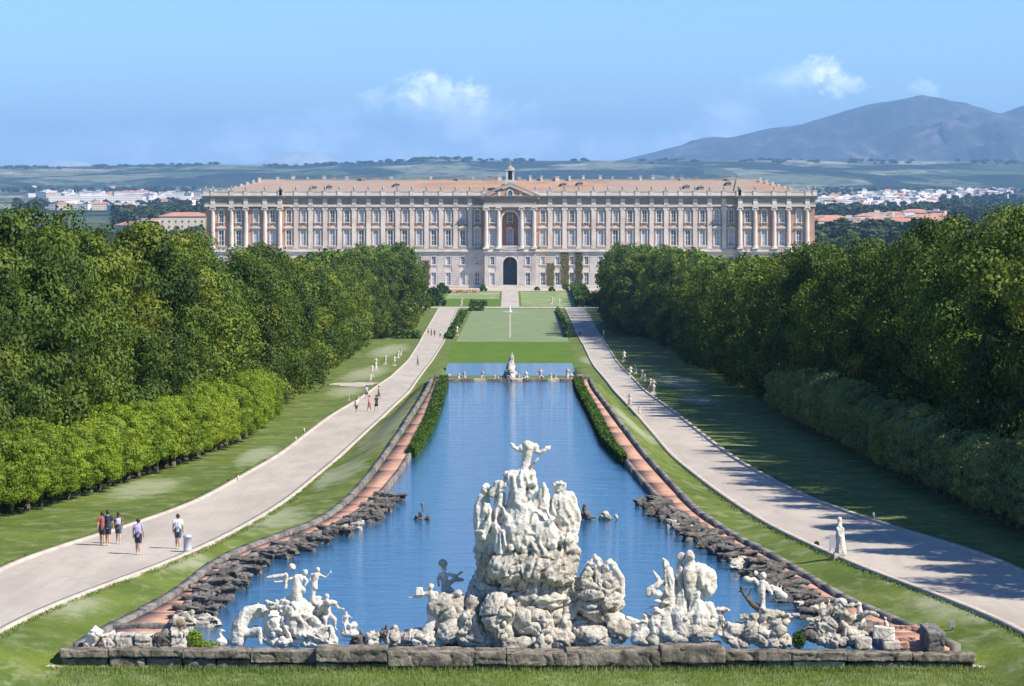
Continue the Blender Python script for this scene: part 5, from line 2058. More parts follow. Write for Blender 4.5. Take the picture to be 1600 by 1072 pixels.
# two bowed figures on the left, in shade
s = Sculpt(YD)
s.chain([(757, 850, 22, 14), (752, 825, 22, 12), (752, 795, 22, 12), (756, 780, 22, 10)], 8)
s.ball(759, 768, 9, 20, (.9, 1, 1.15))
s.ball(763, 764, 5.5, 16)
s.chain([(760, 790, 16, 7), (764, 810, 8, 5), (758, 830, 4, 5)])
s.chain([(778, 848, 16, 13), (778, 815, 16, 13), (780, 790, 16, 9), (782, 776, 14, 8)], 8)
s.cap((770, 772, 12), (786, 758, 10), 8, 8)
s.ball(781, 757, 7, 10, (1.2, 1, .9))
s.chain([(786, 800, 8, 8), (796, 812, 0, 6), (790, 832, -4, 6)])
s.chain([(774, 820, 6, 7), (786, 845, -4, 7), (798, 855, -8, 6)])
clutter(s, 752, 790, 815, 850, 5, 9, 14, 6)
s.build('bowed_figure', M['marble'], 0.036, 0.03, 2.2, 0.03, 0.2, cg, 1, 31)

# cherubs on the round boulder
s = Sculpt(YD)
for (x, r, H, f, dy) in ((918, 889, 34, 1, 6), (936, 884, 40, -1, 10), (946, 886, 30, 1, 4), (960, 890, 38, -1, 6)):
    figure(s, (x, r), H, (f * 4, 3), [(-.7, .8), (-1.4, .9)], [(.7, .9), (.9, 1.7)], 'kneel', (0.5 * f, 0.2), dy, f, True, 1.3)
s.chain([(962, 890, 6, 5), (972, 905, 6, 5), (972, 930, 4, 5), (964, 950, 2, 4)])
s.build('cherub', M['marble'], 0.03, 0.012, 3, 0, 0, cg, 1, 2)

# ---- left of centre: kneeling woman and dark torch bearer
lg = empty('kneeling_figure', (QX(674), YD, -19.6))
tag(lg, 'white marble kneeling woman holding out a stone beside the central mound', 'sculpture')
s = Sculpt(YD)
figure(s, (676, 952), 74, (-2, 0), [(-1.4, .6), (-2.6, .7)], [(.3, .9), (-.6, 1.5)], None, (-.15, 0), 0, -1, False)
s.chain([(676, 950, 0, 9), (678, 970, 0, 10), (667, 984, -4, 8), (662, 995, -4, 6)], 7)
s.slab(648, 662, 918, 930, -6, 8, 2)
s.build('statue', M['marble'], 0.032, 0.012, 3, 0, 0.04, lg, 1, 3)
s = Sculpt(YD)
s.ball(660, 1006, 16, 2, (2.2, 1, .8))
s.ball(640, 1008, 12, 2, (2.2, 1, .7))
s.build('rock', M['rock'], 0.05, 0.1, 1.4, 0.2, 0, lg, 1, 7)
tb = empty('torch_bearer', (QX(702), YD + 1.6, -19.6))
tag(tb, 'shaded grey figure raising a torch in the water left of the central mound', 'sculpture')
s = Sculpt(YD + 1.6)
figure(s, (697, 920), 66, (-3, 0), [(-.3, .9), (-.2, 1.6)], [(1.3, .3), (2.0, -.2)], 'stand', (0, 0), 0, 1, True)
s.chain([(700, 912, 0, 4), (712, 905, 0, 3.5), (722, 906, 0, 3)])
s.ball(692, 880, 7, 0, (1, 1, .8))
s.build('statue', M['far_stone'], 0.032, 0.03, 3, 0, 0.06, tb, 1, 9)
s = Sculpt(YD + 1.6)
s.ball(700, 985, 34, 6, (1.1, .8, 1.0))
s.build('rock', M['rock'], 0.07, 0.15, 1.2, 0.3, 0, tb, 1, 5)

# ---- left group
gl = empty('sculpture_group', (QX(455), YD, -19.7))
tag(gl, 'white group with rearing sea horse and archer pointing left, on a stone raft', 'sculpture')
s = Sculpt(YD)
horse_fish(s, 393, 1000, 0.86, 1, 0)
s.ball(376, 985, 15, 2, (.8, 1, 1.3)); s.ball(388, 962, 12, 4, (1.2, 1, .8)); s.ball(403, 958, 9, 2); s.cap((398, 985, 2), (420, 1002, 2), 8, 7)
s.chain([(410, 950, 0, 6), (417, 962, -4, 5), (414, 970, -4, 3)])
s.build('sea_horse', M['marble'], 0.035, 0.02, 2.5, 0, 0.05, gl, 1, 12)
s = Sculpt(YD)
s.ball(478, 985, 24, 4, (1.7, 1, .9)); s.ball(455, 975, 18, 0, (1.2, 1, 1)); s.ball(500, 990, 20, 0, (1.2, 1, 1)); s.ball(485, 955, 18, 6, (1.2, 1, .9)); s.ball(440, 1004, 13, -4, (1.6, 1, .8))
s.chain([(448, 968, -6, 8), (462, 985, -12, 7), (475, 1000, -14, 6)]); s.chain([(470, 960, -6, 9), (490, 965, -12, 8), (505, 985, -12, 7)])
s.cap((462, 1003, -8), (522, 1003, -6), 9, 8)
s.cap((470, 990, -18), (515, 978, -14), 6, 5)
s.ball(462, 952, 20, 6, (1.3, 1, 1)); s.ball(430, 975, 15, 2, (1.3, 1, 1.2)); s.ball(497, 945, 14, 4, (1.1, 1, 1))
clutter(s, 425, 515, 945, 1004, 16, 9, 5, -12)
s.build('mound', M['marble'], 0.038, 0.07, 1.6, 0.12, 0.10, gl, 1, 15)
s = Sculpt(YD)
figure(s, (466, 920), 66, (2, 4), [(-1.6, .7), (-3.2, .9)], [(.5, .8), (.2, 1.4)], None, (1.0, .15), 0, 1, True)
s.ball(456, 886, 6, -2)
s.cap((445, 898, -2), (418, 902, -4), 3.6, 2.6)
s.chain([(447, 897, -2, 3.4), (447, 912, -2, 2.8), (446, 918, -2, 3.2)])
s.chain([(464, 905, 0, 7.5), (463, 925, 0, 8.5), (466, 945, 0, 10)], 7)
s.build('archer', M['marble'], 0.028, 0.02, 4, 0, 0.05, gl, 1, 18)
s = Sculpt(YD)
figure(s, (491, 918), 58, (2, 0), [(-.3, .9), (0, 1.7)], [(1.2, .6), (2.0, -.3)], None, (.5, 0), 4, 1, False)
s.chain([(490, 912, 4, 5), (489, 928, 4, 4), (488, 945, 4, 5), (484, 960, 4, 8)])
s.build('cherub', M['marble'], 0.028, 0.02, 4, 0, 0.03, gl, 1, 25)
s = Sculpt(YD)
figure(s, (512, 962), 64, (-1, 0), [(-.4, 1.0), (.2, 1.7)], [(1.2, 1.1), (2.0, 1.3)], 'sit', (0.1, 0), -2, 1, True, 1.1)
s.build('seated_figure', M['marble'], 0.03, 0.02, 3, 0, 0.06, gl, 1, 28)
s = Sculpt(YD)
for (x, r, H) in ((428, 955, 34), (441, 950, 36), (452, 945, 38)):
    figure(s, (x, r), H, (3, 1), [(-.6, .5), (-1.2, 1.0)], [(.9, .5), (1.6, .9)], None, (.3, 0), 2, 1, False, 1.3)
s.chain([(420, 960, 2, 8), (440, 968, 2, 9), (460, 955, 2, 9)])
s.build('crouching_figure', M['marble'], 0.03, 0.03, 3, 0, 0.05, gl, 1, 33)
for (px, r, rad, nm, lb, w_) in ((347, 1000, 9, 'swan', 'little white carved bird at the left foot of the sea horse', 1), (541, 975, 8, 'putto', 'tiny white putto sitting in the water right of the left group', 2)):
    s = Sculpt(YD)
    if w_ == 1:
        s.ball(px, r + 4, rad, 0, (1.3, 1, .9)); s.chain([(px + 2, r, 0, 4), (px - 4, r - 10, 0, 2.6), (px - 1, r - 15, 0, 2.8), (px + 4, r - 14, -1, 1.4)])
        s.cap((px + 6, r + 2, 0), (px + 14, r - 4, 0), 3.5, 1.5)
    else:
        figure(s, (px, r), 36, (0, 0), None, [(1, .6), (1.8, .2)], 'sit', (0, 0), 0, 1, False, 1.2)
        s.ball(px + 12, r + 2, 6, 0)
        s.ball(px + 4, r + 14, 9, 0, (1.8, 1, .8))
    o = s.build(nm, M['marble'], 0.03, 0.02, 3, 0, 0, None, 1, px)
    tag(o, lb, 'sculpture')
# low rocks between the left group and the mound
for i, (px, r, rad, sx) in enumerate(((560, 1003, 10, 1.5), (583, 1000, 12, 1.0), (600, 992, 9, 1.0), (614, 998, 14, 1.1))):
    s = Sculpt(YD)
    s.ball(px, r, rad, 0, (sx, 1, 1.2))
    s.ball(px + 5, r - 8, rad * .6, 0)
    s.chain([(px, r - 6, 0, rad * .4), (px + 4, r - 16, 0, rad * .3)])
    o = s.build('carved_rock', M['rock' if i % 2 else 'tufa'], 0.04, 0.1, 2, 0.2, 0, None, 1, i * 9)
    tag(o, ['low pitted rock right of the left group, farthest from the mound', 'pale upright rock between the left group and the mound', 'small dark rock between the left group and the mound', 'pale knobbly rock touching the kneeling woman base'][i], 'rock')

# ---- right of centre: dolphin, large couple, stag hunter, end heap
s = Sculpt(YD)
s.chain([(985, 972, 0, 4), (998, 980, 0, 9), (1008, 975, 0, 9), (1012, 966, 0, 6)])
s.chain([(1008, 985, -4, 9), (998, 995, -6, 11), (992, 1000, -6, 8)])
s.cap((980, 965, 0), (1000, 975, 0), 3, 6)
s.ball(1007, 961, 5, -2)
o = s.build('dolphin', M['marble'], 0.032, 0.015, 3, 0, 0.05, None, 1, 41)
tag(o, 'white curled stone dolphin between the mound and the draped couple', 'sculpture')

gr = empty('sculpture_group', (QX(1066), YD, -19.7))
tag(gr, 'large white marble couple with billowing cloak and a figure reaching left', 'sculpture')
s = Sculpt(YD)
s.ball(1079, 869, 8, 4, (.9, 1, 1.05), 8)
s.chain([(1079, 880, 6, 8), (1078, 895, 6, 12), (1082, 915, 8, 14), (1088, 938, 8, 13), (1092, 960, 6, 16), (1085, 985, 4, 18)], 8)
s.chain([(1092, 888, 10, 9), (1106, 900, 12, 13), (1110, 918, 12, 11), (1108, 930, 10, 6)], 8)
s.chain([(1076, 892, -4, 7), (1074, 905, -8, 5)])
s.chain([(1092, 890, 4, 8), (1100, 912, 2, 10), (1108, 925, 2, 6)])
s.chain([(1108, 950, 4, 9), (1116, 965, 2, 7), (1116, 985, 0, 6)])
s.ball(1092, 965, 22, 8, (1, 1, 1.2)); clutter(s, 1076, 1112, 950, 990, 5, 9, 8)
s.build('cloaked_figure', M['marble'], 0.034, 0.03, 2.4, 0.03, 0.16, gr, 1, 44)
s = Sculpt(YD)
s.ball(1064, 872, 7, 8, (.95, 1, 1.05), 8)
s.chain([(1064, 883, 10, 6), (1064, 900, 10, 9), (1064, 925, 10, 12), (1062, 955, 8, 14), (1062, 985, 4, 18)], 8)
s.ball(1060, 965, 20, 8, (1, 1, 1.3))
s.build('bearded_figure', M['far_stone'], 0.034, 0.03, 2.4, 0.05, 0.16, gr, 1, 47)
s = Sculpt(YD)
s.ball(1040, 883, 6, 2, (.95, 1, 1.1)); s.chain([(1040, 878, 2, 2.5), (1036, 874, 2, 1.5)])
s.chain([(1043, 893, 4, 8), (1046, 908, 4, 10), (1048, 930, 4, 10), (1046, 955, 4, 11), (1040, 985, 2, 16)], 8)
s.chain([(1038, 908, 2, 6), (1026, 915, 0, 5.5), (1014, 922, 0, 5), (1013, 928, 0, 4.5)])
s.chain([(1030, 910, 2, 4), (1026, 900, 0, 3), (1022, 893, 0, 2)])
s.chain([(1040, 935, 2, 7), (1034, 950, 0, 6), (1024, 965, -4, 8), (1020, 985, -4, 9)])
s.ball(1022, 972, 9, -6)
clutter(s, 1020, 1050, 920, 985, 6, 6, 9)
s.build('reaching_figure', M['marble'], 0.032, 0.03, 2.4, 0.03, 0.14, gr, 1, 51)
s = Sculpt(YD)
s.ball(1060, 995, 20, 2, (2.6, 1, .75)); s.ball(1020, 1003, 12, -2, (2, 1, .8)); s.ball(1092, 990, 20, 0, (1.3, 1, .9))
s.slab(995, 1130, 1002, 1016, -8, 30, 2)
clutter(s, 1000, 1125, 980, 1004, 12, 10, 10)
s.build('rock', M['rock'], 0.05, 0.08, 1.4, 0.18, 0, gr, 1, 53)

gs = empty('sculpture_group', (QX(1185), YD, -19.7))
tag(gs, 'white hunter with antlered stag on a rocky heap, second group from the right end', 'sculpture')
s = Sculpt(YD)
s.ball(1192, 900, 5.5, 2, (.95, 1, 1.1)); s.ball(1181, 896, 4, 4)
s.chain([(1191, 910, 2, 5.5), (1190, 922, 2, 6.5), (1191, 935, 2, 5), (1191, 948, 2, 5), (1190, 962, 2, 10)], 7)
s.chain([(1196, 912, 2, 4), (1202, 922, 0, 3.2), (1206, 928, 0, 2.6)]); s.chain([(1184, 912, 2, 4), (1178, 905, 0, 3.2), (1169, 906, 0, 5)])
s.ball(1166, 904, 5, 0, (1.3, 1, .9))
s.chain([(1205, 916, 2, 3), (1216, 925, 2, 6), (1226, 932, 2, 4.5), (1229, 930, 2, 2)]); s.cap((1212, 924, 2), (1216, 912, 2), 3, 1.2); s.cap((1219, 926, 2), (1222, 913, 2), 3, 1.2)
s.build('hunter', M['marble'], 0.028, 0.02, 4, 0, 0.06, gs, 1, 57)
s = Sculpt(YD)
s.chain([(1186, 950, 4, 6), (1176, 945, 4, 5), (1170, 938, 4, 3.5), (1163, 930, 4, 2.4), (1157, 918, 4, 1.8)])
s.chain([(1165, 934, 4, 2.2), (1172, 928, 4, 1.6), (1174, 920, 4, 1.4)]); s.cap((1160, 925, 4), (1168, 920, 4), 1.8, 1.3); s.cap((1159, 922, 4), (1154, 926, 4), 1.6, 1.1)
s.build('stag', M['bark'], 0.028, 0.01, 4, 0, 0, gs, 1, 59)
s = Sculpt(YD)
s.ball(1196, 968, 18, 2, (1.1, 1, 1)); s.ball(1180, 988, 22, 0, (1.3, 1, .9)); s.ball(1215, 985, 18, -2, (.9, 1, 1.2)); s.ball(1150, 985, 15, 2, (1.1, 1, .9)); s.ball(1208, 1003, 18, -4, (1.4, 1, .8))
s.chain([(1120, 985, 0, 7), (1140, 998, -4, 11), (1162, 1005, -6, 10)])
s.chain([(1226, 968, 0, 4), (1222, 985, 0, 6), (1232, 1000, 0, 8)]); s.ball(1236, 968, 4.5, 0); s.ball(1225, 965, 5, 0)
s.ball(1128, 953, 9, 4, (1.7, 1, .5)); s.cap((1128, 955, 4), (1128, 985, 4), 3, 6); s.ball(1126, 966, 6, 0); s.ball(1160, 962, 5, 0, (1.5, 1, 1)); s.cap((1175, 960, -6), (1182, 975, -8), 5, 4)
clutter(s, 1130, 1232, 960, 1004, 20, 9, 11)
s.build('rock_heap', M['rock'], 0.038, 0.08, 1.8, 0.16, 0.06, gs, 1, 61)

ge = empty('sculpture_group', (QX(1315), YD, -19.7))
tag(ge, 'broken marble heap with urn and dog-like figures at the right end of the parapet', 'sculpture')
s = Sculpt(YD)
s.ball(1298, 978, 15, 4, (1.2, 1, 1.1)); s.ball(1330, 995, 18, -2, (1.2, 1, 1)); s.ball(1310, 1003, 16, -4, (1.4, 1, .9)); s.ball(1345, 1002, 14, -4, (1.1, 1, 1.1)); s.ball(1290, 1000, 14, 0, (1.3, 1, .9))
s.chain([(1284, 960, 4, 6), (1296, 954, 2, 6), (1305, 950, 0, 5)]); s.chain([(1292, 958, 4, 5), (1296, 946, 4, 3), (1294, 938, 4, 1.6)])
s.ball(1314, 945, 10, 6, (1, 1, .9)); s.ball(1316, 960, 11, 4, (1.1, 1, 1)); s.ball(1338, 965, 9, 4, (1.6, 1, .7))
s.chain([(1316, 975, -4, 7), (1326, 990, -8, 7), (1332, 1002, -10, 6)]); s.chain([(1345, 988, -2, 6), (1352, 992, -4, 5)])
clutter(s, 1275, 1358, 960, 1008, 16, 9, 12)
s.build('rock_heap', M['rock'], 0.038, 0.07, 1.8, 0.16, 0.06, ge, 1, 67)
s = Sculpt(YD)
s.cap((1343, 950, 6), (1346, 980, 6), 4.5, 8.5); s.ball(1343, 945, 4.5, 6)
s.build('herm', M['marble'], 0.03, 0.01, 3, 0, 0.04, ge, 1, 69)
s = Sculpt(YD)
s.ball(1275, 990, 16, 6, (1.8, 1, .8)); s.ball(1262, 992, 10, 6); s.ball(1255, 985, 5, 6)
s.build('mossy_rock', M['tufa'], 0.05, 0.1, 1.4, 0.2, 0, ge, 1, 71)
s = Sculpt(YD + 1.5)
s.chain([(1384, 972, 0, 3.5), (1386, 980, 0, 4), (1390, 992, 0, 5)]); s.ball(1383, 966, 3, 0)
o = s.build('herm', M['marble'], 0.03, 0.01, 3, 0, 0.03, None, 1, 73)
tag(o, 'little white herm leaning in the brick trough at the right end', 'sculpture')

# moss and weeds by the parapet
def tuft(name, px, row, w_px, h_px, lb, mat='leaf_clip', n=500, Yd=YF + 0.8, leaf=0.05):
    rng = np.random.default_rng(int(px))
    k = Yd / F
    d = rng.normal(size=(n, 3))
    d /= np.linalg.norm(d, axis=1, keepdims=True)
    P = d * rng.uniform(.4, 1, (n, 1)) * np.array([w_px * k / 2, w_px * k / 3, h_px * k / 2]) + np.array([(px - CX) * k, Yd, (R0 - row) * k])
    V, Fc = leaf_cards(P, d + rng.normal(size=(n, 3)) * .5, leaf, rng)
    o = link(name, npmesh(name, V, Fc, M[mat]))
    return tag(o, lb, 'plant')


tuft('weed', 1248, 1000, 22, 30, 'green weed sprouting between the stag rock and the right end heap', 'leaf_hedge', 900)
tuft('weed', 305, 1000, 30, 34, 'yellow green weed beside the corner basin pier', 'leaf_clip', 900)
tuft('weed', 318, 1008, 50, 14, 'low mossy weed on the parapet near the corner basin', 'leaf_clip', 700)

# ------------------------------------------------------------------ far dam with its statues, between long pool and lower pool
dam = empty('dam_wall', (0, YE + 0.5, -HW))
tag(dam, 'low stone dam across the far end of the long pool', 'dam')
KD = (YE + 0.5) / F
n = 12
for i in range(n):
    a = 683 + (913 - 683) * i / n
    b = a + (913 - 683) / n
    mb = MB()
    rough_box(mb, (a - CX) * KD, (b - CX) * KD - 0.03, -0.35, 0.45, -0.8, 0.22, 0.05, 4, 2, 2, i)
    mb.obj('dam_stone', M['curb_dark'] if i % 3 else M['rock'], dam)
for (a, b) in ((678, 696), (900, 920)):
    mb = MB()
    worn('pier', [((a - CX) * KD, (b - CX) * KD, -0.9, 1.4, -0.8, 0.5)], M['tufa'], 0.08, 0.08, 0.25, 1.5, a, dam)

YS = YE + 0.6
s = Sculpt(YS)
s.chain([(797, 594, 0, 9), (797, 582, 0, 8), (798, 572, 0, 6), (799, 563, 0, 4), (800, 556, 0, 2.4)], 7)
figure(s, (800, 560), 17, (0, 0), [(-.6, .6), (-1, 1.4)], [(.9, .3), (1.4, 1.0)], 'robe', (0, 0), 0, 1, False)
for (x, r) in ((790, 582), (787, 588), (783, 591), (806, 584), (811, 589), (793, 574), (804, 573), (778, 593), (815, 592)):
    s.ball(x, r, 2.6, random.uniform(-3, 3), (1, 1, 1.3))
    s.ball(x, r - 3.4, 1.4, 0)
o = s.build('statue_pyramid', M['far_stone'], 0.055, 0.10, 2.5, 0.12, 0, None, 0, 81)
tag(o, 'tall pyramid of carved figures at the middle of the far dam', 'sculpture')
fl = [('crouching pair of stone figures on the far dam, leftmost', 716, 590, 15, 'kneel', 1), ('stone figure with raised arm on the far dam, second from the left', 726, 589, 17, 'kneel', -1), ('round hunched stone figure on the far dam, alone left of the pyramid', 753, 588, 17, 'sit', 1),
      ('small stone dog group on the far dam just left of the pyramid', 772, 592, 13, 'kneel', 1), ('seated stone figure just right of the pyramid on the far dam', 823, 589, 18, 'sit', -1), ('upright stone figure on the far dam right of the pyramid', 844, 588, 24, 'sit', 1),
      ('dark stone stag group on the far dam', 860, 590, 15, 'kneel', 1), ('crouching stone figure next to the stag group on the far dam', 868, 590, 15, 'kneel', -1), ('stone figure standing at the right corner of the lower pool', 886, 586, 22, 'robe', 1),
      ('reddish stone figure at the right pier of the far dam', 893, 592, 18, 'kneel', -1), ('small stone figure at the left pier of the far dam', 700, 592, 18, 'kneel', 1), ('pale stone figure outside the left pier of the dam', 690, 594, 16, 'sit', 1),
      ('pale stone figure outside the right pier of the dam', 908, 594, 16, 'sit', -1)]
for i, (lb, x, r, H, lg_, f) in enumerate(fl):
    s = Sculpt(YS)
    figure(s, (x, r), H, (f * 1, 0), [(-1.0, .6), (-1.3, 1.4 if i % 2 else -.4)], [(.9, .5), (1.5, .9)], lg_, (0, 0), 0, f, True, 1.2)
    s.ball(x, 596, 4.5, 0, (1.5, 1, .8))
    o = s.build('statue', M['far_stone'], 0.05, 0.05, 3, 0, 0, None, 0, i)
    tag(o, lb, 'sculpture', 'statues on the far dam')

# small reefs with statuettes in the pool
for (lb, parts, mt) in (('dark little reef with a thin statuette in the pool left of the mound', [('c', 645, 812, 672, 812, 2.2), ('c', 660, 810, 660, 790, 1.6), ('b', 660, 787, 2), ('c', 653, 801, 667, 799, 1), ('b', 651, 808, 4), ('b', 668, 808, 4), ('b', 658, 804, 4)], 'tufa'),
                        ('brown reef with pointed statuette in the pool right of the mound', [('b', 915, 804, 8), ('b', 914, 796, 5), ('b', 914, 790, 2.6), ('c', 905, 809, 930, 809, 3)], 'tufa'),
                        ('knobbly brown reef farther right in the pool', [('b', 946, 805, 6), ('b', 941, 807, 5), ('b', 951, 808, 5), ('c', 938, 811, 955, 811, 3)], 'rock'),
                        ('single small brown rock at the right end of the reef line', [('b', 963, 808, 4)], 'rock')):
    Yr = F * HW / (812 - R0)
    s = Sculpt(Yr)
    for p in parts:
        if p[0] == 'c':
            s.cap((p[1], p[2], 0), (p[3], p[4], 0), p[5], p[5] * .9)
        else:
            s.ball(p[1], p[2], p[3], 0)
    o = s.build('reef', M[mt], 0.045, 0.06, 2.5, 0.15, 0, None, 0, parts[0][1] * .1)
    tag(o, lb, 'reef')

# ------------------------------------------------------------------ people
M['skin'] = flat('skin', (0.50, 0.29, 0.20), 0.6, vary=0.03)
M['hair'] = flat('dark hair', (0.035, 0.022, 0.015), 0.6)
M['shoe'] = flat('pale trainers', (0.6, 0.57, 0.52), 0.7)


def cloth(name, col):
    if name not in M:
        M[name] = flat(name, col, 0.9, vary=0.12, scale=9)
    return M[name]


def person(x, Y, z, H, face, top, topc, low, lowc, lb, bare=True, phase=0.25, hairc='hair', bag=None, lod=1.0, skirt=False, grp=None, armpose=None):
    """walking person facing +Y turned by face (radians); body one continuous mesh, clothes as children"""
    u = H / 7.5
    root = empty('person', (x, Y, z), (0, 0, face))
    tag(root, lb, 'person', grp)
    hip = 3.95 * u
    sh = 6.15 * u

    class B:
        def __init__(s):
            s.mb = MB()

        def chain(s, pts, n=6):
            for a, b in zip(pts[:-1], pts[1:]):
                A, Bv = Vector(a[:3]), Vector(b[:3])
                st = max(2, min(14, int((A - Bv).length / (min(a[3], b[3]) * .5))))
                for i in range(st + 1):
                    t = i / st
                    s.mb.ball(tuple(A.lerp(Bv, t)), a[3] + (b[3] - a[3]) * t, (1, 1, 1), n)

        def build(s, name, mat, vox):
            me = s.mb.mesh(name, mat, True)
            o = link(name, me)
            md = o.modifiers.new('r', 'REMESH'); md.mode = 'VOXEL'; md.voxel_size = vox; md.use_smooth_shade = True
            sm = o.modifiers.new('s', 'SMOOTH'); sm.iterations = 2
            bpy.context.view_layer.update()
            dg = bpy.context.evaluated_depsgraph_get()
            ev = bpy.data.meshes.new_from_object(o.evaluated_get(dg), depsgraph=dg)
            bpy.data.objects.remove(o, do_unlink=True)
            ev.materials.clear(); ev.materials.append(mat)
            return link(name, ev, root)
    st = phase * u * 3
    b = B()
    legs = []
    for sd, ph in ((-1, 1), (1, -1)):
        kn = (sd * .38 * u, ph * st * .45 + (.1 * u if ph > 0 else .05 * u), 2.05 * u)
        an = (sd * .36 * u, ph * st * 0.9 - (.25 * u if ph < 0 else 0), .32 * u + (.18 * u if ph < 0 else 0))
        legs.append((kn, an))
        b.chain([(sd * .38 * u, 0, hip, .46 * u), (*kn, .28 * u), (kn[0], (kn[1] + an[1]) / 2 - .08 * u, 1.35 * u, .26 * u), (*an, .15 * u), (an[0], an[1] + .5 * u, .14 * u, .14 * u)])
    b.chain([(0, 0, hip, .62 * u), (0, 0, hip + .9 * u, .52 * u), (0, .03 * u, sh - .4 * u, .58 * u)])
    b.chain([(-.78 * u, 0, sh - .1 * u, .27 * u), (.78 * u, 0, sh - .1 * u, .27 * u)])
    b.chain([(0, 0, sh, .24 * u), (0, .06 * u, sh + .45 * u, .22 * u)])
    hc = (0, .1 * u, 7.0 * u)
    b.mb.ball(hc, .5 * u, (.78, .9, 1.02), 8)
    b.mb.ball((0, .55 * u, 6.95 * u), .09 * u)
    for sd in (-1, 1):
        b.mb.ball((sd * .4 * u, .08 * u, 6.95 * u), .1 * u)
    arms = []
    for sd, ph in ((-1, -1), (1, 1)):
        el = (sd * 1.02 * u, ph * st * .25 - .1 * u, 4.85 * u)
        wr = (sd * 1.05 * u, ph * st * .55 + .25 * u, 3.85 * u)
        if armpose and sd in armpose:
            el, wr = [tuple(c * u for c in q) for q in armpose[sd]]
        arms.append((sd, el, wr))
        b.chain([(sd * .82 * u, 0, sh - .12 * u, .25 * u), (*el, .19 * u), (*wr, .13 * u)])
        dv = (Vector(wr) - Vector(el)).normalized()
        b.chain([(*wr, .13 * u), (*(Vector(wr) + dv * .32 * u), .15 * u)])
        if lod >= 1:
            pb = Vector(wr) + dv * .4 * u
            for q in range(4):
                off = Vector((0, (q - 1.5) * .09 * u, 0))
                e1 = pb + off + dv * (.22 + .05 * (q in (1, 2))) * u
                b.chain([(*(pb + off), .055 * u), (*e1, .05 * u), (*(e1 + dv * .12 * u + Vector((-sd * .07 * u, 0, 0))), .045 * u)], 4)
            b.chain([(*(Vector(wr) + dv * .1 * u + Vector((0, .12 * u, 0))), .06 * u), (*(Vector(wr) + dv * .38 * u + Vector((-sd * .05 * u, .26 * u, 0))), .05 * u)], 4)
    b.build('body', M['skin'], .018 if lod >= 1 else .035)
    t = B()
    t.chain([(0, 0, hip + .15 * u, .68 * u), (0, 0, hip + .9 * u, .60 * u), (0, .03 * u, sh - .4 * u, .65 * u)])
    t.chain([(-.78 * u, 0, sh - .1 * u, .32 * u), (.78 * u, 0, sh - .1 * u, .32 * u)])
    for sd, el, wr in arms:
        tt = .6
        e2 = tuple(Vector((sd * .82 * u, 0, sh - .12 * u)).lerp(Vector(el), tt))
        t.chain([(sd * .82 * u, 0, sh - .12 * u, .31 * u), (*e2, .27 * u)])
    t.build('shirt', cloth(top, topc), .03)
    p = B()
    p.chain([(-.1 * u, 0, hip + .25 * u, .64 * u), (.1 * u, 0, hip + .2 * u, .64 * u)])
    for sd, (kn, an) in zip((-1, 1), legs):
        k2 = tuple(Vector((sd * .38 * u, 0, hip)).lerp(Vector(kn), .72 if bare else 1))
        p.chain([(sd * .36 * u, 0, hip, .54 * u), (*k2, .40 * u)])
        if not bare:
            p.chain([(*kn, .34 * u), (*an, .2 * u)])
        if skirt:
            p.chain([(0, 0, hip, .6 * u), (0, 0, 2.9 * u, .72 * u)])
    p.build('shorts' if bare else 'trousers', cloth(low, lowc), .03)
    hmb = MB()
    hmb.ball((0, .02 * u, 7.08 * u), .53 * u, (.84, .9, .98), 8)
    if phase > 0.3:
        hmb.ball((0, -.35 * u, 6.75 * u), .3 * u, (.9, .7, 1.3), 6)
    hmb.obj('hair', M[hairc], root, smooth=True)
    for (kn, an) in legs:
        smb = MB()
        smb.ball((an[0], an[1] + .22 * u, .15 * u + max(0, an[2] - .4 * u)), .2 * u, (.9, 2.3, .8), 7)
        smb.obj('shoe', M['shoe'], root, smooth=True)
    if bag:
        g = MB()
        rough_box(g, -.55 * u, .55 * u, -1.05 * u, -.5 * u, 4.6 * u, 6.1 * u, .05 * u, 4, 3, 4, 1)
        g.obj('backpack', cloth(bag[0], bag[1]), root, smooth=True)
    return root


def on_road(px, row):
    x, Y = road_pt(px, row)
    return x, Y, float(zr(Y)) + 0.06


x, Y, z = on_road(160, 854)
person(x, Y, z, 1.72, 0.05, 'rust_shirt', (0.35, 0.10, 0.07), 'navy_cloth', (0.03, 0.035, 0.06), 'person in rust red top and dark shorts at the far left of the avenue', phase=.22)
x, Y, z = on_road(168.5, 854)
person(x, Y, z, 1.80, -0.05, 'navy_shirt', (0.02, 0.03, 0.07), 'navy_cloth', (0.02, 0.025, 0.05), 'person in dark navy shirt and shorts walking with the one in rust red', phase=.28)
x, Y, z = on_road(185, 851)
person(x, Y, z, 1.60, 0.1, 'mauve_shirt', (0.18, 0.10, 0.13), 'blue_cloth', (0.06, 0.08, 0.15), 'slim person in plum top with pale bag behind the two in dark clothes', phase=.35, bag=('pale_bag', (0.5, 0.52, 0.62)))
x, Y, z = on_road(216, 868)
person(x, Y, z, 1.78, -0.05, 'lilac_shirt', (0.36, 0.33, 0.50), 'navy_cloth', (0.03, 0.05, 0.12), 'person in lilac grey shirt and navy shorts in the middle of the road', phase=.18, bag=('lilac_bag', (0.42, 0.38, 0.55)))
x, Y, z = on_road(278, 859)
person(x, Y, z, 1.74, 0.0, 'white_shirt', (0.75, 0.76, 0.80), 'slate_cloth', (0.05, 0.08, 0.13), 'person in white shirt and slate shorts beside the grey bollard', phase=.22, bag=('grey_bag', (0.55, 0.60, 0.68)))
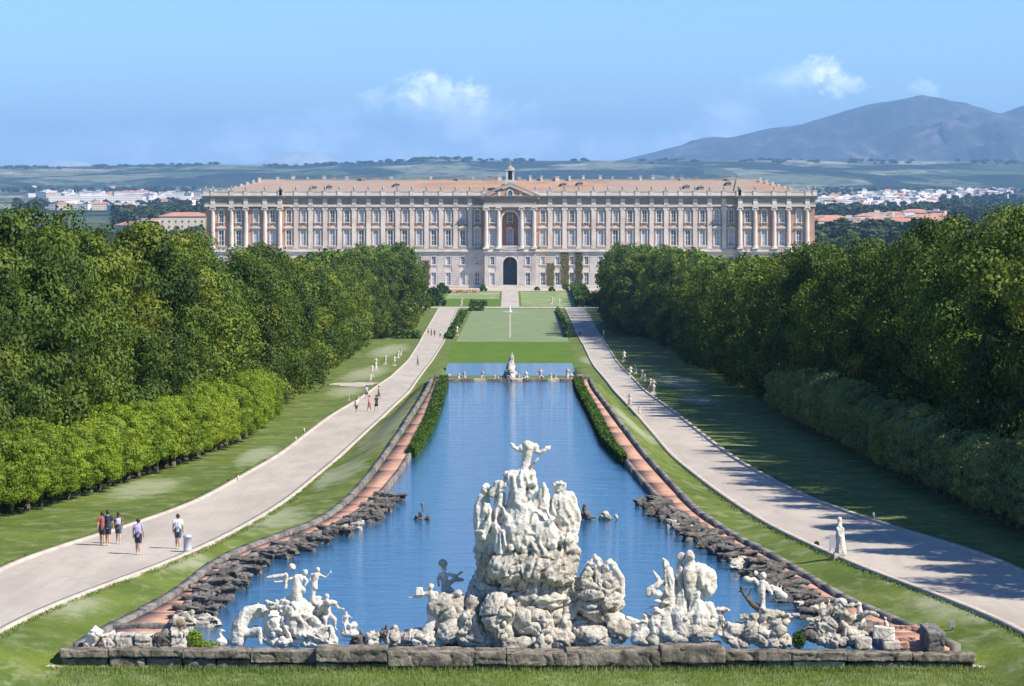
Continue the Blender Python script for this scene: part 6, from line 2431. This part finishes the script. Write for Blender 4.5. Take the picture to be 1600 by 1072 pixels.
mid = [(573, 624, 'pale blue shirt standing by the left verge in mid distance', (0.3, 0.4, 0.55), (0.05, 0.06, 0.1), 1.5), (577, 643, 'red and white top in the mid-distance party on the left avenue', (0.6, 0.25, 0.2), (0.3, 0.12, 0.1), 1.55), (588, 644, 'black clothes at the right of the mid-distance party', (0.03, 0.03, 0.04), (0.02, 0.02, 0.03), 1.65),
       (592, 625, 'grey top, farthest right of the mid-distance walkers', (0.3, 0.28, 0.28), (0.08, 0.08, 0.1), 1.5), (557, 647, 'white top near the left edge of the avenue in mid distance', (0.7, 0.68, 0.64), (0.12, 0.1, 0.1), 1.5),
       (653, 573, 'tan top alone in the middle of the far avenue', (0.35, 0.28, 0.25), (0.15, 0.12, 0.1), 1.6), (669, 524, 'blue shirt in the far group of walkers', (0.25, 0.3, 0.45), (0.05, 0.05, 0.08), 1.7), (674, 526, 'dark clothes in the far group of walkers', (0.06, 0.06, 0.08), (0.04, 0.04, 0.05), 1.7),
       (679, 527, 'brown clothes in the far group of walkers', (0.22, 0.14, 0.1), (0.06, 0.05, 0.05), 1.7), (688, 528, 'pale shirt nearest the right edge in the far group', (0.55, 0.55, 0.6), (0.1, 0.12, 0.2), 1.8), (906, 527, 'dark clothes at the inner edge of the right avenue', (0.1, 0.06, 0.06), (0.05, 0.05, 0.06), 1.6)]
for i, (p, r, lb, c1, c2, H) in enumerate(mid):
    x, Y, z = on_road(p, r)
    person(x, Y, z, H, random.uniform(-2, 2), 'cloth_a%d' % i, c1, 'cloth_b%d' % i, c2, 'person in ' + lb, bare=i % 2 == 0, lod=.5)

# ------------------------------------------------------------------ street furniture near the roads
x, Y, z = on_road(293, 864)
zz = gz(x, Y)
mb = MB()
mb.lathe([(0.24, 0), (0.24, 0.06), (0.20, 0.1), (0.20, 0.78), (0.23, 0.8), (0.23, 0.86), (0.16, 0.93), (0.05, 0.96)], (0, 0, 0), 16)
bo = mb.obj('bollard', flat('pale grey metal', (0.42, 0.44, 0.47), 0.5), None, True, loc=(x, Y, zz - .02))
tag(bo, 'pale grey round bollard on the grass edge of the left road', 'bollard')

x, Y = road_pt(1311, 874)
zz = gz(x, Y)
st = empty('statue', (x, Y, zz))
tag(st, 'slim white veiled statue standing at the inner edge of the right avenue', 'statue')
s = Sculpt(Y)
s.chain([(1314, 862, 0, 7.5), (1314, 850, 0, 7), (1313, 838, 0, 7.5), (1313, 830, 0, 6.5), (1312, 822, 0, 4.5), (1312, 815, 0, 3.4)], 7)
s.ball(1312, 812, 4.2, 0, (.9, 1, 1.1), 7)
s.cap((1308, 826, -3), (1311, 836, -5), 3, 2.5)
s.cap((1317, 826, -3), (1314, 838, -5), 3, 2.5)
for k in range(6):
    a = k * 1.05
    s.cap((1314 + 7 * math.cos(a), 866, 7 * math.sin(a)), (1313 + 4 * math.cos(a), 832, 4 * math.sin(a)), 2.2, 1.4)
s.build('draped_body', M['marble'], 0.028, 0.01, 3, 0, 0.05, st, 1, 91)
mb = MB()
rough_box(mb, -.28, .28, -.28, .28, 0, .34, .03, 3, 3, 3, 2)
mb.obj('plinth', M['rock'], st)
x2, Y2 = road_pt(1301, 866)
pn = empty('notice_panel', (x2, Y2, gz(x2, Y2)))
tag(pn, 'flat grey notice panel on legs left of the veiled statue', 'sign')
mb = MB()
mb.box(-.17, .17, -.03, .03, .32, .98)
mb.obj('board', flat('grey enamel board', (0.38, 0.38, 0.42), 0.5), pn)
for sx in (-.13, .13):
    mb = MB()
    mb.box(sx - .02, sx + .02, -.02, .02, -.1, .318)
    mb.obj('leg', flat('dark metal', (0.08, 0.08, 0.09), 0.5), pn)
x2, Y2 = road_pt(1317, 869)
mb = MB()
mb.lathe([(0.15, 0), (0.17, .04), (0.16, .3), (0.18, .34), (0.12, .42), (.03, .44)], (0, 0, 0), 12)
bn = mb.obj('litter_bin', flat('dark green bin', (0.05, 0.06, 0.07), 0.5), None, True, loc=(x2, Y2, gz(x2, Y2)))
tag(bn, 'small dark rounded bin at the foot of the veiled statue', 'bin')
x2, Y2 = road_pt(1322, 812)
s = Sculpt(Y2)
s.chain([(1310, 809, 0, 2.2), (1320, 811, 0, 3), (1328, 812, 0, 2.2), (1336, 807, 0, 1)])
o = s.build('fallen_stone', M['marble'], 0.03, 0.03, 3, 0, 0, None, 1, 7)
o.location.z += float(zr(Y2)) + 0.05 - (R0 - 813) * Y2 / F
tag(o, 'low pale stone lying at the outer kerb of the right avenue', 'stone')
x2, Y2 = road_pt(1276, 853)
tuft('weed', 1276, 850, 8, 10, 'dark little tuft on the inner kerb of the right avenue', 'leaf_hedge', 200, Y2, 0.05)
x2, Y2 = level_pt(1488, 985, 19.3)
sg = empty('floodlight', (x2, Y2, gz(x2, Y2) - .03))
tag(sg, 'small grey garden floodlight box on the grass at the lower right', 'garden light')
mb = MB()
mb.box(-.13, .13, -.06, .08, .18, .42)
mb.obj('lamp_box', flat('worn grey metal', (0.25, 0.27, 0.25), 0.6, vary=.3, scale=20), sg)
mb = MB()
mb.box(-.02, .02, -.02, .02, 0, .178)
mb.obj('stake', flat('dark stake', (0.08, 0.08, 0.08), 0.6), sg)

# posts on the lawns and statues of the mid-distance exedras
ex = [(581, 588, 20, 'veiled pale statue on a pedestal at the left exedra, outermost'), (587, 580, 24, 'paired dark and pale stone figures at the left exedra'), (602, 570, 17, 'white statue on the grass near the left avenue, middle of three'), (616, 572, 18, 'grey-green statue at the kerb of the left exedra'),
      (622, 560, 14, 'white statue farther up the left lawn'), (626, 556, 14, 'small white statue beside another on the left lawn'), (579, 599, 15, 'low broken statue at the exedra kerb on the left'), (545, 626, 10, 'small pedestal stump on the left lawn'), (560, 626, 8, 'tiny pedestal stump on the left verge'),
      (985, 591, 22, 'grey statue at the inner kerb of the right exedra'), (993, 584, 18, 'grey statue behind the kerb statue of the right exedra'), (1003, 592, 17, 'white reclining figure group on the right exedra, left part'), (1007, 596, 15, 'white reclining figure group on the right exedra, right part'), (1021, 617, 27, 'tall pale statue group on the right exedra corner'),
      (1016, 606, 18, 'grey kneeling statue left of the corner statue'), (975, 566, 20, 'white thin statue farther up the right lawn'), (999, 648, 17, 'dark statue on the inner kerb of the right avenue'), (984, 637, 26, 'dark pointed stone at the inner edge of the right avenue'),
      (714, 525, 18, 'pale statue at the left near corner of the pale lawn'), (888, 526, 18, 'pale statue at the right near corner of the pale lawn'), (943, 528, 15, 'white post statue beside the outer kerb of the right avenue'), (930, 512, 11, 'small white statue at the outer kerb of the far right avenue'),
      (655, 527, 13, 'white post statue left of the far left avenue'), (721, 478, 15, 'white statue at the far left of the garden cross path'), (874, 477, 12, 'red-brown figure on the garden lawn right of the path'), (862, 476, 14, 'slim dark statue at the right garden bed')]
for i, (p, r, h, lb) in enumerate(ex):
    x, Y = road_pt(p, r)
    s = Sculpt(Y)
    zg = float(zr(Y))
    ph = h * 0.22
    root = empty('statue', (x, Y, zg))
    tag(root, lb, 'statue', 'park statues')
    h *= 0.82
    ph *= .82
    figure(s, (p, r - ph - h * .40), h * .84, (0.5, 0), [(-.6, .8), (-1.2, 1.3 if i % 2 else .1)], [(.5, .9), (1.1, 1.2)], 'robe' if i % 3 else 'kneel', (0, 0), 0, 1 if i % 2 else -1, True, 1.25)
    s.build('stone_figure', M['far_stone'] if i % 3 else M['marble'], max(0.03, 0.5 * s.k), 0.03, 3, 0, 0.05, root, 0, i)
    mb = MB()
    w_ = h * .17 * s.k
    mb.box(-w_ * 1.3, w_ * 1.3, -w_ * 1.3, w_ * 1.3, -.2, .12)
    mb.box(-w_, w_, -w_, w_, .122, ph * s.k)
    mb.obj('pedestal', M['rock'], root)
for i, (p, r) in enumerate(((462, 690), (475, 676), (372, 752), (1062, 650), (1098, 690), (1365, 812))):
    x, Y = road_pt(p, r)
    mb = MB()
    mb.lathe([(.07, 0), (.07, .3), (.05, .38), (.02, .42)], (0, 0, 0), 8)
    o = mb.obj('marker_post', M['marble'], None, True, loc=(x, Y, float(zr(Y)) - .02))
    tag(o, ['little white marker post on the left verge, nearer one', 'little white marker post on the left verge, farther one', 'little white marker post low on the left verge', 'little white marker post by the right outer kerb, upper one', 'little white marker post by the right outer kerb, lower one', 'little white marker post in the shade of the right trees'][i], 'marker post')

# fountain jet on the pale lawn and the narrow channel before it
M['spray'] = flat('white spray', (0.85, 0.88, 0.9), 0.5)
x, Y = road_pt(797, 488)
jt = empty('water_jet', (0, Y, float(zr(Y))))
tag(jt, 'white water jet at the top of the pale lawn on the axis', 'fountain')
s = Sculpt(Y)
s.chain([(797, 488, 0, 2.4), (797, 484, 0, 1.3), (797, 479, 0, .7), (797, 474, 0, .4)])
s.build('jet', M['spray'], 0.12, 0.06, 2, 0, 0, jt, 0, 3)
mb = MB()
mb.lathe([(2.6, -.3), (2.6, .15), (2.3, .17), (2.2, .05)], (0, 0, 0), 24)
mb.obj('basin', M['kerb'], jt)
ch = ribbon('water_channel', const(-.18), const(.18), road_pt(797, 528)[1], road_pt(797, 490)[1] - 5, 4, zr, M['kerb'], 0.09)
tag(ch, 'thin white water channel down the middle of the pale lawn', kind='structure')

# ------------------------------------------------------------------ towns on the plain
M['wall_w'] = flat('white rendered house wall', (0.72, 0.66, 0.60), 0.9, vary=.1, scale=.05)
M['wall_c'] = flat('cream house wall', (0.60, 0.50, 0.36), 0.9, vary=.1, scale=.05)
M['wall_p'] = flat('pinkish house wall', (0.58, 0.42, 0.34), 0.9, vary=.1, scale=.05)
M['roof_o'] = flat('orange tiled house roof', (0.42, 0.20, 0.13), 0.9, vary=.2, scale=.3)
M['roof_g'] = flat('pale flat roof', (0.55, 0.50, 0.46), 0.9, vary=.15, scale=.1)


def far_z(Y):
    return -47.5 - 8 * float(smooth01((Y - 1500) / 3000))


def house_mesh(w, d, h, roof, wm):
    mb = MB()
    mb.box(-w / 2, w / 2, -d / 2, d / 2, -2, h, 0)
    if roof == 'hip':
        e = 0.6
        mb.add([(-w / 2 - e, -d / 2 - e, h + .02), (w / 2 + e, -d / 2 - e, h + .02), (w / 2 + e, d / 2 + e, h + .02), (-w / 2 - e, d / 2 + e, h + .02), (-w / 4, 0, h + 2.6), (w / 4, 0, h + 2.6)],
               [(0, 1, 5, 4), (2, 3, 4, 5), (1, 2, 5), (3, 0, 4), (3, 2, 1, 0)], 1)
    else:
        mb.box(-w / 2 - .2, w / 2 + .2, -d / 2 - .2, d / 2 + .2, h + .02, h + .6, 1)
        mb.box(-w / 6, w / 8, -d / 6, d / 6, h + .602, h + 2.6, 0)
    nw = int(w / 4)
    for fl_ in range(int(h / 3.4)):
        for i in range(nw):
            x = -w / 2 + (i + .5) * w / nw
            mb.box(x - .6, x + .6, -d / 2 - .06, -d / 2 - .005, fl_ * 3.4 + 1.2, fl_ * 3.4 + 2.8, 2)
    return mb.mesh('house', [wm, M['roof_o'] if roof == 'hip' else M['roof_g'], M['glass']])


hm_far = [house_mesh(18, 12, 9, 'flat', M['wall_w']), house_mesh(14, 11, 7, 'hip', M['wall_w']), house_mesh(26, 13, 12, 'flat', M['wall_w']), house_mesh(40, 16, 9, 'flat', M['wall_w']),
          house_mesh(20, 12, 9, 'hip', M['wall_c']), house_mesh(60, 22, 8, 'flat', M['wall_w'])]
hm_near = [house_mesh(22, 14, 9, 'hip', M['wall_c']), house_mesh(16, 12, 7, 'hip', M['wall_p']), house_mesh(30, 15, 10, 'hip', M['wall_w']), house_mesh(19, 13, 11, 'flat', M['wall_p'])]
rh = random.Random(21)


def place_house(me, px, row, lb, grp):
    z0 = -55.0
    Y = 2500.0
    for _ in range(12):
        Y = far_z(Y) * F / (R0 - row)
    o = link('house', me, loc=((px - CX) * Y / F, Y, far_z(Y)), rot=(0, 0, rh.uniform(-.5, .5)))
    tag(o, lb, 'house', grp)


def town(side, regions, mes, lb, grp):
    for (a, b, r0_, r1_, n_) in regions:
        for i in range(n_):
            place_house(rh.choice(mes), rh.uniform(a, b), r0_ + (r1_ - r0_) * rh.random() ** .8, lb, grp)


town('l', [(60, 330, 300, 311, 40), (110, 325, 312, 322, 34), (90, 210, 325, 331, 14), (0, 330, 289, 297, 14)], hm_far, 'small pale house of the distant town left of the palace', 'distant town houses on the left')
place_house(house_mesh(150, 30, 16, 'flat', M['wall_w']), 150, 322, 'very long white building with columns in the town left of the palace', None)
place_house(house_mesh(90, 30, 12, 'hip', M['wall_w']), 210, 309, 'wide white hall with low roof in the left distant town', None)
town('r', [(1275, 1375, 312, 331, 46), (1340, 1560, 300, 311, 44), (1270, 1460, 311, 322, 32), (1500, 1600, 294, 306, 20), (1270, 1600, 286, 294, 12)], hm_far, 'small pale house of the distant town right of the palace', 'distant town houses on the right')
town('l2', [(205, 322, 352, 372, 12)], hm_near, 'orange-roofed house close behind the left avenue trees', 'orange-roofed houses on the left')
place_house(house_mesh(34, 20, 19, 'hip', M['wall_c']), 290, 383, 'large cream house with orange roof beside the left end of the palace', None)
town('r2', [(1272, 1350, 352, 366, 14), (1350, 1482, 344, 366, 26)], hm_near, 'orange-roofed house beyond the right avenue trees', 'orange-roofed houses on the right')

# trees of the plain
spots = []
def wood(a, b, r0_, r1_, n_, H=(8, 14)):
    for i in range(n_):
        px, row = rh.uniform(a, b), rh.uniform(r0_, r1_)
        Y = 2500.0
        for _ in range(12):
            Y = far_z(Y) * F / (R0 - row)
        hh = rh.uniform(*H)
        spots.append(((px - CX) * Y / F, Y, far_z(Y), hh, hh / 9.0))


wood(180, 330, 336, 352, 190)
wood(200, 330, 372, 400, 60, (8, 13))
wood(1268, 1600, 330, 345, 330)
wood(1268, 1500, 366, 396, 150, (8, 13))
wood(1350, 1600, 366, 380, 60)
wood(20, 330, 318, 328, 120, (7, 12))
wood(1268, 1600, 303, 328, 160, (7, 12))
wood(0, 330, 290, 302, 170, (8, 13))
wood(1268, 1600, 292, 302, 170, (8, 13))
merged_crowns('plain_woodland', spots, 3, M['leaf_far'], 'dark clumps of trees scattered over the plain between the towns', 2.0, 9, 22, 1.6, 130)
for (px, row, H, lb) in ((1290, 392, 17, 'bushy green tree just right of the palace end'), (1330, 388, 18, 'broad green tree second to the right of the palace end'), (1366, 385, 17, 'round tree standing alone before the orange roofs on the right'), (309, 388, 12, 'small dark tree at the left palace corner'), (1272, 398, 14, 'dark tree touching the right palace corner')):
    Y = 1500.0
    x = (px - CX) * Y / F
    top = (R0 - (row - 18)) * Y / F
    r = empty('leafy_tree', (x, Y, -48))
    tag(r, lb, 'tree')
    link('crown', tall_far[0], r, scl=(1.6, 1.6, H / TALL_H))

# ridge trees on the hill line
# grass tufts along the parapet foot
n = 26000
rng = np.random.default_rng(77)
P = np.stack([rng.uniform(-22, 22, n), YF - 0.55 - rng.uniform(0, 1, n) ** 1.8 * 5.5, np.full(n, -19.93)], axis=1)
V = []
w_ = 0.014
a = rng.uniform(0, 6.28, n)
hgt = rng.uniform(.04, .13, n) * (1 + (P[:, 1] > YF - 1.4) * .8)
dx, dy_ = np.cos(a) * w_, np.sin(a) * w_
lx, ly_ = rng.normal(size=n) * .03, rng.normal(size=n) * .03
A0 = P + np.stack([-dx, -dy_, 0 * dx], 1)
A1 = P + np.stack([dx, dy_, 0 * dx], 1)
A2 = P + np.stack([dx * .4 + lx, dy_ * .4 + ly_, hgt], 1)
A3 = P + np.stack([-dx * .4 + lx, -dy_ * .4 + ly_, hgt], 1)
V = np.stack([A0, A1, A2, A3], 1).reshape(-1, 3)
o = link('grass', npmesh('grass', V, np.arange(n * 4).reshape(n, 4), leaf_mat('grass blades', (0.09, 0.15, 0.03), (0.17, 0.22, 0.06), (0.24, 0.27, 0.11), .2)))
tag(o, 'grass blades growing along the foot of the parapet', kind='stuff')

# ragged grass leaning over the kerbs of both avenues
rng = np.random.default_rng(5)
PP = []
for fi, sg in ((RL_IN, 1), (RL_OUT, -1), (RR_IN, -1), (RR_OUT, 1)):
    yy = rng.uniform(125, 235, 9000)
    dens = np.array([mn.noise(Vector((y * .35, sg, 1.0))) for y in yy])
    yy = yy[dens > rng.uniform(-.5, .3, len(dens))]
    x = fi(yy) + sg * (0.14 + rng.uniform(0, 1, len(yy)) ** 2 * .45)
    PP.append(np.stack([x, yy, zr(yy) + 0.02], 1))
P = np.vstack(PP)
n = len(P)
a = rng.uniform(0, 6.28, n)
hgt = rng.uniform(.03, .10, n)
dx, dy_ = np.cos(a) * .025, np.sin(a) * .025
lx, ly_ = rng.normal(size=n) * .05, rng.normal(size=n) * .05
z0_ = 0 * dx
V = np.stack([P + np.stack([-dx, -dy_, z0_], 1), P + np.stack([dx, dy_, z0_], 1), P + np.stack([dx * .4 + lx, dy_ * .4 + ly_, hgt], 1), P + np.stack([-dx * .4 + lx, -dy_ * .4 + ly_, hgt], 1)], 1).reshape(-1, 3)
o = link('grass', npmesh('grass', V, np.arange(n * 4).reshape(n, 4), bpy.data.materials['grass blades']))
tag(o, 'ragged grass creeping over the kerbs of the avenues', kind='stuff')

# scrub and trees along the crest of the low hills
spots = []
for i in range(420):
    px = rh.uniform(-40, 1640)
    hr = float(np.interp(px, HILL_PX, HILL_ROW))
    Y = rh.uniform(12300, 13500)
    x = (px - CX) * Y / F
    dens = mn.noise(Vector((px * .012, 0, 3)))
    if dens < -.1:
        continue
    top = (R0 - hr) / F * 13500
    t = float(smooth01((Y - 8600) / 4900))
    base = -55.5
    hh = rh.uniform(5, 13)
    spots.append((x, Y, base + (top - base) * t - 2, hh, hh / 5.0))
merged_crowns('ridge_woodland', spots, 3, M['leaf_far'], 'blue-green trees along the crest of the far hills', 3.0, 8, 16, 2.0, 150)

# ------------------------------------------------------------------ haze
hm = bpy.data.materials.new('haze air')
hm.use_nodes = True
for nd in list(hm.node_tree.nodes):
    hm.node_tree.nodes.remove(nd)
pv = hm.node_tree.nodes.new('ShaderNodeVolumePrincipled')
pv.inputs['Color'].default_value = (*HAZE_COL, 1)
pv.inputs['Density'].default_value = HAZE_DENSITY
pv.inputs['Anisotropy'].default_value = 0.0
ho = hm.node_tree.nodes.new('ShaderNodeOutputMaterial')
hm.node_tree.links.new(pv.outputs[0], ho.inputs['Volume'])
mb = MB()
mb.box(-26000, 26000, -300, 52000, -140, 760)
hz = mb.obj('haze', hm)
tag(hz, 'pale blue haze over the plain', kind='stuff')
